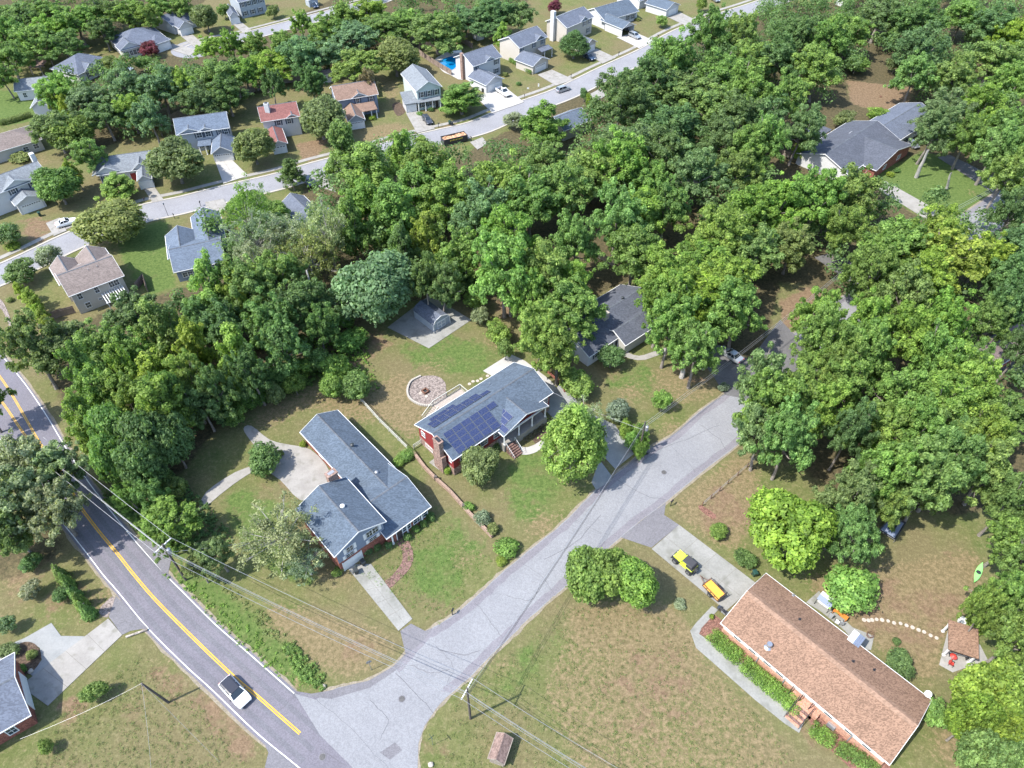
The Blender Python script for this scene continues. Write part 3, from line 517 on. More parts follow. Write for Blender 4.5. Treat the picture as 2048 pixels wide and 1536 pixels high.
# ---------------------------------------------------------------- buildings
class Block:
    """a rectangular wing under a pitched roof; p0-p1 is the near eave edge (photo points at eave height)"""
    def __init__(s, p0, p1, depth_, ze, rise, ridge='u', ov=0.4, zb=0.0, heading=None):
        a = G(*p0, ze) if not isinstance(p0, Vector) else p0; b = G(*p1, ze) if not isinstance(p1, Vector) else p1
        s.O = a.xy; s.U = (b.xy - a.xy); s.L = s.U.length; s.U.normalize()
        if heading is not None: s.U = Vector((math.cos(math.radians(heading)), math.sin(math.radians(heading))))
        s.V = Vector((-s.U.y, s.U.x))
        if isinstance(depth_, tuple): c = G(*depth_, ze).xy; s.D = (c - s.O).dot(s.V)
        else: s.D = depth_
        s.ze, s.rise, s.ridge, s.ov, s.zb = ze, rise, ridge, ov, zb
    def P(s, a, b, z): p = s.O + s.U * a + s.V * b; return Vector((p.x, p.y, z))
    def roof_z(s, a, b):
        if s.ridge == 'u': h = s.D / 2; return s.ze + s.rise * (1 - abs(b - h) / h)
        if s.ridge == 'v': h = s.L / 2; return s.ze + s.rise * (1 - abs(a - h) / h)
        if s.ridge == 'hip': h = min(s.L, s.D) / 2; return s.ze + s.rise * min(1, min(a, s.L - a, b, s.D - b) / h)
        if s.ridge == 'shed': return s.ze + s.rise * b / s.D
        return s.ze
    def walls(s, rt, m, openings=()):
        mb = MB(); o = s.ov; z0 = s.zb - 0.3; t = 0.2
        c = [(o, o), (s.L - o, o), (s.L - o, s.D - o), (o, s.D - o)]
        top = [s.roof_z(*q) - t for q in c]
        vs = [s.P(*q, z0) for q in c] + [s.P(*q, z) for q, z in zip(c, top)]
        fs = []
        if s.ridge == 'u':
            for a in (o, s.L - o): vs.append(s.P(a, s.D / 2, s.ze + s.rise - t))
            fs = [(0, 1, 5, 4), (2, 3, 7, 6), (3, 0, 4, 8, 7), (1, 2, 6, 9, 5)]
        elif s.ridge == 'v':
            for b in (o, s.D - o): vs.append(s.P(s.L / 2, b, s.ze + s.rise - t))
            fs = [(0, 1, 5, 8, 4), (2, 3, 7, 9, 6), (3, 0, 4, 7), (1, 2, 6, 5)]
        else: fs = [(0, 1, 5, 4), (2, 3, 7, 6), (3, 0, 4, 7), (1, 2, 6, 5), (4, 5, 6, 7)]
        return mb.add(vs, fs).build('wall', M[m], rt)
    def roof(s, rt, m, trim='white_paint', ridge_m='grey_ridge', name='roof'):
        mb = MB(); t = 0.16; L_, D, z, r = s.L, s.D, s.ze, s.rise; P = s.P
        if s.ridge in ('u', 'v'):
            if s.ridge == 'u': prof = [(0, 0), (D / 2, r), (D, 0)]; Q = lambda a, b, zz: P(a, b, zz); E = L_
            else: prof = [(0, 0), (L_ / 2, r), (L_, 0)]; Q = lambda a, b, zz: P(b, a, zz); E = D
            ring = [(b, z + h) for b, h in prof] + [(b, z + h - t) for b, h in reversed(prof)]
            vs = [Q(0, b, zz) for b, zz in ring] + [Q(E, b, zz) for b, zz in ring]; n = len(ring)
            fs = [(i, (i + 1) % n, n + (i + 1) % n, n + i) for i in range(n)]; fs = [tuple(reversed(f)) if s.ridge == 'v' else f for f in fs]
            fs += [(0, 5, 4, 1), (1, 4, 3, 2), (n, n + 1, n + 4, n + 5), (n + 1, n + 2, n + 3, n + 4)]
            o = mb.add(vs, fs).build(name, M[m], rt)
            cap = MB(); w_ = 0.16
            k = r / (prof[1][0])
            for sg in (-1, 1):
                cap.add([Q(0.02, prof[1][0], z + r + .035), Q(E - .02, prof[1][0], z + r + .035), Q(E - .02, prof[1][0] + sg * w_, z + r - w_ * k + .03), Q(.02, prof[1][0] + sg * w_, z + r - w_ * k + .03)], [(0, 1, 2, 3)])
            cap.build('ridge_cap', M[ridge_m], rt)
            trs = []
            for e, sg in ((0, -1), (E, 1)):                       # sloping fascia boards
                for i in (0, 1):
                    tr = MB(); trs.append(tr)
                    a0, a1 = prof[i], prof[i + 1]
                    A, B = Q(e, a0[0], z + a0[1]), Q(e, a1[0], z + a1[1]); dn = Vector((0, 0, -0.2)); ou = (Q(e + sg * .045, a0[0], z + a0[1]) - A)
                    tr.add([A + Vector((0, 0, .02)), B + Vector((0, 0, .02)), B + dn, A + dn, A + ou + Vector((0, 0, .02)), B + ou + Vector((0, 0, .02)), B + ou + dn, A + ou + dn], [(0, 1, 2, 3), (7, 6, 5, 4), (0, 4, 5, 1), (3, 2, 6, 7), (0, 3, 7, 4), (1, 5, 6, 2)])
            for tr in trs: tr.build('fascia', M[trim], rt)
            for b in (0, prof[2][0]):
                gt = MB()
                sg = -1 if b == 0 else 1
                A, B = Q(0, b, z - .1), Q(E, b, z - .1); d = (B - A).normalized(); nrm = (Q(0, b + sg * .06, z) - Q(0, b, z)).normalized()
                gt.obox((A + B) / 2 + nrm * .055, d, nrm, (0, 0, 1), (B - A).length / 2 + .05, .05, .07)
                gt.build('gutter', M[trim], rt)
            return o
        if s.ridge == 'hip':
            h = min(L_, D) / 2
            A = [P(0, 0, z), P(L_, 0, z), P(L_, D, z), P(0, D, z)]
            if L_ >= D: r0, r1 = P(h, D / 2, z + r), P(L_ - h, D / 2, z + r); fs = [(0, 1, 5, 4), (1, 2, 5), (2, 3, 4, 5), (3, 0, 4)]
            else: r0, r1 = P(L_ / 2, h, z + r), P(L_ / 2, D - h, z + r); fs = [(0, 1, 4), (1, 2, 5, 4), (2, 3, 5), (3, 0, 4, 5)]
            dn = Vector((0, 0, -t))
            vs = A + [r0, r1] + [a + dn for a in A]
            fs += [(0, 6, 7, 1), (1, 7, 8, 2), (2, 8, 9, 3), (3, 9, 6, 0), (9, 8, 7, 6)]
            o = mb.add(vs, fs).build(name, M[m], rt)
            gt = MB()
            for i in range(4):
                a, b = A[i], A[(i + 1) % 4]; d = (b - a).normalized(); n_ = Vector((d.y, -d.x, 0))
                gt.obox((a + b) / 2 + n_ * .04 + Vector((0, 0, -.09)), d, n_, (0, 0, 1), (b - a).length / 2, .04, .08)
            gt.build('gutter', M[trim], rt); return o
        if s.ridge == 'shed': vs = [P(0, 0, z), P(L_, 0, z), P(L_, D, z + r), P(0, D, z + r)]
        else: vs = [P(0, 0, z), P(L_, 0, z), P(L_, D, z), P(0, D, z)]
        vs += [v + Vector((0, 0, -t)) for v in vs]
        return mb.add(vs, [(0, 1, 2, 3), (7, 6, 5, 4), (0, 4, 5, 1), (1, 5, 6, 2), (2, 6, 7, 3), (3, 7, 4, 0)]).build(name, M[m], rt)
    def face(s, side, t, z):
        """point on a wall, the direction along it and its outward normal"""
        o = s.ov; U = Vector((*s.U, 0)); V = Vector((*s.V, 0))
        if side == 'f': return s.P(o + t * (s.L - 2 * o), o, z), U, -V
        if side == 'b': return s.P(o + t * (s.L - 2 * o), s.D - o, z), U, V
        if side == 'l': return s.P(o, o + t * (s.D - 2 * o), z), V, -U
        return s.P(s.L - o, o + t * (s.D - 2 * o), z), V, U
    def window(s, rt, side, t, z, w_=0.95, h=1.35, shut=None, panes=2, frame='white_paint'):
        c, X, Nn = s.face(side, t, z); Z = Vector((0, 0, 1)); mb = MB()
        for sx in (-1, 1): mb.obox(c + X * sx * (w_ / 2 + .04) + Nn * .03, X, Nn, Z, .05, .05, h / 2 + .09)
        for sz in (-1, 1): mb.obox(c + Z * sz * (h / 2 + .04) + Nn * .03, X, Nn, Z, w_ / 2 - .01, .05, .05)
        mb.obox(c + Nn * .035, X, Nn, Z, w_ / 2 - .01, .02, .025)
        for k in range(1, panes): mb.obox(c + X * (k / panes - .5) * w_ + Nn * .034, X, Nn, Z, .02, .018, h / 2 - .01)
        f = mb.build('window', M[frame], rt)
        MB().obox(c + Nn * .002, X, Nn, Z, w_ / 2, .012, h / 2).build('pane', M['glass'], f)
        if shut:
            for sx in (-1, 1): MB().obox(c + X * sx * (w_ / 2 + .30) + Nn * .03, X, Nn, Z, .18, .025, h / 2 + .06).build('shutter', M[shut], rt)
    def garage(s, rt, side, t, w_=4.8, h=2.1, m='white_paint', lights=True, z0=0.0):
        c, X, Nn = s.face(side, t, z0 + h / 2); Z = Vector((0, 0, 1)); mb = MB()
        for k in range(4): mb.obox(c + Z * ((k + .5) / 4 - .5) * h + Nn * .03, X, Nn, Z, w_ / 2, .03, h / 8 - .012)
        d = mb.build('garage_door', M[m], rt)
        for sx in (-1, 1): MB().obox(c + X * sx * (w_ / 2 + .08) + Nn * .04, X, Nn, Z, .07, .05, h / 2 + .1).build('door_trim', M['white_paint'], rt)
        if lights:
            n = 8 if w_ > 3.5 else 4
            for k in range(n): MB().obox(c + X * ((k + .5) / n - .5) * w_ * .94 + Z * h * .375 + Nn * .064, X, Nn, Z, w_ / n * .3, .006, .11).build('pane', M['glass'], d)
    def door(s, rt, side, t, m='dark_door', z0=0.0, w_=0.95, h=2.05):
        c, X, Nn = s.face(side, t, z0 + h / 2); Z = Vector((0, 0, 1))
        d = MB().obox(c + Nn * .03, X, Nn, Z, w_ / 2, .03, h / 2).build('door', M[m], rt)
        fr = MB()
        for sx in (-1, 1): fr.obox(c + X * sx * (w_ / 2 + .06) + Nn * .03, X, Nn, Z, .06, .05, h / 2 + .1)
        fr.build('door_frame', M['white_paint'], rt); MB().obox(c + X * (w_ / 2 - .1) + Nn * .08, X, Nn, Z, .03, .03, .03).build('handle', M['steel'], d)
def vent(rt, p, z, r=.14, h=.35, m='dull_metal', name='vent_pipe'):
    g = G(*p, z); MB().tube((g.x, g.y, z - .3), (g.x, g.y, z + h), r, n=10).build(name, M[m], rt)
def turbine(rt, p, z, m='dull_metal'):
    g = G(*p, z); mb = MB().tube((g.x, g.y, z - .3), (g.x, g.y, z + .15), .2, n=12)
    mb.tube((g.x, g.y, z + .15), (g.x, g.y, z + .35), .2, .3, n=12).tube((g.x, g.y, z + .35), (g.x, g.y, z + .5), .3, .1, n=12); mb.build('roof_vent', M[m], rt)
def pvent(B, rt, a, b, kind='pipe', m='dull_metal'):
    z = B.roof_z(a, b); q = B.P(a, b, z)
    if kind == 'pipe': MB().tube(q - Vector((0, 0, .1)), q + Vector((0, 0, .35)), .07, n=8).build('vent_pipe', M[m], rt)
    else:
        MB().tube(q - Vector((0, 0, .1)), q + Vector((0, 0, .15)), .2, n=12).tube(q + Vector((0, 0, .15)), q + Vector((0, 0, .35)), .2, .32, n=12).tube(q + Vector((0, 0, .35)), q + Vector((0, 0, .48)), .32, .08, n=12).build('roof_vent', M[m], rt)
def columns(rt, pts, z0, z1, m='white_paint', r=.11, name='column'):
    for p in pts:
        MB().box(p.x - r, p.x + r, p.y - r, p.y + r, z0, z1).box(p.x - r * 1.5, p.x + r * 1.5, p.y - r * 1.5, p.y + r * 1.5, z0, z0 + .18).box(p.x - r * 1.4, p.x + r * 1.4, p.y - r * 1.4, p.y + r * 1.4, z1 - .15, z1).build(name, M[m], rt)
def house(label, B0, group=None, cat='house', name='house', **k):
    c = B0.P(B0.L / 2, B0.D / 2, 0); return root(name, label, cat, (c.x, c.y, 0), group)

# ---- the ranch house at lower right
B = RB = Block((1780,1529), (1863,1400), 23.6, 3.0, 1.9, 'v', heading=None)
# eave runs along V here: near edge is the right gable; ridge along V
rh = house('long low ranch house with pinkish tan speckled shingle roof at lower right', B, name='ranch_house')
B.walls(rh, 'pink_brick'); B.roof(rh, 'ranch_shingle', ridge_m='ridge_shingle')
Lr, Dr = B.L, B.D
mb = MB(); c, X, Nn = B.face('l', .5, 2.25); mb.obox(c + Nn * .05, X, Nn, (0, 0, 1), Dr / 2 - .5, .045, .55); mb.build('wall_panel', M['cream_panel'], rh)
for t in (.10, .2, .32, .62, .70, .80, .9):
    B2 = B; c, X, Nn = B.face('l', t, 2.2); c += Nn * .095; Z = Vector((0, 0, 1))
    f = MB().obox(c, X, Nn, Z, .62, .03, .42).build('window', M['white_paint'], rh); MB().obox(c + Nn * .034, X, Nn, Z, .54, .008, .34).build('pane', M['glass'], f)
for t in (.41, .47, .53): 
    c, X, Nn = B.face('l', t, 1.6); MB().obox(c + Nn * .7, X, Nn, (0, 0, 1), .05, .05, 1.4).build('porch_post', M['black_paint'], rh)
for t in (.18, .585, .755): 
    c, X, Nn = B.face('l', t, 1.3); MB().obox(c + Nn * .16, X, Nn, (0, 0, 1), .05, .05, 1.5).build('downpipe', M['dull_metal'], rh)
for t in (.15, .3, .5, .7, .9): B.window(rh, 'r', t, 1.6, 1.2, 1.0)
# front steps with railings
c, X, Nn = B.face('l', .435, 0)
for k in range(7):
    z = .95 - k * .14; MB().obox(c + Nn * (1.0 + k * .34) + Vector((0, 0, z / 2)), X, Nn, (0, 0, 1), .95, .168, z / 2).build('step', M['pink_brick' if k % 2 == 0 else 'path_brick'], rh)
MB().obox(c + Nn * .42 + Vector((0, 0, .5)), X, Nn, (0, 0, 1), 1.9, .42, .5).build('porch_floor', M['pink_brick'], rh)
for s in (-1, 1):
    mb = MB(); a = c + X * s * 1.0 + Nn * .5; b2 = c + X * s * 1.0 + Nn * 3.3
    mb.tube(a + Vector((0, 0, 1.95)), b2 + Vector((0, 0, 1.0)), .035).tube(a + Vector((0, 0, 1.5)), b2 + Vector((0, 0, .55)), .02)
    for k in range(8):
        q = a.lerp(b2, k / 7); mb.tube(q + Vector((0, 0, .95 - .95 * k / 7)), q + Vector((0, 0, 1.95 - .95 * k / 7)), .025)
    mb.build('railing', M['black_paint'], rh)
# ridge vent (two slim raised strips), flue, pipes, dish
h_ = Lr / 2; k_ = B.rise / h_
for s in (-1, 1):
    A = B.P(h_ + s * .34, .3, B.roof_z(h_ + s * .34, 1) + .03); A2 = B.P(h_ + s * .34, Dr - .3, B.roof_z(h_ + s * .34, 1) + .03)
    MB().obox((A + A2) / 2, (A2 - A).normalized(), Vector((*B.U, -s * k_)).normalized(), Vector((*(B.U * s * k_), 1)).normalized(), (A2 - A).length / 2, .2, .02).build('ridge_vent', M['ridge_shingle'], rh)
def on_roof(B, px, py):        # photo point -> point on the roof surface
    z = B.ze + .5
    for _ in range(12):
        g = G(px, py, z); d = g.xy - B.O; z = B.roof_z(max(0, min(B.L, d.dot(B.U))), max(0, min(B.D, d.dot(B.V))))
    g = G(px, py, z); return g
q = on_roof(B, 1536, 1294)
fl = MB().tube(q - Vector((0, 0, .1)), q + Vector((0, 0, .75)), .24, n=14).tube(q + Vector((0, 0, .7)), q + Vector((0, 0, .95)), .36, .34, n=14).tube(q + Vector((0, 0, -.05)), q + Vector((0, 0, .12)), .5, .25, n=14); fl.build('flue', M['steel'], rh)
for p in ((1599,1239),(1706,1323),(1748,1340),(1586,1191)):
    q = on_roof(B, *p); MB().tube(q - Vector((0, 0, .1)), q + Vector((0, 0, .4)), .07, n=8).tube(q + Vector((0,0,-.02)), q + Vector((0, 0, .06)), .18, n=10).build('vent_pipe', M['dull_metal' if p[0] == 1586 else 'black_paint'], rh)
q = on_roof(B, 1851, 1392)
ds = root('satellite_dish', 'pale oval satellite dish on the right rear corner of the ranch roof', 'satellite dish', tuple(q))
mb = MB().tube(q, q + Vector((0, 0, .6)), .03); mb.build('mast', M['steel'], ds)
mb = MB(); cc = q + Vector((0, 0, .75)); nn = Vector((-.3, -.55, .75)).normalized(); x_ = nn.orthogonal().normalized(); y_ = nn.cross(x_); vs = [cc]; n = 20
for k in range(n): a = 2 * math.pi * k / n; vs.append(cc + (x_ * math.cos(a) + y_ * math.sin(a)) * .42 + nn * .1)
mb.add(vs, [(0, 1 + k, 1 + (k + 1) % n) for k in range(n)]).build('reflector', M['dish_white'], ds); MB().tube(cc, cc + nn * .6 - x_ * .1, .02).tube(cc + nn * .55, cc + nn * .66, .05).build('feed_arm', M['steel'], ds)
# small aluminium awning at the back eave
q = G(1712, 1278, 2.9); U3 = Vector((*B.U, 0)); V3 = Vector((*B.V, 0))
aw = root('metal_awning', 'small silver metal awning over the back door of the ranch house', 'awning', (q.x, q.y, 0))
for k in range(6):
    c = q + V3 * (k - 2.5) * .27; MB().obox(c + Vector((0, 0, .12)), V3, (U3 + Vector((0, 0, -.22))).normalized(), Vector((0, 0, 1)), .125, 1.15, .03).build('panel', M['off_white' if k > 3 else 'tarp_grey' if k < 3 else 'dish_white'], aw)
for s in (-1, 1): MB().tube(q + V3 * s * .75 + U3 * .95 + Vector((0, 0, -.1)), Vector((0, 0, 0)) + q + V3 * s * .75 + U3 * .95 - Vector((0, 0, 2.85)), .04).build('post', M['steel'], aw)

# ---- red house with solar panels
B = SB = Block((905,921), (1106,785), (831,848), 4.6, 2.1, 'u')
sh = house('red sided two level house with blue solar panels on its roof', B, name='solar_house')
B.walls(sh, 'red_siding'); B.roof(sh, 'slate_shingle'); L_, D_ = B.L, B.D
MB().add([B.P(.36, .36, -.3), B.P(L_ - .36, .36, -.3), B.P(L_ - .36, D_ - .36, -.3), B.P(.36, D_ - .36, -.3), B.P(.36, .36, 1.7), B.P(L_ - .36, .36, 1.7), B.P(L_ - .36, D_ - .36, 1.7), B.P(.36, D_ - .36, 1.7)],
    [(0, 1, 5, 4), (1, 2, 6, 5), (2, 3, 7, 6), (3, 0, 4, 7), (4, 5, 6, 7)]).build('basement_wall', M['chimney_brick'], sh)
B.window(sh, 'l', .86, 3.3, .9, 1.0); B.window(sh, 'l', .72, 1.0, 1.8, .8); B.window(sh, 'l', .08, 3.3, .5, .9); B.window(sh, 'f', .1, 3.1, 1.4, 1.1); B.window(sh, 'f', .3, 3.1, 1.4, 1.1); B.window(sh, 'f', .43, 3.0, 1.2, 1.2); B.window(sh, 'f', .95, 3.0, 1.2, 1.2)
mb = MB(); c0 = B.P(-.35, D_ * .30, 0); U3 = Vector((*B.U, 0)); V3 = Vector((*B.V, 0)); Z3 = Vector((0, 0, 1))
mb.obox(c0 + Z3 * 1.8, U3, V3, Z3, .42, 1.15, 2.1).obox(c0 + Z3 * 4.8 , U3, V3, Z3, .40, .78, 2.3).obox(c0 + Z3 * 7.15, U3, V3, Z3, .47, .86, .12); ch = mb.build('chimney', M['chimney_brick'], sh)
MB().obox(c0 + Z3 * 7.32, U3, V3, Z3, .25, .5, .08).build('chimney_cap', M['black_paint'], ch)
sheet('slab', [(858,925),(872,915),(890,928),(878,940)], 0.05, 'concrete')
# porch wing
Pb = Block((1008,873), (1097,812), 7.2, 4.3, 1.75, 'v')
Pb.roof(sh, 'slate_shingle'); a0, a1 = .3, Pb.L - .3
MB().add([Pb.P(a0, 1.9, 4.2), Pb.P(a1, 1.9, 4.2), Pb.P(Pb.L / 2, 1.9, 5.85), Pb.P(a0, 2.0, 4.2), Pb.P(a1, 2.0, 4.2), Pb.P(Pb.L / 2, 2.0, 5.85)], [(0, 1, 2), (5, 4, 3), (0, 3, 4, 1), (1, 4, 5, 2), (2, 5, 3, 0)]).build('gable', M['red_siding'], sh)
mb = MB(); c = Pb.P(Pb.L / 2, .35, 4.05); mb.obox(c, Vector((*Pb.U, 0)), Vector((*Pb.V, 0)), Z3, Pb.L / 2 - .2, .1, .13).build('porch_beam', M['white_paint'], sh)
columns(sh, [Pb.P(x, .35, 0) for x in (.35, Pb.L * .36, Pb.L * .66, Pb.L - .35)], 1.6, 3.95)
MB().prism([tuple(Pb.P(x, y, 0).xy) for x, y in ((.15, .1), (Pb.L - .15, .1), (Pb.L - .15, 5), (.15, 5))], 0, 1.6).build('porch_floor', M['concrete'], sh)
MB().obox(Pb.P(Pb.L / 2, 4.9, 3.0), Vector((*Pb.U, 0)), Vector((*Pb.V, 0)), Z3, Pb.L / 2 - .5, .1, 1.4).build('porch_back_wall', M['red_brick'], sh)
q0 = Pb.P(.3, -.1, 0)
for k in range(6):
    z = 1.45 - k * .24; MB().obox(q0 + Vector((*(-Pb.V * (.2 + k * .33)), z / 2)) + Vector((*Pb.U, 0)) * 1.0, Vector((*Pb.U, 0)), Vector((*Pb.V, 0)), Z3, .95, .16, z / 2).build('step', M['path_brick'], sh)
for s in (0, 1.95):
    mb = MB(); A = q0 + Vector((*Pb.U, 0)) * (s + .02); Bq = A + Vector((*(-Pb.V * 2.1), 0)); mb.tube(A + Z3 * 2.4, Bq + Z3 * .9, .035)
    for k in range(6): q = A.lerp(Bq, k / 5); mb.tube(q + Z3 * (1.4 - 1.3 * k / 5), q + Z3 * (2.4 - 1.5 * k / 5), .025)
    mb.build('railing', M['white_paint'], sh)
def solar(B, rt, cells_, side, pw=1.68, phh=1.0, slope_axis='v'):
    """cells_: list of (along, up) centres on the slope"""
    if slope_axis == 'v':
        h = B.D / 2; X = Vector((*B.U, 0)); dirn = 1 if side == 0 else -1
        Y = Vector((*(B.V * dirn), 0)) * h + Vector((0, 0, B.rise)); Y.normalize(); org = B.P(0, 0 if side == 0 else B.D, B.ze)
    else:
        h = B.L / 2; X = Vector((*B.V, 0)); Y = Vector((*B.U, 0)) * h + Vector((0, 0, B.rise)); Y.normalize(); org = B.P(0, 0, B.ze)
    Nn = X.cross(Y).normalized(); Nn = Nn if Nn.z > 0 else -Nn
    for a, u in cells_:
        c = org + X * a + Y * u + Nn * .12
        f = MB().obox(c, X, Y, Nn, pw / 2, phh / 2, .02).build('solar_panel', M['panel_frame'], rt)
        d = .035; vs = [c + X * sx * (pw / 2 - d) + Y * sy * (phh / 2 - d) + Nn * .024 for sx, sy in ((-1, -1), (1, -1), (1, 1), (-1, 1))]
        if (vs[1] - vs[0]).cross(vs[2] - vs[0]).z < 0: vs = vs[::-1]
        o = MB().add(vs, [(0, 1, 2, 3)]).build('cell_sheet', M['solar_cell'], f); uv = o.data.uv_layers.new(name='UVMap')
        for k, t_ in enumerate(((0, 0), (1, 0), (1, 1), (0, 1))): uv.data[k].uv = t_
sl = math.hypot(SB.D / 2, SB.rise)
solar(SB, sh, [(2.2 + i * 1.80, .75 + j * 1.05) for i in range(5) for j in range(4)] + [(2.2 + 5 * 1.8, .75 + 3 * 1.05)], 0)
solar(SB, sh, [(1.9 + i * 1.72, sl - 1.55) for i in range(7)] + [(1.9 + i * 1.72, sl - 2.6) for i in range(6)] + [(2.9 + i * 1.72, sl - 3.65) for i in range(3)], 1)
solar(Pb, sh, [(2.2 + i * 1.72, 1.9) for i in range(2)] + [(2.2 + i * 1.72, 2.95) for i in range(2)] + [(1.0, .9)], 0, slope_axis='u')
for a, b_ in ((5.5, 7.9), (14.6, 8.1)): pvent(SB, sh, a, b_)

# ---- split level house with L shaped slate roof
W1 = Block((675,820), (600,864), 17.0, 2.9, 1.7, 'v')
W1 = Block(G(600,864,2.9), G(675,820,2.9), 9, 2.9, 1.7, 'v')
W1.O = W1.O - W1.V * 20.2; W1.D = 20.2
lh = house('split level house under an L shaped slate grey roof with brick chimney', W1, name='split_level_house')
lh['_o'] = list(lh.location)
W1.walls(lh, 'red_brick'); W1.roof(lh, 'slate_shingle')
W2 = Block((779,1073), (862,1013), 0, 2.9, 1.85, 'u'); W2.D = 11.4
e = max(.4, 1.0 - (G(772, 1043, 5.3).xy - W2.O).dot(W2.U)); W2.O = W2.O - W2.U * e; W2.L += e
W2.walls(lh, 'red_brick'); W2.roof(lh, 'slate_shingle')
W3 = Block((669,1114), (772,1043), 10.6, 5.3, 1.9, 'v')
W3.walls(lh, 'red_brick'); W3.roof(lh, 'slate_shingle')
c, X, Nn = W3.face('f', .5, 3.9); w_ = W3.L / 2 - W3.ov
MB().add([c + X * -w_ + Nn * .06 + Z3 * -1.35, c + X * w_ + Nn * .06 + Z3 * -1.35, c + X * w_ + Nn * .06 + Z3 * 1.2, c + Nn * .06 + Z3 * 2.85, c + X * -w_ + Nn * .06 + Z3 * 1.2] + [c + X * -w_ + Nn * .0 + Z3 * -1.35, c + X * w_ + Z3 * -1.35, c + X * w_ + Z3 * 1.2, c + Z3 * 2.85, c + X * -w_ + Z3 * 1.2],
    [(0, 1, 2, 3, 4), (0, 5, 6, 1), (1, 6, 7, 2), (4, 9, 5, 0)]).build('gable_siding', M['blue_siding'], lh)
def white_window(B, rt, t, z, w_=1.0, h=1.1, n=1):
    c, X, Nn = B.face('f', t, z); c = c + Nn * .06
    for k in range(n):
        q = c + X * (k - (n - 1) / 2) * (w_ + .12)
        f = MB().obox(q + Nn * .02, X, Nn, Z3, w_ / 2 + .06, .02, h / 2 + .06).build('window', M['white_paint'], rt); MB().obox(q + Nn * .045, X, Nn, Z3, w_ / 2, .006, h / 2).obox(q, X, Nn, Z3, .01, .01, .01).build('pane', M['glass'], f)
        MB().obox(q + Nn * .056, X, Nn, Z3, .02, .006, h / 2).obox(q + Nn * .0565, X, Nn, Z3, w_ / 2, .005, .02).build('muntin', M['white_paint'], f)
    for s in (-1, 1): MB().obox(c + X * s * (n * (w_ + .12) / 2 + .28) + Nn * .02, X, Nn, Z3, .2, .025, h / 2 + .06).build('shutter', M['white_paint'], rt)
white_window(W3, lh, .27, 4.3, 1.0, 1.1, 1); white_window(W3, lh, .76, 4.6, .9, 1.2, 2); white_window(W3, lh, .24, 3.0, 1.2, .7, 1); white_window(W3, lh, .74, 3.0, 1.2, .7, 1)
W3.garage(lh, 'f', .26, 3.0, 2.0, lights=False); W3.window(lh, 'l', .3, 4.2); W3.window(lh, 'l', .7, 4.2)
for t in (.45, .72, .88): W2.window(lh, 'f', t, 1.5, 1.4, 1.2)
W2.door(lh, 'f', .27); W2.window(lh, 'r', .3, 1.5); W2.window(lh, 'r', .7, 1.5)
for t in (.15, .35, .55, .75): W1.window(lh, 'r', t, 1.5, 1.2, 1.1); W1.window(lh, 'l', t, 1.5, 1.2, 1.1)
columns(lh, [W2.P(x, .25, 0) for x in (e + .5, e + 3.2, e + 6.0)], 0, 2.7)
q = G(668, 966, 5.0); mb = MB().obox(Vector((q.x, q.y, 3.7)), Vector((*W1.U, 0)), Vector((*W1.V, 0)), Z3, .78, .5, 3.7).obox(Vector((q.x, q.y, 7.45)), Vector((*W1.U, 0)), Vector((*W1.V, 0)), Z3, .86, .58, .1)
cc = mb.build('chimney', M['chimney_brick'], lh); MB().obox(Vector((q.x, q.y, 7.57)), Vector((*W1.U, 0)), Vector((*W1.V, 0)), Z3, .5, .25, .04).build('chimney_cap', M['dull_metal'], cc)
q = on_roof(W1, 705, 892); turb = MB().tube(q - Z3 * .1, q + Z3 * .25, .2, n=12).tube(q + Z3 * .25, q + Z3 * .45, .22, .32, n=12).tube(q + Z3 * .45, q + Z3 * .6, .32, .1, n=12).build('roof_vent', M['bin_black'], lh)
q = on_roof(W1, 753, 945); MB().tube(q - Z3 * .1, q + Z3 * .2, .35, .28, n=14).tube(q + Z3 * .2, q + Z3 * .35, .28, .05, n=14).build('roof_vent', M['dull_metal'], lh)
q = on_roof(W3, 685, 1013); MB().tube(q - Z3 * .1, q + Z3 * .22, .34, n=18).tube(q + Z3 * .22, q + Z3 * .36, .33, .12, n=18).build('light_tube', M['off_white'], lh)

# ---- dark roofed house among the oaks
B = Block((1178,714), (1322,619), (1241,569), 3.0, 2.3, 'u')
h4 = house('dark roofed house half hidden between oaks, its white gable facing the side street', B, name='house')
B.walls(h4, 'white_siding'); B.roof(h4, 'dark_shingle'); q = B.roof_z(3, 3)
b4 = Block((1251,691), (1322,645), 6.5, 2.9, 1.5, 'u'); b4.walls(h4, 'tan_siding'); b4.roof(h4, 'dark_shingle'); B.window(h4, 'f', .12, 1.7, 1.3, 1.2, 'shutter_blue'); B.window(h4, 'f', .28, 1.7, 1.3, 1.2, 'shutter_blue'); b4.door(h4, 'l', .4)
for p in ((1245,598),(1211,620)):
    q = on_roof(B, *p); MB().tube(q - Z3 * .1, q + Z3 * .25, .2, n=12).tube(q + Z3 * .25, q + Z3 * .45, .22, .3, n=12).tube(q + Z3 * .45, q + Z3 * .55, .3, .1, n=12).build('roof_vent', M['bin_black'], h4)
q = on_roof(B, 1210, 636); MB().obox(q + Z3 * .4, Vector((*B.U, 0)), Vector((*B.V, 0)), Z3, .7, .45, .9).build('chimney', M['stone'], h4)
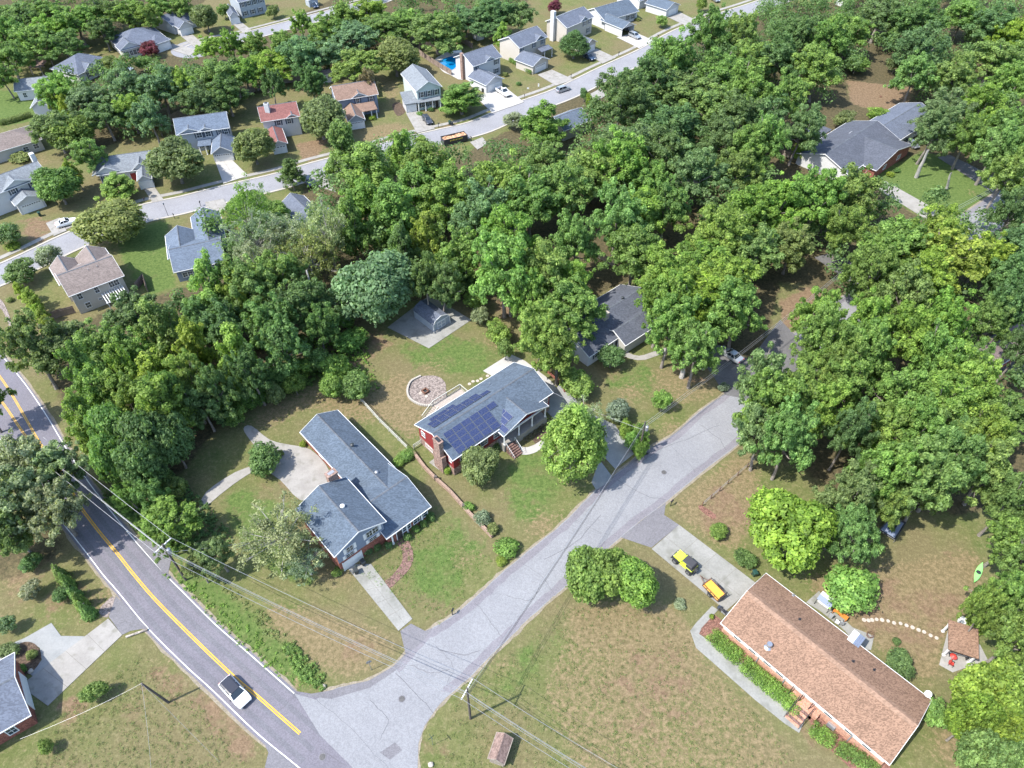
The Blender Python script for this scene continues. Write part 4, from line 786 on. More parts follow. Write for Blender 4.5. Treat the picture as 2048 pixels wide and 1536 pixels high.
# ---- large dark roofed house at upper right
B = Block((1697,349), (1800,279), 14.5, 3.0, 2.6, 'u')
h5 = house('large dark roofed brick house beside the bright green lawn at upper right', B, name='house')
B.walls(h5, 'white_siding'); B.roof(h5, 'dark_shingle')
b5 = Block((1753,341), (1826,290), 13, 2.9, 2.1, 'v'); b5.walls(h5, 'red_brick'); b5.roof(h5, 'dark_shingle'); b5.window(h5, 'f', .7, 1.5, 1.6, 1.1); b5.window(h5, 'f', .3, 1.5, 1.2, 1.1)
for t in (.2, .5, .8): b5.window(h5, 'r', t, 1.5, 1.2, 1.2)
b5c = Block((1625,283), (1664,259), 8, 2.6, .3, 'shed'); b5c.roof(h5, 'dark_shingle'); columns(h5, [b5c.P(x, y, 0) for x in (.3, b5c.L - .3) for y in (.3, 7.5)], 0, 2.4)
B = Block((1800,280), (1875,232), 11, 2.9, 2, 'u'); h6 = house('grey roofed house half covered by trees right of the large dark roof', B); B.walls(h6, 'tan_siding'); B.roof(h6, 'bluegrey_shingle')
for t in (.2, .5, .8): B.window(h6, 'f', t, 1.5, 1.2, 1.2)
B = Block((1976,746), (2110,662), (1956,731), 3, 1.8, 'u'); B.D = 9.5
h7 = house('brown roofed house cut off by the right edge of the photo', B); B.walls(h7, 'red_brick'); B.roof(h7, 'mauve_shingle')
for t in (.2, .5): B.window(h7, 'f', t, 1.5)
B = Block((-60,1514), (61,1430), 9, 3.0, 1.9, 'u')
B = Block(G(-75,1395,3.0), G(-10,1330,3.0), 9, 3.0, 1.9, 'u')
a = G(0, 1465, 3.0); b_ = G(61, 1430, 3.0); d = (b_ - a).normalized()
B = Block(a - d * 9, b_, 9.6, 3.0, 1.9, 'u'); h8 = house('grey roofed brick house cut off at the lower left edge', B); B.walls(h8, 'red_brick'); B.roof(h8, 'bluegrey_shingle'); B.garage(h8, 'r', .5, 4.6, lights=False); B.window(h8, 'f', .8, 1.5); B.window(h8, 'f', .5, 1.5)

# ---- estate houses
SHUT = 'shutter_blue'
def wins(B, rt, side, ts, z, w_=.95, h=1.35, shut=None):
    for t in ts: B.window(rt, side, t, z, w_, h, shut)
def small_gable(B, rt, t, w_, rise, roofm, wallm, z=None, dd=3.2):
    """decorative cross gable on the near slope"""
    a = B.L * t; g = Block(B.P(a - w_ / 2, .02, B.ze + .05), B.P(a + w_ / 2, .02, B.ze + .05), dd, B.ze + .05, rise, 'v', ov=.25); g.roof(rt, roofm)
    MB().add([g.P(.2, .25, g.ze - .1), g.P(w_ - .2, .25, g.ze - .1), g.P(w_ / 2, .25, g.ze + rise - .22)], [(0, 1, 2)]).build('gable', M[wallm], rt)
# S1
B = Block((352,270), (459,255), 9, 5.4, 2.4, 'u'); h = house('blue grey two storey estate house with double garage and dark shutters', B)
B.walls(h, 'blue_siding' if False else 'grey_siding'); B.roof(h, 'blue_shingle'); wins(B, h, 'f', (.40, .58), 4.3, 1.3, 1.3, SHUT); wins(B, h, 'f', (.82, .94), 4.3, .9, 1.3, SHUT); small_gable(B, h, .55, 4, .9, 'blue_shingle', 'white_siding'); small_gable(B, h, .25, 6, 1.2, 'blue_shingle', 'grey_siding')
g1 = Block((422,308), (466,303), 8.5, 2.6, 1.7, 'v'); g1.walls(h, 'grey_siding'); g1.roof(h, 'blue_shingle'); g1.garage(h, 'f', .5, 4.6)
p1 = Block((395,293), (422,290), 5.0, 2.6, .8, 'shed'); p1.roof(h, 'blue_shingle'); columns(h, [p1.P(x, .2, 0) for x in (.3, 1.8)], 0, 2.4); wins(B, h, 'f', (.42,), 1.5, 1.3, 1.3, SHUT)
# S2
B = Block((522,244), (600,232), 8.5, 5.3, 2.3, 'u'); h = house('white two storey estate house with red roof and white chimney', B)
B.walls(h, 'white_siding'); B.roof(h, 'red_shingle'); wins(B, h, 'f', (.42, .72), 4.2, 1.0, 1.3, SHUT); small_gable(B, h, .8, 3.2, .9, 'red_shingle', 'white_siding')
q = G(534, 216, 7.6); MB().box(q.x - .6, q.x + .6, q.y - .5, q.y + .5, 5, 8.9).build('chimney', M['white_siding'], h); MB().box(q.x - .35, q.x + .35, q.y - .3, q.y + .3, 8.9, 9.1).build('chimney_cap', M['black_paint'], h)
g1 = Block((541,292), (575,286), 9, 2.7, 1.1, 'v'); g1.walls(h, 'white_siding'); g1.roof(h, 'red_shingle'); g1.garage(h, 'f', .5, 3.2)
# S3
B = Block((672,202), (757,188), 9, 5.4, 2.4, 'u'); h = house('grey two storey estate house with brown roof and front porch', B)
B.walls(h, 'blue_siding'); B.roof(h, 'brown_shingle'); wins(B, h, 'f', (.5, .84), 4.3, .95, 1.3, SHUT); small_gable(B, h, .55, 4.5, 1.2, 'brown_shingle', 'grey_siding'); wins(B, h, 'l', (.5,), 4, .8, 1.2)
p1 = Block((712,226), (755,218), 3.4, 2.7, 1.0, 'shed'); p1.roof(h, 'brown_shingle'); columns(h, [p1.P(x, .25, 0) for x in (.3, 2.2, 4.4, p1.L - .3)], 0, 2.5); wins(B, h, 'f', (.62, .8), 1.4, .9, 1.3, SHUT)
g1 = Block((696,243), (730,238), 10, 2.7, 1.6, 'v'); g1.walls(h, 'grey_siding'); g1.roof(h, 'brown_shingle'); g1.garage(h, 'f', .55, 3.6)
# S4
B = Block((832,183), (884,173), (808,146), 5.8, 2.2, 'v'); h = house('two storey estate house with gable front, pale green siding and single garage', B)
B.walls(h, 'green_siding'); B.roof(h, 'light_shingle'); wins(B, h, 'f', (.2, .5, .8), 4.4, .95, 1.5, SHUT)
p1 = Block((835,206), (882,199), 1.9, 2.8, .5, 'shed'); p1.roof(h, 'light_shingle'); columns(h, [p1.P(x, .2, 0) for x in (.25, 2.3, 4.4, p1.L - .25)], 0, 2.6); wins(B, h, 'f', (.22, .55), 1.5, 1.2, 1.4, SHUT); B.door(h, 'f', .8, 'dark_door')
g1 = Block((809,209), (836,205), 5.5, 2.7, 1.3, 'shed'); g1.walls(h, 'white_siding'); g1.roof(h, 'light_shingle'); g1.garage(h, 'f', .5, 2.7, lights=False)
# S5 pool house
B = Block((946,133), (1004,113), 9.5, 5.4, 2.3, 'u'); h = house('white two storey house beside the swimming pool with brick chimney on its gable', B)
B.walls(h, 'white_siding'); B.roof(h, 'bluegrey_shingle'); wins(B, h, 'f', (.1, .85), 4.2, 1.0, 1.4, SHUT); wins(B, h, 'f', (.85,), 1.5, 1.3, 1.4, SHUT); small_gable(B, h, .6, 4, 1.1, 'bluegrey_shingle', 'white_siding')
q = B.P(-.05, B.D * .55, 0); MB().obox(q + Z3 * 3.9, Vector((*B.U, 0)), Vector((*B.V, 0)), Z3, .4, .55, 3.9).build('chimney', M['chimney_brick'], h)
g1 = Block((972,171), (1008,157), 8.5, 2.7, 1.7, 'v'); g1.walls(h, 'white_siding'); g1.roof(h, 'bluegrey_shingle'); g1.garage(h, 'f', .5, 4.7, lights=False)
# S6
B = Block((1039,96), (1095,73), 9.5, 5.4, 2.2, 'u'); h = house('taupe two storey house with clipped hedge along its garage', B)
B.walls(h, 'cream_siding'); B.roof(h, 'bluegrey_shingle'); wins(B, h, 'f', (.08, .55, .88), 4.2, .85, 1.3, SHUT); small_gable(B, h, .75, 4.4, 1.2, 'bluegrey_shingle', 'brown_siding')
g1 = Block((1066,133), (1100,118), 8, 2.7, 1.7, 'v'); g1.walls(h, 'cream_siding'); g1.roof(h, 'bluegrey_shingle'); g1.garage(h, 'f', .5, 4.7)
p1 = Block((1084,104), (1106,96), 2.4, 2.8, .5, 'shed'); p1.roof(h, 'bluegrey_shingle'); columns(h, [p1.P(x, .2, 0) for x in (1.4, p1.L - .2)], 0, 2.6)
# S7
B = Block((1134,56), (1188,33), 9.5, 5.4, 2.2, 'u'); h = house('pale two storey house with tall white chimney behind the conical tree', B)
B.walls(h, 'cream_siding'); B.roof(h, 'bluegrey_shingle'); wins(B, h, 'f', (.7, .9), 4.2, 1.0, 1.4, SHUT); wins(B, h, 'f', (.86,), 1.5, 1.0, 1.4, SHUT); small_gable(B, h, .65, 4.2, 1.2, 'bluegrey_shingle', 'grey_siding')
q = B.P(-.3, B.D * .62, 0); MB().obox(q + Z3 * 4.7, Vector((*B.U, 0)), Vector((*B.V, 0)), Z3, .55, .75, 4.7).build('chimney', M['white_siding'], h)
g1 = Block((1172,93), (1195,83), 7.5, 2.7, 1.6, 'v'); g1.walls(h, 'cream_siding'); g1.roof(h, 'bluegrey_shingle'); g1.garage(h, 'f', .5, 4.0, lights=False)
# S8
B = Block((1210,42), (1278,22), 12, 3.0, 2.6, 'u'); h = house('low white bungalow with an open garage holding a silver car', B)
B.walls(h, 'white_siding'); B.roof(h, 'slate_shingle'); wins(B, h, 'f', (.72, .88), 1.6, 1.1, 1.5, SHUT)
g1 = Block((1245,58), (1272,49), 11, 2.9, 1.5, 'v'); g1.roof(h, 'slate_shingle')
for t in (0, 1):
    c = g1.P(.4 + t * (g1.L - .8), 4.5, 1.3); MB().obox(c, Vector((*g1.U, 0)), Vector((*g1.V, 0)), Z3, .1, 4.1, 1.35).build('garage_wall', M['white_siding'], h)
MB().add([g1.P(.4, .4, 2.75), g1.P(g1.L - .4, .4, 2.75), g1.P(g1.L / 2, .4, 4.1)], [(0, 1, 2)]).build('gable', M['white_siding'], h)
B = Block((1280,2), (1335,-16), 12, 3.0, 2.3, 'u'); h = house('white house with double garage at the top edge of the estate', B); B.walls(h, 'white_siding'); B.roof(h, 'slate_shingle')
g1 = Block((1334,20), (1361,9), 10, 2.8, 1.7, 'v'); g1.walls(h, 'white_siding'); g1.roof(h, 'slate_shingle'); g1.garage(h, 'f', .5, 4.6, lights=False)
# left cluster
B = Block((243,101), (337,78), 14, 3.0, 3.2, 'hip'); h = house('white house with hipped grey roof behind the red maple', B); B.walls(h, 'white_siding'); B.roof(h, 'bluegrey_shingle'); wins(B, h, 'f', (.08, .16, .24, .32), 1.5, .9, 1.5, SHUT)
small_gable(B, h, .2, 7, 1.9, 'bluegrey_shingle', 'white_siding', dd=5); g1 = Block((308,90), (342,78), 6, 2.9, 1.6, 'hip'); g1.walls(h, 'white_siding'); g1.roof(h, 'bluegrey_shingle'); g1.garage(h, 'f', .5, 4.4, lights=False)
B = Block((156,150), (222,118), (104,135), 3.0, 3.0, 'hip'); h = house('white house with dark grey hipped roof left of the red maple', B); B.walls(h, 'white_siding'); B.roof(h, 'bluegrey_shingle'); wins(B, h, 'f', (.3, .45, .7), 1.5, 1.0, 1.5, SHUT); wins(B, h, 'l', (.3, .7), 1.6)
small_gable(B, h, .4, 5, 1.6, 'bluegrey_shingle', 'white_siding', dd=4)
B = Block((28,183), (102,175), 8, 3.0, 1.9, 'u'); h = house('pale grey roofed house among lawns at the far left', B); B.walls(h, 'white_siding'); B.roof(h, 'light_shingle'); wins(B, h, 'f', (.2,), 1.5); small_gable(B, h, .8, 6, 1.7, 'light_shingle', 'white_siding', dd=5)
g1 = Block((60,216), (100,212), 9, 2.8, 1.8, 'v'); g1.walls(h, 'white_siding'); g1.roof(h, 'light_shingle')
B = Block((-60,320), (84,278), 10.5, 3.0, 2.1, 'hip'); h = house('tan roofed bungalow at the left edge', B); B.walls(h, 'tan_siding'); B.roof(h, 'tan_shingle', trim='off_white'); wins(B, h, 'f', (.75, .9), 1.5, 1.2, 1.2)
a = h; q = G(60, 297); ac = root('air_conditioner', 'dark air conditioning unit against the tan roofed bungalow', 'air conditioner', (q.x, q.y, 0)); MB().box(q.x - .5, q.x + .5, q.y - .45, q.y + .45, 0, .9).build('casing', M['dull_metal'], ac); MB().tube((q.x, q.y, .9), (q.x, q.y, .95), .38, n=14).build('fan_grille', M['black_paint'], ac)
B = Block((-70,412), (97,349), 8.5, 5.2, 2.0, 'u'); h = house('white two storey house with pale roof and chimney at the left edge', B); B.walls(h, 'white_siding'); B.roof(h, 'light_shingle'); small_gable(B, h, .62, 7, 1.6, 'light_shingle', 'white_siding', dd=4); wins(B, h, 'f', (.55, .8), 4.2, 1.0, 1.2, SHUT); wins(B, h, 'f', (.6,), 1.6, 1.6, 1.2, SHUT)
q = B.P(B.L + .1, B.D * .8, 0); MB().obox(q + Z3 * 4.1, Vector((*B.U, 0)), Vector((*B.V, 0)), Z3, .5, .6, 4.1).build('chimney', M['white_siding'], h)
g1 = Block((30,412), (88,392), 7, 2.8, 1.4, 'v'); g1.walls(h, 'white_siding'); g1.roof(h, 'light_shingle'); g1.garage(h, 'f', .5, 4.4)
B = Block((193,351), (302,336), 9.5, 2.9, 2.3, 'u'); h = house('single storey light grey roofed house with a dark red front door', B); B.walls(h, 'white_siding'); B.roof(h, 'light_shingle'); small_gable(B, h, .2, 7, 1.8, 'light_shingle', 'white_siding', dd=5); small_gable(B, h, .82, 4.5, 1.7, 'light_shingle', 'white_siding', dd=5)
B.door(h, 'f', .64, 'red_door', w_=1.3); B.window(h, 'f', .1, 1.5, 1.0, 1.4, SHUT); g1 = Block((274,362), (303,357), 5, 2.6, 1.2, 'v'); g1.walls(h, 'white_siding'); g1.roof(h, 'light_shingle'); g1.garage(h, 'f', .5, 3, lights=False)
B = Block((345,52), (392,35), 11, 3.0, 2.2, 'u'); h = house('small white house with garage left of the round tree at the top', B); B.walls(h, 'white_siding'); B.roof(h, 'bluegrey_shingle'); g1 = Block((358,57), (386,49), 8, 2.8, 1.8, 'v'); g1.walls(h, 'white_siding'); g1.roof(h, 'bluegrey_shingle'); g1.garage(h, 'f', .5, 4.2, lights=False)
B = Block((476,5), (530,-8), 9, 5.6, 2.3, 'u'); h = house('pale blue house with dark shutters cut by the top edge', B); B.walls(h, 'grey_siding'); B.roof(h, 'bluegrey_shingle'); wins(B, h, 'f', (.12, .35, .6, .85), 4.4, 1.0, 1.4, SHUT); wins(B, h, 'f', (.15, .45, .75), 1.5, 1.0, 1.4, SHUT)
g1 = Block((459,34), (478,31), 9, 2.8, 1.6, 'v'); g1.walls(h, 'white_siding'); g1.roof(h, 'bluegrey_shingle'); g1.garage(h, 'f', .5, 2.9, lights=False)
# M1 tan roofed house seen from behind, with pergola
B = Block((137,593), (248,551), 9.6, 5.0, 2.2, 'u'); h = M1 = house('cream two storey house with tan roof and rear pergola at left', B); B.walls(h, 'cream_siding'); B.roof(h, 'tan_shingle')
wins(B, h, 'f', (.14, .47), 3.9, .8, 1.3); wins(B, h, 'f', (.76, .86), 3.9, .9, 1.3); wins(B, h, 'f', (.2,), 1.4, .9, 1.2); wins(B, h, 'f', (.45,), 1.7, .6, .5); wins(B, h, 'l', (.5,), 3.8)
for t, w_ in ((.2, 5.0), (.72, 6.0)):
    a = B.L * t; g_ = Block(B.P(a - w_ / 2, B.D * .55, 4.7), B.P(a + w_ / 2, B.D * .55, 4.7), B.D * .45 + 3.2, 4.7, 1.9, 'v'); g_.roof(h, 'tan_shingle'); g_.walls(h, 'cream_siding')
for a, b_ in ((5.5, 6.0), (7.2, 6.2)): pvent(B, h, a, 3.6)
q = G(228, 609); pg = root('pergola', 'white slatted pergola at the back of the tan roofed house', 'pergola', (q.x, q.y, 0)); Bu, Bv = Vector((*B.U, 0)), Vector((*B.V, 0))
q = B.P(B.L - 3.2, -1.6, 0)
for s in (-1, 1):
    for s2 in (-1, 1): MB().obox(q + Bu * s * 1.9 + Bv * s2 * 1.6 + Z3 * 1.25, Bu, Bv, Z3, .07, .07, 1.25).build('post', M['white_paint'], pg)
    MB().obox(q + Bv * s * 1.6 + Z3 * 2.55, Bu, Bv, Z3, 2.2, .06, .09).build('beam', M['white_paint'], pg)
for k in range(9): MB().obox(q + Bu * (k - 4) * .5 + Z3 * 2.72, Bu, Bv, Z3, .08, 2.0, .07).build('slat', M['white_paint'], pg)
# M2
B = Block((347,545), (452,522), 10.8, 2.9, 2.2, 'u'); h = house('bluish slate roofed single storey house behind the tall mixed trees', B); B.walls(h, 'blue_siding'); B.roof(h, 'blue_shingle', trim='off_white'); wins(B, h, 'f', (.16, .26, .62, .7), 1.5, 1.0, 1.1)
for t, w_, ln in ((.22, 6.2, 4), (.78, 6.4, 9.5)):
    a = B.L * t; g_ = Block(B.P(a - w_ / 2, B.D * .5, 2.85), B.P(a + w_ / 2, B.D * .5, 2.85), B.D * .5 + ln, 2.85, 1.9, 'v'); g_.roof(h, 'blue_shingle'); g_.walls(h, 'blue_siding')
# M3
B = Block((617,480), (690,452), 10, 2.9, 2.1, 'u'); h = house('grey L shaped roof half hidden by trees below the estate street', B); B.walls(h, 'tan_siding'); B.roof(h, 'bluegrey_shingle')
for t, w_, ln in ((.48, 6.0, 7.5), (-.1, 5, .5)):
    a = B.L * t; g_ = Block(B.P(a - w_ / 2, B.D * .5, 2.85), B.P(a + w_ / 2, B.D * .5, 2.85), B.D * .5 + ln, 2.85, 1.8, 'v'); g_.roof(h, 'bluegrey_shingle'); g_.walls(h, 'tan_siding')
B = Block((1128,262), (1182,240), 8, 3.2, 2.2, 'u'); h = house('blue grey roof peeking out beside the bright green tree', B); B.walls(h, 'tan_siding'); B.roof(h, 'blue_shingle')

# ---- green gambrel shed
U42 = Vector((math.cos(math.radians(42)), math.sin(math.radians(42)), 0)); V42 = Vector((-U42.y, U42.x, 0))
a = G(867, 664); b_ = G(899, 645); X = (b_ - a).normalized(); Y = Vector((-X.y, X.x, 0)); wd = (b_ - a).length; c = (a + b_) / 2
gs = root('gambrel_shed', 'grey green gambrel roofed shed with white trim on a concrete pad', 'shed', tuple(c))
prof = [(-.5, 0), (-.5, 1.7), (-.36, 2.55), (0, 3.05), (.36, 2.55), (.5, 1.7), (.5, 0)]
pr = [(p[0] * wd, p[1]) for p in prof]
f0 = [c + X * x + Z3 * z for x, z in pr]; f1 = [p + Y * 6.0 for p in f0]; n = 7
MB().add(f0 + f1, [tuple(range(n)), tuple(range(2 * n - 1, n - 1, -1)), (0, n, n + 1, 1), (6, 5, 12, 13)]).build('wall', M['green_siding' if False else 'grey_siding'], gs)
mb = MB(); e = .12
for i in range(1, 5):
    A, Bq = f0[i] - Y * .15, f0[i + 1] - Y * .15; up = Vector((0, 0, .1)); A2, B2 = A + Y * 6.3, Bq + Y * 6.3
    mb.add([A, Bq, B2, A2, A + up, Bq + up, B2 + up, A2 + up], [(4, 5, 6, 7), (0, 4, 7, 3), (0, 1, 5, 4), (1, 2, 6, 5), (3, 7, 6, 2)])
mb.build('roof', M['bluegrey_shingle'], gs)
mb = MB()
for i in range(6):
    A, Bq = f0[i], f0[i + 1]; d = (Bq - A); mb.obox((A + Bq) / 2 - Y * .2, d.normalized(), Y, d.normalized().cross(Y), d.length / 2, .04, .07)
mb.obox(c + Z3 * 1.75 - Y * .03, X, Y, Z3, wd / 2, .03, .05); mb.build('trim', M['white_paint'], gs)
for s in (-1, 1):
    d = MB().obox(c + X * s * .5 + Z3 * .88 - Y * .04, X, Y, Z3, .48, .03, .8).build('door', M['grey_siding'], gs); mb = MB()
    for sx in (-1, 1): mb.obox(c + X * (s * .5 + sx * .44) + Z3 * .88 - Y * .085, X, Y, Z3, .04, .012, .8)
    for z in (.12, .88, 1.64): mb.obox(c + X * s * .5 + Z3 * z - Y * .083, X, Y, Z3, .42, .01, .045)
    mb.build('door_trim', M['white_paint'], d)
# ---- small outbuildings
def shed(label, p0, p1, dpt, ze, rise, wall, roofm, ridge='v', win=False, name='garden_shed'):
    B = Block(p0, p1, dpt, ze, rise, ridge, ov=.15); s = house(label, B, cat='shed', name=name); B.walls(s, wall); B.roof(s, roofm)
    if win: wins(B, s, 'f', (.25, .75), ze - .9, .6, .6)
    else: B.door(s, 'f', .5, 'off_white', w_=1.0, h=1.8)
    return s
shed('white garden shed with two small windows behind the brown roofed house', (635,151), (664,148), 3, 2.5, .9, 'white_siding', 'tan_shingle', 'u', True)
shed('small white playhouse shed near the wood behind the pool', (954,68), (969,64), 3, 2.3, 1.0, 'white_siding', 'slate_shingle')
shed('pale blue shed at the very top beside the car', (617,2), (636,-2), 4, 2.4, .8, 'grey_siding', 'light_shingle')
shed('small white shed partly under leaves left of the upper field', (1688,0), (1700,-4), 3, 2.4, .7, 'white_siding', 'light_shingle')
q = G(70, 140); lt = root('open_shelter', 'open shelter with a flat brownish roof beside the wood at far left', 'shelter', (q.x, q.y, 0)); B = Block((56,134), (80,135), 7, 2.6, .5, 'shed'); B.roof(lt, 'brown_roofing'); columns(lt, [B.P(x, y, 0) for x in (.3, B.L - .3) for y in (.3, 6.5)], 0, 2.5, 'weathered_wood')
# garden shelter with terracotta roof at right
B = Block((1897,1298), (1958,1318), (1905,1266), 2.3, .35, 'shed'); B.D = 4.2
ps = house('terracotta roofed garden shelter beside the right hand trees', B, cat='shelter', name='garden_shelter'); B.roof(ps, 'ranch_shingle', name='roof'); columns(ps, [B.P(x, y, 0) for x in (.3, B.L - .3) for y in (.3, 3.8)], 0, 2.2)
sheet('patio', [(1878,1330),(1895,1262),(1960,1290),(1975,1320),(1905,1345)], 0.06, 'concrete')
# brown roofed timber kiosk at the bottom
a = G(976, 1515, 1.9); b_ = G(994, 1463, 1.9)
B = Block(G(977,1518,1.6), G(1012,1533,1.6) , 4.3, 1.6, .75, 'v', ov=.12); kk = house('small timber hutch with ridged brown roof on the lawn at the bottom', B, cat='hutch', name='timber_hutch')
U_ = (b_ - a).normalized().xy; B.V = U_; B.U = Vector((U_.y, -U_.x)); B.O = a.xy; B.L = 2.0; B.D = (b_ - a).length
kk.location = B.P(1, 2, 0); kk['_o'] = list(kk.location); B.walls(kk, 'weathered_wood'); B.roof(kk, 'brown_roofing', trim='weathered_wood', ridge_m='brown_roofing')
# ---------------------------------------------------------------- deck, walls, fences
Zv = Vector((0, 0, 1))
def fence(label, pts, h=1.8, post=2.4, wood='fence_wood', kind='board', name='wooden_fence', cat='fence', world=False, group=None):
    P = [Vector((*G(*p).xy, 0)) for p in pts] if not world else pts
    r = root(name, label, cat, tuple(P[0]), group)
    for a, b in zip(P, P[1:]):
        L_ = (b - a).length; n = max(1, round(L_ / post)); d = (b - a).normalized(); nn = Vector((-d.y, d.x, 0))
        for k in range(n):
            p0 = a.lerp(b, k / n); p1 = a.lerp(b, (k + 1) / n); c = (p0 + p1) / 2; hl = (p1 - p0).length / 2
            MB().obox(p0 + Zv * h * .52, d, nn, Zv, .055, .055, h * .54).build('post', M[wood], r)
            mb = MB()
            if kind == 'board':
                m = 8
                for j in range(m): mb.obox(p0.lerp(p1, (j + .5) / m) + nn * (.07 + .012 * (j % 2)) + Zv * (h / 2 + rnd(-.03, .03)), d, nn, Zv, hl / m * .96, .014, h / 2)
                mb.obox(c + Zv * h * .2, d, nn, Zv, hl, .02, .05).obox(c + Zv * h * .8, d, nn, Zv, hl, .02, .05); mb.build('fence_panel', M[wood], r)
            elif kind == 'rail':
                for z in (.35, .7, 1.0): mb.obox(c + Zv * h * z, d, nn, Zv, hl, .03, .05)
                mb.build('rail', M[wood], r)
            else:
                for z in (.3, .6, .97): mb.tube(p0 + Zv * h * z, p1 + Zv * h * z, .018, n=4)
                mb.build('wire_strand', M['dull_metal'], r)
        MB().obox(b + Zv * h * .52, d, nn, Zv, .055, .055, h * .54).build('post', M[wood], r)
    return r
fence('weathered board fence around the swimming pool garden', [(880,92),(840,97),(838,110),(868,130),(903,151)])
fence('short board fence between the pool garden and the small playhouse shed', [(918,82),(945,98)], name='wooden_fence')
fence('brown board fence dropping down beside the brown roofed house', [(728,128),(738,150),(752,170),(757,195)], 1.9)
fence('long grey board fence along the wood behind the blue grey garage house', [(345,268),(343,243),(360,235),(440,213),(490,195),(510,183)], 1.9, wood='weathered_wood')
fence('long grey board fence along the wood behind the red roofed house', [(516,182),(560,168),(620,160)], 1.9, wood='weathered_wood')
fence('dark board fence at the lower left of the tan roofed house', [(104,640),(122,634),(152,626)], 1.8)
fence('dark board fence in the shadow behind the tan roofed house', [(275,580),(290,562),(296,585)], 1.8)
fence('leaning grey board fence in the wood above the dark roofed house', [(1165,498),(1185,508),(1202,520),(1228,535)], 1.8, wood='weathered_wood')
fence('grey board fence under the trees left of the large dark roof', [(1545,302),(1578,318)], 1.6, wood='weathered_wood')
fence('dark chain fence on the bare slope right of the side street', [(1404,1012),(1455,968),(1513,918)], 1.1, kind='wire', wood='rusty', name='wire_fence')
fence('low wire fence between the two back gardens', [(722,803),(760,845),(815,900)], 1.2, kind='rail', wood='rail_wood', name='rail_fence')
fence('short rail fence joining the corner of the solar house', [(828,898),(846,886)], 1.1, kind='rail', wood='rail_wood', name='rail_fence')
fence('old rail fence beneath the trees behind the lawn shed', [(995,605),(1015,595),(1030,590)], 1.1, kind='rail', wood='timber', name='rail_fence')
# timber retaining wall between the front gardens
P = [Vector((*G(*p).xy, 0)) for p in [(826,906),(850,938),(872,960),(900,985),(940,1030),(985,1076)]]
rw = root('garden_wall', 'reddish brown low timber wall running between the two front gardens', 'garden wall', tuple(P[0]))
for a, b in zip(P, P[1:]):
    d = (b - a).normalized(); nn = Vector((-d.y, d.x, 0)); n = max(1, round((b - a).length / 2.4))
    for k in range(n):
        p0 = a.lerp(b, k / n); p1 = a.lerp(b, (k + 1) / n); c = (p0 + p1) / 2; hl = (p1 - p0).length / 2 - .02
        for j in range(3): MB().obox(c + Zv * (.13 + .24 * j) + nn * (.02 * (j % 2)) , d, nn, Zv, hl, .20, .112).build('timber', M['timber'], rw)
for p in (P[2], P[3] * .3 + P[4] * .7): MB().box(p.x - .22, p.x + .22, p.y - .22, p.y + .22, 0, 1.0).build('post', M['pole_wood'], rw)
# retaining edging right of the solar house
P = [Vector((*G(*p).xy, 0)) for p in [(1070,728),(1100,748),(1122,768),(1130,785)]]
re_ = root('garden_wall', 'low brick edging wall curving along the right side of the solar house', 'garden wall', tuple(P[0]))
for a, b in zip(P, P[1:]):
    d = (b - a).normalized(); nn = Vector((-d.y, d.x, 0))
    for k in range(4):
        p0 = a.lerp(b, k / 4); p1 = a.lerp(b, (k + 1) / 4); MB().obox((p0 + p1) / 2 + Zv * .2, d, nn, Zv, (p1 - p0).length / 2 - .02, .15, .22).build('brick_block', M['red_brick'], re_)
# fire pit ring
g = G(852, 783); fr = root('stone_edging', 'curved pale stone edging around the gravel fire pit circle', 'edging', (g.x, g.y, 0))
ring = smooth_path(poly_w([(842,753),(822,764),(815,782),(820,798),(840,810),(862,812),(875,806)]), 6)
for i in range(0, len(ring) - 1):
    a, b = ring[i], ring[i + 1]; d = Vector((*(b - a), 0)).normalized(); nn = Vector((-d.y, d.x, 0)); MB().obox(Vector((*((a + b) / 2), .16)), d, nn, Zv, (b - a).length / 2 - .02, .17, .17 + rnd(0, .03)).build('edging_block', M['curb_stone'], fr)
g = G(851, 784); fp = root('fire_pit', 'small dark square fire pit in the middle of the gravel circle', 'fire pit', (g.x, g.y, 0))
for k in range(4):
    a = math.radians(42 + 90 * k); d = Vector((math.cos(a), math.sin(a), 0)); nn = Vector((-d.y, d.x, 0)); MB().obox(Vector((g.x, g.y, .22)) + d * .45, nn, d, Zv, .5, .1, .22).build('side', M['rusty'], fp)
MB().box(g.x - .35, g.x + .35, g.y - .35, g.y + .35, .03, .15).build('ash_bed', M['bin_black'], fp)
for p in ((853,793),(842,786)): 
    q = G(*p); st = root('stone', 'pale flat stone lying %s the small fire pit' % ('in front of' if p[0] == 853 else 'left of'), 'stone', (q.x, q.y, 0)); MB().tube((q.x, q.y, 0), (q.x, q.y, .12), .35, .28, n=9).build('slab', M['stone'], st)
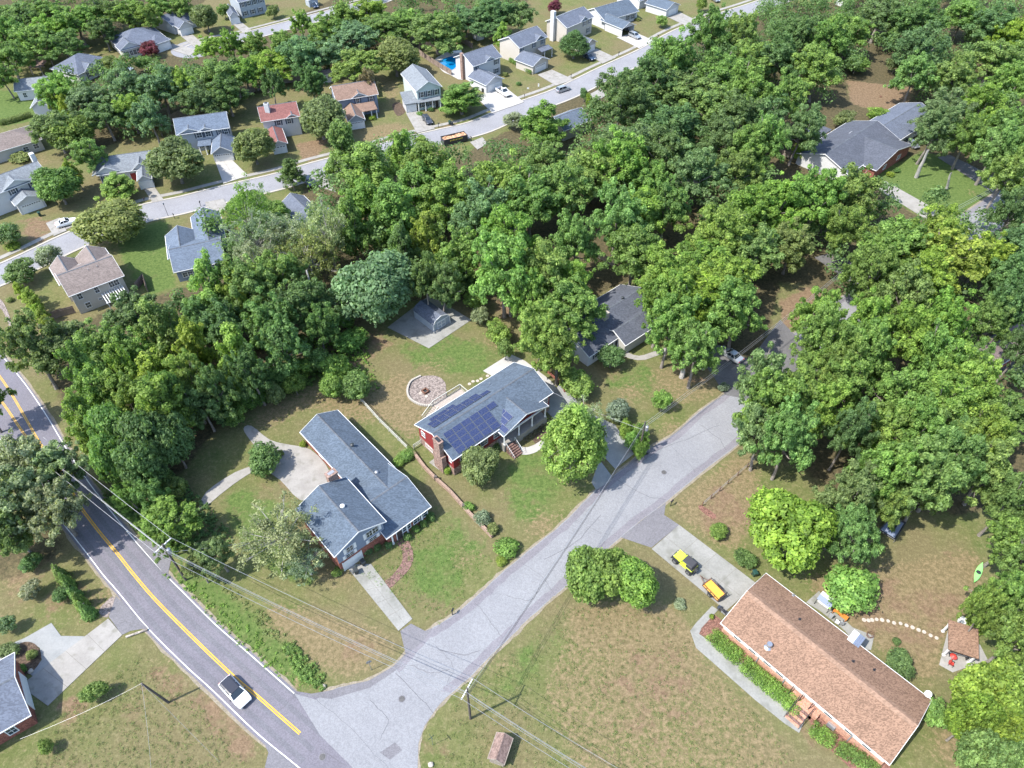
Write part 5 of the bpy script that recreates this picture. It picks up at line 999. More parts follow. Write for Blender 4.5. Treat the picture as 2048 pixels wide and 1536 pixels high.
# deck behind the solar house
D0 = G(897, 802, 1.9); r = root('deck', 'pale timber deck with railings and stairs behind the solar house', 'deck', (D0.x, D0.y, 0))
B = SB; U3 = Vector((*B.U, 0)); V3 = Vector((*B.V, 0)); s0 = B.P(6.2, B.D - .35, 0)
for k in range(10): MB().obox(s0 + U3 * 3.0 + V3 * (.2 + k * .38) + Zv * 1.9, U3, V3, Zv, 3.0, .183, .03).build('board', M['deck_wood'], r)
for u in (0, 3, 6):
    for v in (.1, 3.8): MB().obox(s0 + U3 * u + V3 * v + Zv * 1.45, U3, V3, Zv, .07, .07, 1.48).build('post', M['rail_wood'], r)
def rail(a, b, name='railing'):
    mb = MB(); n = max(3, int((b - a).length / .28)); d = (b - a).normalized(); nn = Vector((-d.y, d.x, 0)).normalized()
    mb.obox((a + b) / 2 + Zv * 1.0, d, nn, Zv, (b - a).length / 2, .06, .04).obox((a + b) / 2 + Zv * .15, d, nn, Zv, (b - a).length / 2, .03, .03)
    for k in range(n + 1): q = a.lerp(b, k / n); mb.obox(q + Zv * .55, (1, 0, 0), (0, 1, 0), Zv, .022, .022, .45)
    mb.build(name, M['rail_wood'], r)
T = Zv * 1.93
rail(s0 + V3 * 3.85 + T, s0 + U3 * 6.05 + V3 * 3.85 + T); rail(s0 + U3 * 6.05 + V3 * .3 + T, s0 + U3 * 6.05 + V3 * 3.8 + T)
for k in range(8): MB().obox(s0 - U3 * (.2 + k * .3) + V3 * 3.0 + Zv * (1.75 - k * .22), U3, V3, Zv, .16, .75, .035).build('step', M['deck_wood'], r)
for v in (2.2, 3.85): rail(s0 + V3 * v + T, s0 - U3 * 2.5 + V3 * v + Zv * .1)
for k, p in enumerate([(975,752),(962,758),(955,762),(946,763),(939,768)]):
    q = G(*p); s = root('stepping_stone', 'tan stepping stone by the rear deck, number %d' % (k + 1), 'stepping stone', (q.x, q.y, 0), 'stepping stones between terrace and deck'); s['label'] = '%s tan stepping stone from the rear terrace towards the timber deck' % 'first second third fourth fifth'.split()[k]
    MB().tube((q.x, q.y, 0), (q.x, q.y, .06), .33, n=8).build('slab', M['stone'], s)
ST = [(1728,1240),(1737,1241),(1744,1240),(1753,1239),(1764,1240),(1776,1242),(1788,1246),(1801,1247),(1813,1251),(1825,1255),(1837,1260),(1848,1264),(1861,1271),(1873,1276)]
for ks, p in enumerate(ST):
    q = G(*p); s = root('stepping_stone', '%s pale stepping stone counted from the patio behind the ranch house' % 'first second third fourth fifth sixth seventh eighth ninth tenth eleventh twelfth thirteenth last'.split()[ks], 'stepping stone', (q.x, q.y, 0), 'round stepping stones across the dry back lawn')
    MB().tube((q.x, q.y, 0), (q.x, q.y, .055), rnd(.24, .3), n=10).build('slab', M['stone'], s)
# swimming pool
pts = [(878,125),(890,117),(905,113),(915,112),(918,122),(912,135),(903,141),(893,138),(882,133)]
sheet('pool_terrace', [(870,122),(878,113),(895,104),(915,102),(930,110),(945,135),(925,160),(900,150),(885,143)], 0.10, 'bright_concrete', smooth=3)
P = smooth_path(poly_w(pts), 4, closed=True); c = sum(P, Vector((0, 0))) / len(P)
pr = root('swimming_pool', 'bright blue curved swimming pool left of the white two storey house', 'swimming pool', (c.x, c.y, 0))
MB().prism([tuple(p) for p in P], .05, .115).build('water', M['pool_water'], pr)
P2 = [p + (p - c).normalized() * .35 for p in P] ; P2.append(P2[0]); P3 = P + [P[0]]; strip(MB(), [Vector(p) for p in P2], [Vector(p) for p in P3], .05, .16).build('coping', M['bright_concrete'], pr)
q = G(913, 108); sl_ = root('pool_slide', 'white rounded pool cover box beside the blue pool', 'pool box', (q.x, q.y, 0)); MB().tube((q.x - 1.6, q.y - .4, .5), (q.x + 1.6, q.y + .6, .5), .55, n=14).build('shell', M['off_white'], sl_); MB().box(q.x - 1.7, q.x + 1.7, q.y - .7, q.y + .8, .1, .4).build('base', M['dull_metal'], sl_)

# ---------------------------------------------------------------- vehicles
def ringloft(st, name, m, parent, cap=True, smooth=True):
    """st: list of (x, [(y,z)...]) cross sections -> one skin"""
    mb = MB(); n = len(st[0][1]); vs = []
    for x, ring in st: vs += [(x, y, z) for y, z in ring]
    fs = []
    for i in range(len(st) - 1): fs += [(i * n + j, i * n + (j + 1) % n, (i + 1) * n + (j + 1) % n, (i + 1) * n + j) for j in range(n)]
    if cap: fs += [tuple(range(n - 1, -1, -1)), tuple(range((len(st) - 1) * n, len(st) * n))]
    o = mb.add(vs, fs).build(name, M[m], parent, off=(0, 0, 0), smooth=False)
    return o
def wheels(r, xs, hw, rad=.34, w_=.22, rimm='steel'):
    for x in xs:
        for s in (-1, 1):
            wl = MB().tube((x, s * (hw - w_), rad), (x, s * hw, rad), rad, n=18).build('wheel', M['rubber'], r, off=(0, 0, 0))
            MB().tube((x, s * (hw - .02), rad), (x, s * (hw + .012), rad), rad * .62, n=14).build('rim', M[rimm], wl, off=(0, 0, 0))
            MB().tube((x, s * (hw + .005), rad), (x, s * (hw + .03), rad), rad * .18, n=8).build('hub', M['dull_metal'], wl, off=(0, 0, 0))
def vehicle(label, cat, name, p, to, kind, paint, L=4.6, W=1.84, H=1.5, roof=None, z=0.04, group=None):
    a = G(*p, z); b = G(*to, z); hd = math.atan2(b.y - a.y, b.x - a.x)
    r = empty(name, (a.x, a.y, z), hd); tag(r, label, cat, group); r['_o'] = [0, 0, 0]
    h = L / 2; w_ = W / 2
    def sec(x, zl, zb, k=1.0, kt=.94): return (x, [(-w_ * k * .9, zl), (-w_ * k, zl + .18), (-w_ * k, zb - .22), (-w_ * k * kt, zb), (w_ * k * kt, zb), (w_ * k, zb - .22), (w_ * k, zl + .18), (w_ * k * .9, zl)])
    if kind in ('sedan', 'suv', 'estate'):
        bz = .92 if kind == 'sedan' else 1.02
        cow = h * .36 if kind == 'sedan' else h * .42; rear_deck = -h * .62 if kind == 'sedan' else -h * .93
        ringloft([sec(-h, .45, bz - .2, .86), sec(-h + .12, .3, bz - .06, .95), sec(-h * .7, .25, bz, 1), sec(0, .22, bz, 1), sec(cow, .22, bz, 1), sec(h * .6, .25, bz - .07, 1), sec(h - .35, .27, bz - .17, .96), sec(h - .08, .32, bz - .27, .88), sec(h, .4, bz - .4, .78)], 'body', paint, r)
        rf0, rf1 = (cow - .75, rear_deck + .55) if kind == 'sedan' else (cow - .65, rear_deck + .35)
        def cab(x, z, k): return (x, [(-w_ * k, z), (w_ * k, z)])
        kb, kt = .90, .74; x0, x1 = cow + .08, rear_deck
        vb = [(x0, -w_ * kb, bz - .03), (x0, w_ * kb, bz - .03), (x1, w_ * kb, bz - .03), (x1, -w_ * kb, bz - .03)]; vt = [(rf0, -w_ * kt, H - .05), (rf0, w_ * kt, H - .05), (rf1, w_ * kt, H - .05), (rf1, -w_ * kt, H - .05)]
        MB().add(vb + vt, [(0, 1, 5, 4), (1, 2, 6, 5), (2, 3, 7, 6), (3, 0, 4, 7), (4, 5, 6, 7)]).build('windows', M['car_glass'], r, off=(0, 0, 0))
        rr = [(x, [(-w_ * k * 1.02, z0), (-w_ * k * .8, z0 + .055), (w_ * k * .8, z0 + .055), (w_ * k * 1.02, z0)]) for x, k, z0 in ((rf1 - .05, kt * .96, H - .055), (rf1 + .15, kt, H - .04), ((rf0 + rf1) / 2, kt * 1.01, H - .025), (rf0 - .12, kt, H - .04), (rf0 + .04, kt * .97, H - .06))]
        ringloft(rr, 'roof', roof or paint, r)
        mb = MB()
        for s in (-1, 1):
            for (xa, xb) in ((x0, rf0), (x1, rf1)): mb.tube((xa, s * w_ * kb, bz - .03), (xb, s * w_ * kt, H - .04), .05, n=5)
            xm = (cow + rear_deck) / 2 - .1; mb.tube((xm, s * w_ * kb * 1.0, bz - .03), (xm, s * w_ * kt * 1.0, H - .04), .045, n=5)
        mb.build('pillars', M[paint], r, off=(0, 0, 0))
    elif kind == 'pickup':
        bz = 1.08; cow = h * .40; cb = -h * .10
        ringloft([sec(cb - .02, .35, bz, 1), sec(cow, .32, bz, 1), sec(h * .65, .35, bz - .04, 1), sec(h - .25, .4, bz - .12, .97), sec(h, .5, bz - .3, .88)], 'body', paint, r)
        bed = MB().box(-h + .02, cb - .04, -w_, w_, .45, .62)
        for s in (-1, 1): bed.box(-h + .02, cb - .04, s * w_ - .04 if s > 0 else -w_ - .0, w_ if s > 0 else -w_ + .09, .62, 1.1)
        bed.box(-h, -h + .08, -w_ + .06, w_ - .06, .6, 1.08); bed.build('truck_bed', M[paint], r, off=(0, 0, 0)); MB().box(-h + .1, cb - .08, -w_ + .1, w_ - .1, .63, .66).build('bed_liner', M['bin_black'], r, off=(0, 0, 0))
        kb, kt = .92, .76; vb = [(cow + .05, -w_ * kb, bz - .02), (cow + .05, w_ * kb, bz - .02), (cb + .05, w_ * kb, bz - .02), (cb + .05, -w_ * kb, bz - .02)]; vt = [(cow - .7, -w_ * kt, H - .05), (cow - .7, w_ * kt, H - .05), (cb + .3, w_ * kt, H - .05), (cb + .3, -w_ * kt, H - .05)]
        MB().add(vb + vt, [(0, 1, 5, 4), (1, 2, 6, 5), (2, 3, 7, 6), (3, 0, 4, 7), (4, 5, 6, 7)]).build('windows', M['car_glass'], r, off=(0, 0, 0))
        MB().box(cb + .25, cow - .68, -w_ * kt * 1.03, w_ * kt * 1.03, H - .06, H).build('roof', M[paint], r, off=(0, 0, 0)); mb = MB()
        for s in (-1, 1):
            for xa, xb in ((cow + .05, cow - .7), (cb + .05, cb + .3), ((cow + cb) / 2 - .1, (cow + cb) / 2 - .2)): mb.tube((xa, s * w_ * kb, bz - .02), (xb, s * w_ * kt, H - .04), .055, n=5)
        mb.build('pillars', M[paint], r, off=(0, 0, 0))
    for s in (-1, 1):
        zz = .68 if kind != 'pickup' else .82
        MB().obox((h - .14, s * w_ * .68, zz), (1, 0, 0), (0, 1, 0), (0, 0, 1), .1, .17, .07).build('headlight', M['headlight'], r, off=(0, 0, 0))
        MB().obox((-h + .05, s * w_ * .72, zz + .1), (1, 0, 0), (0, 1, 0), (0, 0, 1), .07, .13, .07).build('tail_light', M['taillight'], r, off=(0, 0, 0))
        MB().obox((h * .3, s * (w_ + .08), 1.0), (1, 0, 0), (0, 1, 0), (0, 0, 1), .07, .1, .07).build('mirror', M[roof or paint], r, off=(0, 0, 0))
    MB().box(h - .02, h + .03, -w_ * .6, w_ * .6, .42, .62).build('grille', M['black_paint'], r, off=(0, 0, 0))
    wheels(r, (h - .9, -h + .95), w_ - .005, .34 if kind != 'pickup' else .39)
    return r
vehicle('white car with a black roof driving down the main road', 'car', 'moving_car', (473,1387), (508,1425), 'suv', 'car_white', 4.7, 1.95, 1.55, roof='car_roofblack')
vehicle('silver saloon parked under the oaks beside the side street', 'car', 'parked_car', (1461,714), (1440,700), 'sedan', 'car_silver', 4.8, z=.06)
vehicle('silver people carrier driving along the estate street', 'car', 'moving_car', (1126,182), (1145,176), 'estate', 'car_silver', 4.8, H=1.65)
vehicle('white pickup on the wide white driveway', 'pickup truck', 'pickup_truck', (1007,188), (1022,198), 'pickup', 'car_white', 5.9, 1.98, 1.85, z=.15)
vehicle('dark charcoal car on the driveway of the pale green house', 'car', 'parked_car', (855,244), (862,252), 'suv', 'car_charcoal', 4.6, H=1.6, z=.15)
vehicle('silver estate car outside the open garage', 'car', 'parked_car', (1269,75), (1280,80), 'estate', 'car_silver', 4.8, H=1.65, z=.15)
vehicle('silver car inside the open garage of the white bungalow', 'car', 'parked_car', (1256,60), (1266,66), 'sedan', 'car_silver', 4.5, z=.02)
vehicle('dark blue car beside the tall conical tree', 'car', 'parked_car', (1178,118), (1188,123), 'sedan', 'car_blue', 4.6, z=.15)
vehicle('teal grey car at the single storey light roofed house', 'car', 'parked_car', (299,366), (305,374), 'sedan', 'car_teal', 4.5, z=.15)
vehicle('white car almost hidden by the large round tree near the tan roof', 'car', 'parked_car', (134,449), (144,446), 'sedan', 'car_white', 4.5, z=.15)
vehicle('dark car above the grey L shaped roof', 'car', 'parked_car', (619,368), (623,376), 'suv', 'car_charcoal', 4.6, z=.15)
vehicle('dark blue car on the lane at the very top', 'car', 'parked_car', (629,14), (636,20), 'sedan', 'car_blue', 4.6, z=.05)
vehicle('light blue car half hidden between trees at upper left', 'car', 'parked_car', (254,141), (262,142), 'sedan', 'car_silver', 4.5, z=.05)
vehicle('grey car on the driveway at the top edge', 'car', 'parked_car', (1430,2), (1440,8), 'sedan', 'car_grey', 4.5, z=.05)
vehicle('dark van in deep shade at the right edge under trees', 'car', 'parked_car', (2024,275), (2034,285), 'suv', 'car_charcoal', 4.7, z=.06)
vehicle('pale car parked behind the grey roof at upper right', 'car', 'parked_car', (1822,292), (1834,300), 'suv', 'car_grey', 4.5, z=.06)
# lime off-roader
a = G(1370, 1131, .08); b_ = G(1345, 1110, .08); hd = math.atan2(b_.y - a.y, b_.x - a.x)
j = empty('off_roader', (a.x, a.y, .075), hd); tag(j, 'lime yellow boxy off-roader with black soft top', 'off-roader'); j['_o'] = [0, 0, 0]
O = dict(off=(0, 0, 0))
MB().box(-1.55, .62, -.78, .78, .62, 1.18).build('body', M['lime_paint'], j, **O)
MB().add([(.6, -.7, .7), (.6, .7, .7), (.6, .7, 1.2), (.6, -.7, 1.2), (1.85, -.58, .7), (1.85, .58, .7), (1.85, .58, 1.1), (1.85, -.58, 1.1)], [(0, 3, 2, 1), (4, 5, 6, 7), (3, 7, 6, 2), (0, 4, 7, 3), (1, 2, 6, 5), (0, 1, 5, 4)]).build('bonnet', M['lime_paint'], j, **O)
for s in (-1, 1):
    MB().obox((1.35, s * .83, .98), (1, 0, 0), (0, 1, 0), Zv, .52, .13, .04).obox((.85, s * .83, .86), Vector((.5, 0, -.87)), (0, 1, 0), Vector((.87, 0, .5)), .16, .12, .03).build('front_wing', M['lime_paint' if s < 0 else 'black_paint'], j, **O)
    MB().obox((-1.15, s * .87, .98), (1, 0, 0), (0, 1, 0), Zv, .5, .1, .04).build('rear_wing', M['black_paint'], j, **O)
    MB().obox((.0, s * .79, .95), (1, 0, 0), (0, 1, 0), Zv, .48, .025, .2).build('door', M['lime_paint'], j, **O)
    MB().tube((1.86, s * .42, .92), (1.9, s * .42, .92), .11, n=14).build('headlight', M['headlight'], j, **O)
    MB().obox((.55, s * .95, 1.25), (1, 0, 0), (0, 1, 0), Zv, .05, .12, .09).build('mirror', M['black_paint'], j, **O)
MB().add([(.55, -.68, 1.18), (.55, .68, 1.18), (.36, .62, 1.72), (.36, -.62, 1.72)] + [(.59, -.68, 1.18), (.59, .68, 1.18), (.40, .62, 1.72), (.40, -.62, 1.72)], [(0, 1, 2, 3), (7, 6, 5, 4), (0, 4, 5, 1), (2, 6, 7, 3), (0, 3, 7, 4), (1, 5, 6, 2)]).build('windscreen', M['car_glass'], j, **O)
mb = MB(); [mb.tube((.56, s * .7, 1.18), (.38, s * .64, 1.74), .04, n=6) for s in (-1, 1)]; mb.tube((.38, -.64, 1.74), (.38, .64, 1.74), .04, n=6); mb.build('windscreen_frame', M['lime_paint'], j, **O)
mb = MB(); vb = [(.34, -.72, 1.74), (.34, .72, 1.74), (-1.35, .70, 1.72), (-1.35, -.70, 1.72)]; vt = [(.28, -.62, 1.82), (.28, .62, 1.82), (-1.25, .6, 1.8), (-1.25, -.6, 1.8)]
mb.add(vb + vt, [(3, 2, 1, 0), (4, 5, 6, 7), (0, 1, 5, 4), (1, 2, 6, 5), (2, 3, 7, 6), (3, 0, 4, 7)]); mb.add([(-.35, -.76, 1.2), (-1.54, -.76, 1.2), (-1.35, -.7, 1.74), (-.45, -.7, 1.74)], [(0, 1, 2, 3)]).add([(-.35, .76, 1.2), (-1.54, .76, 1.2), (-1.35, .7, 1.74), (-.45, .7, 1.74)], [(3, 2, 1, 0)]).add([(-1.54, -.76, 1.2), (-1.54, .76, 1.2), (-1.35, .7, 1.74), (-1.35, -.7, 1.74)], [(3, 2, 1, 0)])
mb.build('soft_top', M['soft_top'], j, **O)
mb = MB(); [mb.tube((x, s * .72, 1.18), (x, s * .68, 1.75), .035, n=6) for s in (-1, 1) for x in (-.4,)]; mb.build('roll_bar', M['lime_paint'], j, **O)
MB().box(1.95, 2.1, -.85, .85, .5, .68).build('front_bumper', M['black_paint'], j, **O); MB().box(-1.75, -1.58, -.8, .8, .5, .66).build('rear_bumper', M['black_paint'], j, **O)
MB().box(-1.5, 1.8, -.6, .6, .4, .62).build('chassis', M['black_paint'], j, **O)
sp = MB().tube((-1.62, 0, 1.0), (-1.9, 0, 1.0), .42, n=20).build('spare_wheel', M['rubber'], j, **O); MB().tube((-1.9, 0, 1.0), (-1.92, 0, 1.0), .22, n=14).build('rim', M['dull_metal'], sp, **O)
for x in (1.32, -1.12):
    for s in (-1, 1):
        wl = MB().tube((x, s * .66, .45), (x, s * .96, .45), .45, n=22).build('wheel', M['rubber'], j, **O); MB().tube((x, s * .94, .45), (x, s * .975, .45), .24, n=14).build('rim', M['steel'], wl, **O); MB().tube((x, s * .96, .45), (x, s * .99, .45), .13, n=10).build('hub', M['black_paint'], wl, **O)
# utility trailer
a = G(1428, 1181, .5); b_ = G(1408, 1160, .5); hd = math.atan2(b_.y - a.y, b_.x - a.x)
t_ = empty('utility_trailer', (a.x, a.y, .075), hd); tag(t_, 'small utility trailer with orange plywood floor and black rails', 'trailer'); t_['_o'] = [0, 0, 0]
MB().box(-1.45, 1.45, -.78, .78, .52, .58).build('deck', M['orange_deck'], t_, **O)
mb = MB()
for s in (-1, 1): mb.box(-1.5, 1.5, s * .82 - .04, s * .82 + .04, .42, .6)
for x in (-1.48, 1.48): mb.box(x - .04, x + .04, -.78, .78, .42, .6)
mb.build('frame', M['rusty'], t_, **O)
for s in (-1, 1):
    mb = MB().box(-1.5, 1.5, s * .82 - .03, s * .82 + .03, .98, 1.04)
    for x in (-1.45, -.72, 0, .72, 1.45): mb.box(x - .03, x + .03, s * .82 - .03, s * .82 + .03, .6, .98)
    mb.build('side_rail', M['black_paint'], t_, **O)
mb = MB().box(1.45, 1.5, -.8, .8, .98, 1.04); [mb.box(1.45, 1.5, y - .03, y + .03, .6, .98) for y in (-.4, 0, .4)]; mb.build('front_rail', M['rusty'], t_, **O)
mb = MB().box(-1.55, -1.5, -.78, .78, .6, 1.6); mb.build('tail_ramp', M['black_paint'], t_, **O)
mb = MB(); [mb.tube((1.5, s * .5, .5), (2.5, 0, .5), .04, n=6) for s in (-1, 1)]; mb.tube((2.4, 0, .5), (2.8, 0, .5), .05, n=6).tube((2.35, .0, .1), (2.35, 0, .8), .035, n=6); mb.build('drawbar', M['rusty'], t_, **O)
for s in (-1, 1):
    wl = MB().tube((-.1, s * .9, .32), (-.1, s * 1.1, .32), .32, n=18).build('wheel', M['rubber'], t_, **O); MB().tube((-.1, s * 1.09, .32), (-.1, s * 1.115, .32), .18, n=12).build('rim', M['steel'], wl, **O)
    MB().obox((-.1, s * 1.0, .69), (1, 0, 0), (0, 1, 0), Zv, .42, .13, .025).obox((-.58, s * 1.0, .6), Vector((.5, 0, .6)).normalized(), (0, 1, 0), Vector((-.6, 0, .5)).normalized(), .1, .13, .025).build('mudguard', M['black_paint'], t_, **O)
# skip (roll-off container)
a = G(889, 294, 0); b_ = G(936, 283, 0); X = (b_ - a).normalized(); Y = Vector((-X.y, X.x, 0)); L_ = (b_ - a).length; dk = root('dumpster', 'black open container full of brown rubble with yellow lettering on its side', 'dumpster', tuple((a + b_) / 2))
c = (a + b_) / 2 + Y * 1.2 + Zv * .04
for s in (-1, 1):
    MB().obox(c + Y * s * 1.15 + Zv * 1.0, X, Y, Zv, L_ / 2, .05, .8).build('side', M['dumpster_paint'], dk); MB().obox(c + X * s * (L_ / 2 - .05) + Zv * 1.0, X, Y, Zv, .05, 1.1, .8).build('end', M['dumpster_paint'], dk)
    MB().obox(c + Y * s * 1.17 + Zv * 1.84, X, Y, Zv, L_ / 2 + .05, .08, .06).build('top_rail', M['dumpster_paint'], dk)
    for k in range(7): MB().obox(c - Y * 1.23 * s + X * ((k + .5) / 7 - .5) * L_ + Zv * .62, X, Y, Zv, .05, .04, .4).build('rib', M['dumpster_paint'], dk)
MB().obox(c + Zv * .25, X, Y, Zv, L_ / 2, 1.1, .1).build('floor', M['dumpster_paint'], dk)
mb = MB(); rr = random.Random(5)
nxx = 14; nyy = 6; grid = [[c + X * ((i / nxx) - .5) * (L_ - .15) + Y * ((k_ / nyy) - .5) * 2.15 + Zv * (1.55 + rr.uniform(-.12, .22)) for k_ in range(nyy + 1)] for i in range(nxx + 1)]
mb.add([p for row in grid for p in row], [(i * (nyy + 1) + k_, (i + 1) * (nyy + 1) + k_, (i + 1) * (nyy + 1) + k_ + 1, i * (nyy + 1) + k_ + 1) for i in range(nxx) for k_ in range(nyy)]); mb.build('rubble', M['dumpster_load'], dk)
mb = MB()
for k, (w0, h0) in enumerate(((.22, .34), (.2, .3), (.24, .34), (.16, .32), (.22, .34), (.1, .4), (.24, .3), (.34, .22), (.3, .22))): mb.obox(c - Y * 1.235 + X * (-1.6 + k * .42) + Zv * (1.32 + .03 * (k % 3)), X, Y, Zv, w0 * .6, .01, h0 * .55)
mb.build('lettering', M['sign_yellow'], dk)

# ---------------------------------------------------------------- bins, mailboxes, signs, garden things
def wheelie(label, p, m, rz=.7, z=0.05, group=None):
    g = G(*p, z); r = empty('wheeled_bin', (g.x, g.y, z), rz); tag(r, label, 'bin', group)
    vs = [(-.24, -.26, .08), (.24, -.26, .08), (.24, .26, .08), (-.24, .26, .08), (-.31, -.36, 1.0), (.31, -.36, 1.0), (.31, .36, 1.0), (-.31, .36, 1.0)]
    MB().add(vs, [(3, 2, 1, 0), (4, 5, 6, 7), (0, 1, 5, 4), (1, 2, 6, 5), (2, 3, 7, 6), (3, 0, 4, 7)]).build('bin_body', M[m], r, **O)
    MB().add([(-.33, -.39, 1.0), (.33, -.39, 1.0), (.33, .42, 1.0), (-.33, .42, 1.0), (-.26, -.3, 1.12), (.26, -.3, 1.12), (.26, .36, 1.1), (-.26, .36, 1.1)], [(4, 5, 6, 7), (0, 1, 5, 4), (1, 2, 6, 5), (2, 3, 7, 6), (3, 0, 4, 7), (3, 2, 1, 0)]).build('lid', M[m], r, **O)
    for s in (-1, 1): MB().tube((s * .26, .28, .12), (s * .33, .28, .12), .12, n=12).build('wheel', M['rubber'], r, **O)
    MB().tube((-.25, .43, .98), (.25, .43, .98), .025, n=6).build('handle', M['bin_black'], r, **O)
    return r
wheelie('black wheeled bin nearer the garage doors of the split level house', (727,1129), 'bin_black'); wheelie('black wheeled bin further down the shaded driveway', (713,1146), 'bin_black', .5)
wheelie('dark green wheeled bin at the corner of the pink roofed ranch house', (1508,1151), 'bin_green', .2); wheelie('dark bin against the garage of the pool house', (966,184), 'bin_black'); wheelie('dark green bin at the kerb by the silver dumpster street', (900,249), 'bin_green', z=.12); wheelie('black bin at the kerb beside the green one', (904,251), 'bin_black', .3, z=.12)
wheelie('dark bin by the corner of the house with the open garage', (1230,66), 'bin_black'); wheelie('green bin beside the drive left of the round tree', (81,432), 'bin_green')
def mailbox(label, p, m='black_paint', rz=0):
    g = G(*p); r = empty('mailbox', (g.x, g.y, 0), rz); tag(r, label, 'mailbox', 'roadside mailboxes')
    MB().box(-.05, .05, -.05, .05, 0, 1.1).build('post', M[m], r, **O); MB().box(-.05, .35, -.03, .03, .85, .92).build('arm', M[m], r, **O)
    mb = MB().box(-.1, .42, -.11, .11, 1.1, 1.25); n = 8; ring = [(-.1, .11 * math.cos(math.pi * k / n), 1.25 + .11 * math.sin(math.pi * k / n)) for k in range(n + 1)]; ring2 = [(.42, y, z) for _, y, z in ring]
    mb.add(ring + ring2, [(k, k + 1, n + 2 + k, n + 1 + k) for k in range(n)] + [tuple(range(n + 1)), tuple(range(2 * n + 1, n, -1))]); mb.build('box', M[m], r, **O); MB().box(.1, .13, .11, .13, 1.25, 1.42).build('flag', M['red_paint'], r, **O)
for lab, p, m in (('black mailbox on the verge left of the side street below the split level house', (905,1230), 'black_paint'), ('dark mailbox beside the asphalt apron opposite the concrete driveway', (1341,1012), 'black_paint'), ('mailbox at the kerb in front of the dark charcoal car', (877,255), 'bin_black'),
                  ('mailbox opposite the open black container', (943,283), 'bin_black'), ('mailbox at the kerb left of the moving silver people carrier', (1049,198), 'black_paint'), ('mailbox at the kerb right of the clipped hedge driveway', (1142,157), 'black_paint'),
                  ('mailbox at the kerb right of the conical tree driveway', (1237,112), 'black_paint'), ('mailbox at the kerb right of the open garage drive', (1316,78), 'black_paint'), ('mailbox at the far kerb near the small round tree', (1405,40), 'black_paint'),
                  ('mailbox at the kerb beside the narrow driveway left of the large round tree', (290,406), 'black_paint'), ('mailbox below the estate street above the blue slate roofs', (402,413), 'black_paint'), ('short mailbox on the lower kerb near the thin dark post', (350,438), 'black_paint')): mailbox(lab, p, m, rnd(0, 3))
g = G(337, 433); lp = root('lamp_post', 'thin dark lamp post on the lower kerb of the estate street', 'lamp post', (g.x, g.y, 0)); MB().tube((g.x, g.y, 0), (g.x, g.y, 3.2), .06, .04).build('pole', M['black_paint'], lp); MB().tube((g.x, g.y, 3.2), (g.x, g.y, 3.55), .12, .16, n=8).build('lantern', M['glass'], lp)
def yard_sign(label, p, w_=.6, h=.45):
    g = G(*p); r = root('yard_sign', label, 'sign', (g.x, g.y, 0)); MB().box(g.x - w_ / 2, g.x + w_ / 2, g.y - .015, g.y + .015, .45, .45 + h).build('board', M['off_white'], r); MB().box(g.x - w_ / 2, g.x - w_ / 2 + .04, g.y - .02, g.y + .02, 0, .45).box(g.x + w_ / 2 - .04, g.x + w_ / 2, g.y - .02, g.y + .02, 0, .45).build('legs', M['steel'], r)
yard_sign('small white sign on the lawn above the bright green tree', (1056,181)); yard_sign('narrow white sign at the kerb above the bright green tree', (1077,176), .4, .9)
# stop sign seen from behind
g = G(743, 1340); st = root('stop_sign', 'octagonal traffic sign on a thin post, its dark back to the camera', 'traffic sign', (g.x, g.y, 0)); MB().box(g.x - .03, g.x + .03, g.y - .03, g.y + .03, 0, 2.7).build('post', M['sign_metal'], st)
X = Vector((.9, .43, 0)).normalized(); oct_ = [Vector((g.x, g.y, 2.45)) + X * .38 * math.cos(math.radians(22.5 + 45 * k)) + Zv * .38 * math.sin(math.radians(22.5 + 45 * k)) for k in range(8)]; Nn = Vector((-X.y, X.x, 0))
MB().add([p + Nn * .02 for p in oct_] + [p + Nn * .035 for p in oct_], [tuple(range(8)), tuple(range(15, 7, -1))] + [(k, (k + 1) % 8, 8 + (k + 1) % 8, 8 + k) for k in range(8)]).build('plate', M['sign_metal'], st)
# street name pole near the brown hutch
g = G(866, 1490); st = root('street_name_sign', 'thin street name post on the corner lawn left of the brown hutch', 'street sign', (g.x, g.y, 0)); MB().tube((g.x, g.y, 0), (g.x, g.y, 2.8), .03).build('post', M['sign_metal'], st)
for a_, z in ((.7, 2.75), (2.3, 2.95)): MB().obox((g.x, g.y, z), (math.cos(a_), math.sin(a_), 0), (-math.sin(a_), math.cos(a_), 0), Zv, .4, .012, .09).build('name_plate', M['bin_green'], st)
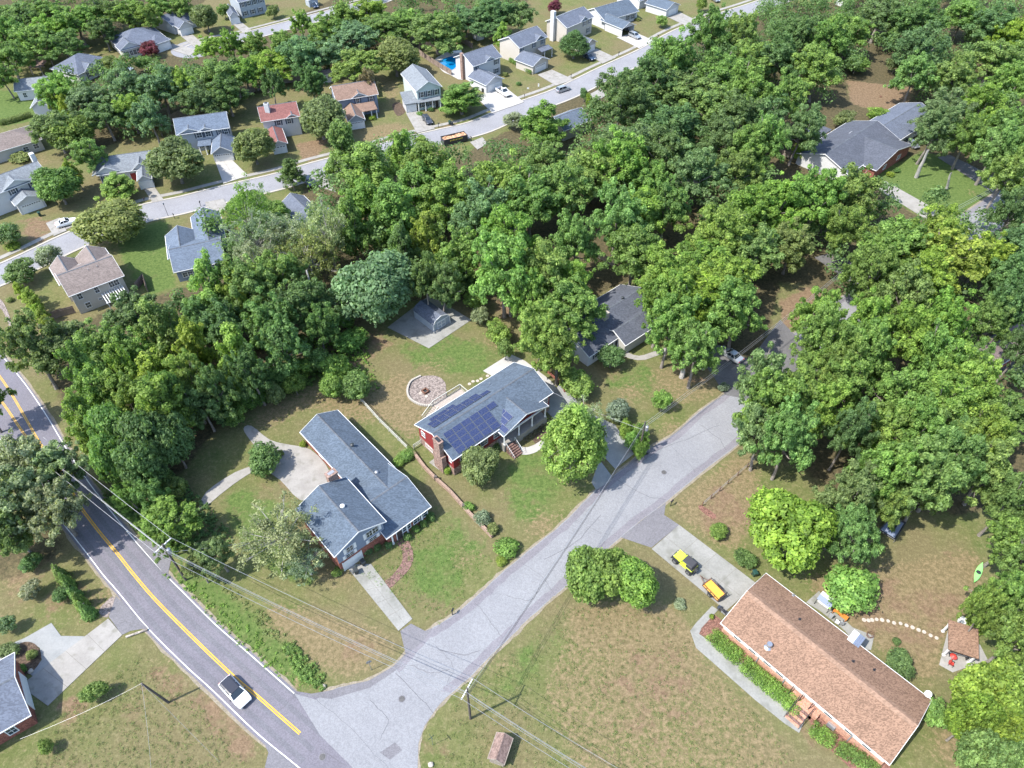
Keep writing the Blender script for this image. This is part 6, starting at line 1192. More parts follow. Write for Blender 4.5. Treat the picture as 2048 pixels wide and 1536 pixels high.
# patio things behind the ranch
def table(label, p, L_, W_, h, m, rz, name='patio_table', cat='table'):
    g = G(*p); r = empty(name, (g.x, g.y, .05), rz); tag(r, label, cat); n = 5
    for k in range(n): MB().box(-L_ / 2, L_ / 2, -W_ / 2 + k * W_ / n + .006, -W_ / 2 + (k + 1) * W_ / n - .006, h - .04, h).build('top_plank', M[m], r, **O)
    for sx in (-1, 1):
        for sy in (-1, 1): MB().box(sx * (L_ / 2 - .1) - .04, sx * (L_ / 2 - .1) + .04, sy * (W_ / 2 - .08) - .04, sy * (W_ / 2 - .08) + .04, 0, h - .04).build('leg', M[m], r, **O)
    return r
table('orange wooden table on the patio behind the ranch house', (1678,1233), 2.0, .75, .75, 'orange_wood', math.radians(-46))
def chair(label, p, m, rz, name='garden_chair'):
    g = G(*p); r = empty(name, (g.x, g.y, .05), rz); tag(r, label, 'chair')
    MB().box(-.27, .27, -.27, .27, .40, .46).build('seat', M[m], r, **O); MB().obox((0, .28, .72), (1, 0, 0), Vector((0, 1, .2)).normalized(), Vector((0, -.2, 1)).normalized(), .27, .025, .3).build('backrest', M[m], r, **O)
    for sx in (-1, 1):
        MB().box(sx * .3 - .025, sx * .3 + .025, -.28, .28, .6, .64).build('armrest', M['black_paint'], r, **O)
        for sy in (-1, 1): MB().box(sx * .26 - .02, sx * .26 + .02, sy * .25 - .02, sy * .25 + .02, 0, .62 if sy < 0 else .42).build('leg', M['black_paint'], r, **O)
chair('grey garden chair left of the orange table against the roof edge', (1661,1234), 'ceramic', 2.2); chair('dark folding chair below the orange table', (1672,1246), 'off_white', 2.6); chair('second dark folding chair at the roof edge near the silver awning', (1680,1248), 'ceramic', 3.0)
g = G(1645, 1211); tb = root('covered_swing', 'white canopied garden swing at the back of the ranch house', 'garden swing', (g.x, g.y, 0)); X = Vector((math.cos(math.radians(-46)), math.sin(math.radians(-46)), 0)); Y = Vector((-X.y, X.x, 0)); c = Vector((g.x, g.y, 0)); c -= Y * .0
for s in (-1, 1): MB().obox(c + Y * s * .42 + Zv * 1.85, X, (Y + Zv * -.3 * s).normalized(), (Zv + Y * .3 * s).normalized(), 1.0, .43, .02).build('canopy', M['off_white' if s > 0 else 'tarp_grey'], tb)
for sx in (-1, 1): MB().tube(c + X * sx * .95 + Y * .7, c + X * sx * .95 + Zv * 1.9, .035).tube(c + X * sx * .95 - Y * .7, c + X * sx * .95 + Zv * 1.9, .035).build('frame', M['black_paint'], tb)
MB().obox(c + Zv * .55, X, Y, Zv, .8, .3, .05).build('seat', M['off_white'], tb); MB().obox(c + Zv * .85 + Y * .3, X, Y, Zv, .8, .04, .28).build('backrest', M['off_white'], tb)
g = G(1699, 1224); kt_ = root('round_grill', 'small round dark kettle grill at the patio edge below the shrub', 'grill', (g.x, g.y, 0)); mb = MB().tube((g.x, g.y, .55), (g.x, g.y, .75), .22, .32, n=16).tube((g.x, g.y, .75), (g.x, g.y, .98), .32, .1, n=16); mb.build('bowl', M['ceramic'], kt_)
for k in range(3): a_ = k * 2.1; MB().tube((g.x + .3 * math.cos(a_), g.y + .3 * math.sin(a_), 0), (g.x + .15 * math.cos(a_), g.y + .15 * math.sin(a_), .6), .02, n=5).build('leg', M['black_paint'], kt_)
g = G(1738, 1272); bk = root('wire_spool', 'round reddish brown wire basket on the patio next to the awning', 'basket', (g.x, g.y, 0)); mb = MB()
for z, r_ in ((.1, .35), (.35, .42), (.6, .46)):
    for k in range(14): a_, b2 = 2 * math.pi * k / 14, 2 * math.pi * (k + 1) / 14; mb.tube((g.x + r_ * math.cos(a_), g.y + r_ * math.sin(a_), z), (g.x + r_ * math.cos(b2), g.y + r_ * math.sin(b2), z), .025, n=4)
for k in range(10): a_ = 2 * math.pi * k / 10; mb.tube((g.x + .33 * math.cos(a_), g.y + .33 * math.sin(a_), .05), (g.x + .46 * math.cos(a_), g.y + .46 * math.sin(a_), .62), .02, n=4)
mb.build('basket_frame', M['rusty'], bk)
# right shelter things
g = G(1902, 1318); ch = root('red_barbecue', 'round red barbecue on the pale patio of the garden shelter', 'barbecue', (g.x, g.y, 0)); MB().tube((g.x, g.y, .6), (g.x, g.y, .85), .3, .45, n=18).tube((g.x, g.y, .85), (g.x, g.y, 1.15), .45, .15, n=18).build('lid', M['red_paint'], ch)
for k in range(3): a_ = k * 2.1; MB().tube((g.x + .4 * math.cos(a_), g.y + .4 * math.sin(a_), 0), (g.x + .2 * math.cos(a_), g.y + .2 * math.sin(a_), .65), .025, n=5).build('leg', M['black_paint'], ch)
chair('red metal chair below the round red barbecue', (1900,1330), 'red_paint', 1.0)
g = G(1910, 1303); rk = root('metal_rack', 'low black and silver metal rack in front of the garden shelter', 'rack', (g.x, g.y, 0)); X = (G(1935,1313) - G(1895,1303)).normalized(); Y = Vector((-X.y, X.x, 0)); c = G(1914, 1310)
for k in range(3): MB().obox(c + Y * (k - 1) * .3 + Zv * .8, X, Y, Zv, 1.3, .08, .03).build('bar', M['steel'], rk)
for s in (-1, 1): MB().obox(c + X * s * 1.0 + Zv * .42, X, Y, Zv, .05, .5, .42).build('leg_frame', M['black_paint'], rk)
g = G(1922, 1244); wb = root('white_tub', 'round white tub beside the small yellow green shrub', 'tub', (g.x, g.y, 0)); MB().tube((g.x, g.y, 0), (g.x, g.y, .6), .5, .6, n=18, cap=False).tube((g.x, g.y, .4), (g.x, g.y, .42), .55, n=18).build('tub_body', M['off_white'], wb)
g = G(1916, 1255); wb = root('cool_box', 'blue and red crate between the white tub and the shelter', 'crate', (g.x, g.y, 0)); MB().box(g.x - .4, g.x + .4, g.y - .3, g.y + .3, 0, .45).build('crate_body', M['red_paint'], wb); MB().box(g.x - .42, g.x + .42, g.y - .32, g.y + .32, .45, .52).build('lid', M['tarp_grey'], wb)
# kayak
a, b_ = G(1948, 1165, .2), G(1963, 1128, .2); X = (b_ - a).normalized(); Y = Vector((-X.y, X.x, 0)); ky = root('kayak', 'bright green kayak lying on the grass beside the right hand trees', 'kayak', tuple((a + b_) / 2)); c = (a + b_) / 2; st_ = []; nn = 11
vs = []; hl = (b_ - a).length / 2 + .1
for i in range(nn):
    t = i / (nn - 1) * 2 - 1; w_ = .40 * (1 - abs(t) ** 2.2) + .02; 
    for y, z in ((-1, .28), (-.7, .08), (0, 0), (.7, .08), (1, .28), (.5, .36), (-.5, .36)): vs.append(c + X * t * hl + Y * y * w_ + Zv * (z + .12 * abs(t) ** 2 - .1))
MB().add(vs, [(i * 7 + k, i * 7 + (k + 1) % 7, (i + 1) * 7 + (k + 1) % 7, (i + 1) * 7 + k) for i in range(nn - 1) for k in range(7)]).build('hull', M['kayak_green'], ky); MB().tube(c + Zv * .2, c + Zv * .29, .34, n=14).build('cockpit', M['bin_black'], ky)
# trampoline / dark mat frame
q = [G(*p, .7) for p in [(1757,1060),(1783,1033),(1812,1045),(1790,1080)]]; cc = sum(q, Vector()) / 4; tr = root('trampoline', 'square blue black trampoline half under the oaks', 'trampoline', (cc.x, cc.y, 0))
MB().add([p * .85 + cc * .15 for p in q], [(0, 1, 2, 3)]).build('mat', M['tarp_grey'], tr); MB().add([p * .35 + cc * .65 + Zv * .004 for p in q], [(0, 1, 2, 3)]).build('mat_centre', M['tarp_black'], tr)
for i in range(4): a, b_ = q[i], q[(i + 1) % 4]; MB().tube(a, b_, .06, n=6).build('rail', M['black_paint'], tr); MB().tube(a, a - Zv * .7, .04, n=6).build('leg', M['steel'], tr); e_ = a * .9 + cc * .1; f_ = b_ * .9 + cc * .1; MB().add([a, b_, f_, e_], [(0, 1, 2, 3)]).build('edge_pad', M['tarp_black'], tr)
# lawn mower / barbecue on ranch end porch
g = G(1446, 1228); X = Vector((math.cos(math.radians(-48)), math.sin(math.radians(-48)), 0)); Y = Vector((-X.y, X.x, 0)); c = Vector((g.x, g.y, 0)); lm = root('motorcycle', 'dark motorcycle parked at the left corner of the ranch house', 'motorcycle', tuple(c))
for s in (-.7, .7): 
    mb = MB(); 
    for k in range(16): a_, b2 = 2 * math.pi * k / 16, 2 * math.pi * (k + 1) / 16; mb.tube(c + X * s + (X * math.cos(a_) + Zv * math.sin(a_)) * .28 + Zv * .32, c + X * s + (X * math.cos(b2) + Zv * math.sin(b2)) * .28 + Zv * .32, .06, n=5)
    mb.build('wheel', M['rubber'], lm)
MB().obox(c + Zv * .5, X, Y, Zv, .35, .14, .2).build('engine', M['dull_metal'], lm); MB().obox(c + X * .15 + Zv * .85, X, Y, Zv, .28, .16, .12).build('fuel_tank', M['black_paint'], lm); MB().obox(c - X * .45 + Zv * .8, X, Y, Zv, .35, .14, .06).build('seat', M['soft_top'], lm)
MB().tube(c + X * .7 + Zv * .32, c + X * .45 + Zv * 1.05, .04).tube(c + X * .45 + Y * .4 + Zv * 1.08, c + X * .45 - Y * .4 + Zv * 1.08, .025).build('fork_and_handlebar', M['steel'], lm); MB().obox(c - X * .85 + Zv * .75, X, Y, Zv, .18, .25, .18).build('top_box', M['car_charcoal'], lm)
# air handler at ranch front
g = G(1661, 1453); bx = root('meter_box', 'grey utility box against the front wall right of the ranch steps', 'utility box', (g.x, g.y, 0)); MB().obox((g.x, g.y, .4), X, Y, Zv, .5, .28, .4).build('casing', M['dull_metal'], bx); MB().obox((g.x, g.y, .81), X, Y, Zv, .45, .24, .02).build('lid', M['steel'], bx)
# long thin items on the ground lower left: fallen log, low wire on posts
a, b_ = G(253, 1275), G(290, 1262); lg = root('log_pile', 'short row of cut logs at the roadside beside the lower left driveway', 'logs', tuple((a + b_) / 2))
for k in range(4): t = k / 4; p = a.lerp(b_, t); d = (b_ - a).normalized(); MB().tube(p + Zv * .18, p + d * 1.0 + Zv * .2, .17, .15, n=9).build('log', M['bark' if k % 2 else 'stone'], lg)
# drain/rocks
for lab, p in (('pale boulder in the mulch bed of the lower left turning bay', (62,1343)), ('white rock at the edge of the junction verge', (648,1374)), ('white stone at the bottom lawn corner', (862,1530)), ('brown boulder at the far lawn edge under oaks', (1690,265)), ('grey stump in the field at upper right', (1761,194))):
    g = G(*p); r = root('boulder', lab, 'rock', (g.x, g.y, 0)); rs = random.Random(p[0]); mb = MB(); 
    bm = bmesh.new(); bmesh.ops.create_icosphere(bm, subdivisions=2, radius=.35)
    for v in bm.verts: v.co = v.co * rs.uniform(.8, 1.15); v.co.z = v.co.z * .7 + .15
    mb.add([v.co + Vector((g.x, g.y, 0)) for v in bm.verts], [tuple(v.index for v in f.verts) for f in bm.faces]); bm.free(); mb.build('rock_body', M['stone' if p[0] < 1600 else 'rusty'], r)

# ---------------------------------------------------------------- utility poles and wires
def pole(label, base, h, arm=None, top=None, vine=False, trans=False):
    b = G(*base); t = b + Zv * h if top is None else top
    r = root('utility_pole', label, 'utility pole', tuple(b), 'wooden utility poles')
    MB().tube(b, t, .17, .12, n=12).build('pole', M['pole_wood'], r)
    if arm:
        d, hw, dz = arm; a = t - Zv * dz
        MB().obox(a + Vector((0, 0, 0)), d, Vector((-d.y, d.x, 0)), Zv, hw, .06, .06).build('crossarm', M['off_white'], r)
        for k in (-1, -.45, .45, 1): q = a + d * hw * .95 * k; MB().tube(q + Zv * .05, q + Zv * .28, .06, .045, n=8).build('insulator', M['ceramic'], r)
        for s in (-1, 1): MB().tube(a + d * s * hw * .5, t - Zv * (dz + .7), .025, n=5).build('brace', M['steel'], r)
    if trans:
        q = t - Zv * 1.5 + Vector((.42, -.1, 0)); tk = MB().tube(q - Zv * .45, q + Zv * .45, .28, n=14).tube(q + Zv * .45, q + Zv * .55, .28, .15, n=14).build('transformer', M['dull_metal'], r); MB().tube(q + Zv * .5, q + Zv * .75, .06, n=6).build('bushing', M['ceramic'], r)
    return r, t
dA = (G(947, 1359, 9.3) - G(927, 1396, 9.3)).normalized()
P1, T1 = pole('tall brown utility pole with crossarm on the lawn right of the junction', (941,1437), 9.8, (dA, 1.35, .25), trans=False)
P2, T2 = pole('utility pole with transformer rising from bushes beside the main road', (372,1160), 9.6, ((G(365, 1031, 9.3) - G(339, 1054, 9.3)).normalized(), 1.35, .25), trans=True)
P3, T3 = pole('vine covered utility pole beside the side street', (1278,905), 7.8, trans=True)
P4, T4 = pole('dark utility pole standing in shade at right centre', (1697,575), 9.2)
P0, T0 = pole('leaning utility pole casting a forked shadow at lower left', (337,1405), 7, top=G(283, 1367, 6.6))
P5b = G(60, 905); 
def wire(label, a, b, sag, r=.028, m='wire_metal', name='overhead_wire', n=14, group='overhead power and service wires'):
    pts = [a.lerp(b, i / n) - Zv * (4 * sag * (i / n) * (1 - i / n)) for i in range(n + 1)]
    o = empty(name, tuple(a)); tag(o, label, 'wire', group); o['_o'] = list(a)
    MB().path(pts, r, 5).build('cable', M[m], o, off=tuple(a)); return o
def armpt(T, d, k, hw=1.3): return T - Zv * .02 + d * hw * k
d1 = dA; d2 = (G(365, 1031, 9.3) - G(339, 1054, 9.3)).normalized()
FARR = G(1260, 1580, 9.0); FARL = G(70, 885, 9.4)
for k, nm in ((-1, 'outer left'), (-.3, 'second'), (.3, 'third'), (1, 'outer right')):
    if k != .3: wire('%s power wire from the bush pole to the junction pole' % nm, armpt(T2, d2, k), armpt(T1, d1, k), .9, .023)
    if k != .3: wire('%s power wire leaving the junction pole for the bottom edge' % nm, armpt(T1, d1, k), FARR + d1 * 1.3 * k, .5, .023)
    if k != .3: wire('%s power wire from the bush pole to the upper left trees' % nm, armpt(T2, d2, k), FARL + d2 * 1.3 * k, .5, .023)
for z, nm in ((1.6, 'upper'), (2.3, 'lower')):
    wire('%s thin cable between the bush pole and junction pole' % nm, T2 - Zv * z, T1 - Zv * z, 1.0, .022); wire('%s thin cable from the junction pole down right' % nm, T1 - Zv * z, FARR - Zv * z, .6, .022)
    wire('%s thin cable from the bush pole up left' % nm, T2 - Zv * z, FARL - Zv * z, .6, .022)
for z, nm in ((.3, 'top'), (1.0, 'middle'), (1.5, 'bottom')):
    wire('%s dark cable from the junction pole along the side street to the vine covered pole' % nm, T1 - Zv * (z + .8), T3 - Zv * z, .9, .026, 'cable_black' if z > .5 else 'wire_metal')
    wire('%s cable from the vine covered pole to the dark shaded pole' % nm, T3 - Zv * z, T4 - Zv * (z + .3), 1.0, .024)
    wire('%s cable from the dark shaded pole off to the right edge' % nm, T4 - Zv * (z + .3), G(2100, 310, 9.0) - Zv * z, .8, .024)
wire('service wire from the leaning pole to the lower left house', T0, G(40, 1478, 3.4), .5, .014); wire('wire from the leaning pole to the bottom edge', T0, G(305, 1580, 6), .4, .010); wire('guy wire from the leaning pole to the grass', T0, G(440, 1525), .1, .014)
wire('service wire from the bush pole to the split level house', T2 - Zv * 2, G(625, 1060, 5), .6, .018); wire('service wire from the vine covered pole to the solar house', T3 - Zv * 2, G(1106, 785, 4.4), .4, .02)
# ---------------------------------------------------------------- trees
def leaf_mat():
    m, t, b = nodes_mat('foliage'); N = t.nodes; L = t.links
    oi = N.new('ShaderNodeObjectInfo'); at = N.new('ShaderNodeAttribute'); at.attribute_name = 'tone'
    geo = N.new('ShaderNodeNewGeometry')
    nz = N.new('ShaderNodeTexNoise'); nz.inputs['Scale'].default_value = .45; nz.inputs['Detail'].default_value = 3; L.new(geo.outputs['Position'], nz.inputs['Vector'])
    ad = N.new('ShaderNodeMath'); ad.operation = 'ADD'; L.new(at.outputs['Fac'], ad.inputs[0])
    mr = N.new('ShaderNodeMapRange'); mr.inputs[1].default_value = .3; mr.inputs[2].default_value = .7; mr.inputs[3].default_value = -.2; mr.inputs[4].default_value = .2; L.new(nz.outputs[0], mr.inputs[0]); L.new(mr.outputs[0], ad.inputs[1])
    sc = N.new('ShaderNodeVectorMath'); sc.operation = 'SCALE'; L.new(oi.outputs['Color'], sc.inputs[0]); L.new(ad.outputs[0], sc.inputs['Scale'])
    hs = N.new('ShaderNodeHueSaturation'); L.new(sc.outputs[0], hs.inputs['Color'])
    mh = N.new('ShaderNodeMapRange'); mh.inputs[1].default_value = .5; mh.inputs[2].default_value = 1.5; mh.inputs[3].default_value = .514; mh.inputs[4].default_value = .486; L.new(at.outputs['Fac'], mh.inputs[0]); L.new(mh.outputs[0], hs.inputs['Hue'])
    col = hs.outputs[0]
    b.inputs['Roughness'].default_value = .55; b.inputs['Specular IOR Level'].default_value = .22; L.new(col, b.inputs['Base Color'])
    tr = N.new('ShaderNodeBsdfTranslucent'); t2 = N.new('ShaderNodeVectorMath'); t2.operation = 'MULTIPLY'; t2.inputs[1].default_value = (1.25, 1.35, .6); L.new(col, t2.inputs[0]); L.new(t2.outputs[0], tr.inputs[0])
    ms = N.new('ShaderNodeMixShader'); ms.inputs[0].default_value = .5; L.new(b.outputs[0], ms.inputs[1]); L.new(tr.outputs[0], ms.inputs[2])
    L.new(ms.outputs[0], N['Material Output'].inputs[0])
leaf_mat()
def crown_mesh(name, blobs, per, size, seed, up=.25, aspect=.62, shell=.62, flat=.8):
    """many separate leaf sprays spread through the outer part of each bough clump"""
    rs = np.random.RandomState(seed); bl = np.array(blobs); c = bl[:, :3]; r = bl[:, 3]
    n = (per * (r / r.mean()) ** 2).astype(int).clip(8); idx = np.repeat(np.arange(len(bl)), n); K = len(idx)
    d = rs.normal(size=(K, 3)); d[:, 2] += up * 1.2; d /= np.linalg.norm(d, axis=1)[:, None]
    rad = r[idx] * (shell + (1.08 - shell) * rs.rand(K) ** .6)
    rad = rad * np.where(rs.rand(K) < .10, rs.uniform(1.1, 1.55, K), 1)
    pos = c[idx] + d * rad[:, None] * np.array([1, 1, flat])
    nn = d + rs.normal(size=(K, 3)) * .42 + np.array([0, 0, .45]); nn /= np.linalg.norm(nn, axis=1)[:, None]
    t = np.cross(nn, rs.normal(size=(K, 3))); t /= np.linalg.norm(t, axis=1)[:, None]; b = np.cross(nn, t)
    s = size * rs.uniform(.5, 1.5, K)[:, None]
    V = np.stack([pos - t * s, pos - b * s * aspect + nn * s * .12, pos + t * s, pos + b * s * aspect + nn * s * .12], 1).reshape(-1, 3)
    tone = (1 + rs.normal(size=len(bl)) * .14)[idx] * (1 + rs.normal(size=K) * .27); tone = np.repeat(tone.clip(.35, 1.9), 4)
    me = bpy.data.meshes.new(name); me.vertices.add(len(V)); me.vertices.foreach_set('co', V.astype(np.float32).ravel())
    me.loops.add(K * 4); me.loops.foreach_set('vertex_index', np.arange(K * 4, dtype=np.int32)); me.polygons.add(K); me.polygons.foreach_set('loop_start', np.arange(0, K * 4, 4, dtype=np.int32)); me.update(calc_edges=True)
    at = me.attributes.new('tone', 'FLOAT', 'POINT'); at.data.foreach_set('value', tone.astype(np.float32)); me.materials.append(M['foliage'])
    return me
def bough_blobs(seed, R0, z0, z1, n, rb, lobes=7, inner=.2, conic=0.0, squash=1.0):
    rs = np.random.RandomState(seed); zc = z0 + (z1 - z0) * (.42 if not conic else .38); out = []
    ld = rs.normal(size=(lobes, 3)); ld[:, 2] = np.abs(ld[:, 2]) * .6; ld /= np.linalg.norm(ld, axis=1)[:, None]
    tries = 0
    while len(out) < n and tries < n * 60:
        tries += 1
        d = rs.normal(size=3); d /= np.linalg.norm(d)
        if d[2] < -.55: continue
        k = .70 + .36 * max(np.exp(-((1 - ld @ d) / .2))) * rs.uniform(.85, 1.0)
        if rs.rand() < inner: k *= rs.uniform(.3, .75)
        h = (z1 - zc) if d[2] > 0 else (zc - z0)
        rr = R0 * k
        p = np.array([d[0] * rr, d[1] * rr, zc + d[2] * h * k])
        if conic:
            f = (p[2] - z0) / (z1 - z0); w_ = (1 - f) ** conic * 1.25; p[:2] *= min(1.15, w_ + .12)
        r = rb * rs.uniform(.6, 1.45)
        if all(np.linalg.norm(p - q[:3]) > .62 * (r + q[3]) * .85 for q in out): out.append(np.array([*p, r]))
    return out
def trunk_mesh(name, seed, blobs, r0, hsplit, limbs, m='bark', lean=.0):
    rs = random.Random(seed); mb = MB(); top = Vector((lean, 0, hsplit)); base = Vector((0, 0, -.3))
    k = 5; pts = [base.lerp(top, i / k) + Vector((rs.uniform(-.12, .12), rs.uniform(-.12, .12), 0)) * (i > 0) for i in range(k + 1)]
    for i in range(k): mb.tube(pts[i], pts[i + 1], r0 * (1.25 if i == 0 else 1 - .09 * i), r0 * (1 - .09 * (i + 1)), 9, cap=False)
    bl = rs.sample(list(blobs), min(limbs, len(blobs)))
    for b in bl:
        t = Vector(b[:3]); s = pts[-1].lerp(pts[-2], rs.random() * .8); mid = s.lerp(t, .5) + Vector((rs.uniform(-.4, .4), rs.uniform(-.4, .4), rs.uniform(-.1, .8)))
        mb.tube(s, mid, r0 * .42, r0 * .24, 6, cap=False).tube(mid, t, r0 * .24, r0 * .07, 5, cap=False)
        for _ in range(2):
            e = t + Vector((rs.uniform(-1, 1), rs.uniform(-1, 1), rs.uniform(0, 1))) * b[3]; mb.tube(mid.lerp(t, .5), e, r0 * .12, r0 * .03, 4, cap=False)
    me = bpy.data.meshes.new(name); me.from_pydata(mb.v, [], mb.f); me.materials.append(M[m]); me.update(); return me
PROTO = {}
def proto(kind, R0, H0, cm, tm): PROTO.setdefault(kind, []).append((R0, H0, cm, tm))
def limb_blobs(seed, R0, zc, up_, dn, nb, per, rb, spread=1.1, taper=0.0, lo=-.35):
    """foliage hung in separate clusters along limbs that reach out unevenly from the stem"""
    rs = np.random.RandomState(seed); out = []
    for i in range(nb):
        f = (i + .5) / nb; el = math.asin(max(-1, min(1, lo + (1 - lo) * f))) + rs.uniform(-.12, .12); az = i * 2.399963 + rs.uniform(-.35, .35)
        L_ = rs.uniform(.62, 1.08); hz = math.sin(el)
        k = 1 - taper * max(0, hz)
        tip = np.array([math.cos(el) * math.cos(az) * R0 * L_ * k, math.cos(el) * math.sin(az) * R0 * L_ * k, hz * (up_ if hz > 0 else dn) * rs.uniform(.82, 1.05)])
        m = int(per * (.55 + .75 * rs.rand()) * (.6 + .4 * L_)); sp = spread * rs.uniform(.75, 1.25)
        for q in range(m):
            t = 1 - .5 * rs.rand() ** 1.6; g = rs.normal(size=3) * np.array([sp, sp, sp * .62]) * .8; p = tip * t + g; p[2] -= .16 * (g[0] ** 2 + g[1] ** 2)
            out.append(np.array([p[0], p[1], zc + p[2], rb * rs.uniform(.6, 1.35)]))
    return out
for v in range(7):
    b = limb_blobs(110 + v, 5.9 + .3 * (v % 3), 8.2, 7.3 + .5 * (v % 2), 5.4, 19 + 2 * (v % 3), 13, .74, 1.15); proto('oak', 6.3, 17, crown_mesh('oak_crown', b, 84, .22, v, up=.4, shell=.4), trunk_mesh('oak_trunk', v, b, .42, 7, 18))
for v in range(2):
    b = bough_blobs(30 + v, 4.4, 1.2, 10.2, 150, .8, 5, .12); proto('round', 5.1, 10.6, crown_mesh('round_crown', b, 100, .21, 20 + v, up=.2, shell=.5), trunk_mesh('round_trunk', 20 + v, b, .3, 3, 10))
for v in range(5):
    b = limb_blobs(140 + v, 3.9, 6.6, 8.4 + .4 * (v % 2), 4.8, 20, 10, .66, .85, taper=.35, lo=-.6); proto('up', 4.2, 15.8, crown_mesh('upright_crown', b, 84, .205, 30 + v, up=.5, flat=1.15, shell=.4), trunk_mesh('upright_trunk', 30 + v, b, .3, 7, 14))
for v in range(1):
    b = bough_blobs(45, 4.7, 1.0, 14.2, 190, .78, 9, .12, conic=.62); proto('conic', 4.7, 14.6, crown_mesh('conic_crown', b, 95, .19, 39, up=.35, flat=1.1, shell=.45), trunk_mesh('conic_trunk', 39, b, .3, 8, 10))
for v in range(2):
    b = limb_blobs(150 + v, 6.0, 7.6, 7, 5, 20, 9, .8, 1.3); proto('airy', 6.2, 16, crown_mesh('sparse_crown', b, 52, .17, 40 + v, up=.3, shell=.1), trunk_mesh('sparse_trunk', 40 + v, b, .36, 6.5, 40, 'pale_bark'))
for v in range(3):
    b = bough_blobs(60 + v, 2.1, .9, 5, 40, .62, 5, .15); proto('small', 2.6, 5.4, crown_mesh('small_crown', b, 110, .15, 50 + v), trunk_mesh('small_trunk', 50 + v, b, .13, 1.8, 8))
for v in range(3):
    b = bough_blobs(70 + v, .82, .1, 1.3, 22, .33, 4, .15); proto('shrub', 1.08, 1.55, crown_mesh('shrub_crown', b, 75, .085, 60 + v), trunk_mesh('shrub_stem', 60 + v, b, .05, .4, 6))
for v in range(1):
    b = [np.array([.0, .0, z, .62 * (1 - z / 3.9) + .06]) for z in np.linspace(.35, 3.6, 10)]; proto('cone', .75, 3.8, crown_mesh('conifer_crown', b, 170, .09, 70 + v, up=.1, flat=1.2, shell=.8), trunk_mesh('conifer_trunk', 70, b, .08, 2.5, 3))
for v in range(1):
    rs_ = random.Random(3); b = []
    for k in range(90):
        z = rs_.uniform(3, 17); a = rs_.uniform(0, 6.28); rr = (1 - (z - 3) / 15) ** .8 * 3.4 * rs_.uniform(.5, 1); b.append(np.array([math.cos(a) * rr, math.sin(a) * rr, z, .9 * (1.15 - z / 22)]))
    proto('pine', 3.9, 17.6, crown_mesh('pine_crown', b, 110, .22, 80, up=.2, aspect=.35, flat=.7), trunk_mesh('pine_trunk', 80, b, .3, 16, 6))
TONE = {'d': (.118, .196, .070), 'g': (.162, .258, .072), 'b': (.180, .292, .066), 'y': (.208, .292, .052), 'l': (.240, .290, .165), 's': (.142, .228, .102), 'o': (.172, .220, .082), 'm': (.17, .045, .06), 'w': (.22, .26, .17), 'n': (.16, .15, .10)}
TW = {'d': 'dark green', 'g': 'mid green', 'b': 'bright green', 'y': 'yellow green', 'l': 'pale grey green', 's': 'blue green', 'o': 'olive green', 'm': 'dark red', 'w': 'whitish green', 'n': 'brownish green'}
KW = {'conic': ('conical tree', 'conical_tree', 'tree'), 'oak': ('billowing tree', 'broadleaf_tree', 'tree'), 'round': ('rounded tree', 'rounded_tree', 'tree'), 'up': ('upright tree', 'upright_tree', 'tree'), 'airy': ('airy tree', 'airy_tree', 'tree'), 'small': ('bushy tree', 'small_tree', 'tree'), 'shrub': ('shrub', 'shrub', 'shrub'), 'cone': ('pointed little conifer', 'conifer_shrub', 'shrub'), 'pine': ('dark pointed pine', 'pine_tree', 'tree')}
LM = [((970, 830), 'the solar panelled house'), ((720, 960), 'the L shaped slate roof'), ((1650, 1330), 'the long pink ranch roof'), ((870, 640), 'the gambrel shed'), ((1225, 640), 'the dark roof among oaks'), ((1740, 300), 'the large dark roof'), ((1380, 1130), 'the lime off-roader'),
      ((1461, 714), 'the parked silver saloon'), ((180, 570), 'the tan roofed pergola house'), ((400, 500), 'the bluish slate roof'), ((640, 430), 'the grey L roof'), ((400, 280), 'the blue grey garage house'), ((555, 250), 'the red roofed house'), ((705, 210), 'the brown roofed house'), ((845, 180), 'the pale green house'),
      ((960, 140), 'the pool house'), ((1065, 95), 'the taupe hedge house'), ((1150, 60), 'the white chimney house'), ((1240, 40), 'the open garage bungalow'), ((240, 330), 'the red door house'), ((270, 80), 'the hipped white house'), ((40, 270), 'the tan roofed bungalow'), ((45, 370), 'the left edge white house'), ((60, 185), 'the pale roof at far left'),
      ((120, 820), 'the yellow lines at upper left'), ((360, 1080), 'the transformer pole'), ((20, 1400), 'the lower left house'), ((941, 1400), 'the junction pole'), ((1280, 870), 'the vine covered pole'), ((1700, 540), 'the dark shaded pole'), ((1785, 1055), 'the trampoline'), ((1925, 1290), 'the terracotta shelter'), ((1990, 710), 'the right edge brown roof'), ((908, 275), 'the black rubble container'), ((160, 120), 'the dark hipped roof'), ((500, 10), 'the blue shuttered house'), ((1690, 200), 'the bare upper field'), ((1155, 250), 'the peeking blue roof')]
LMW = [(G(*p), n) for p, n in LM]
TREES = []
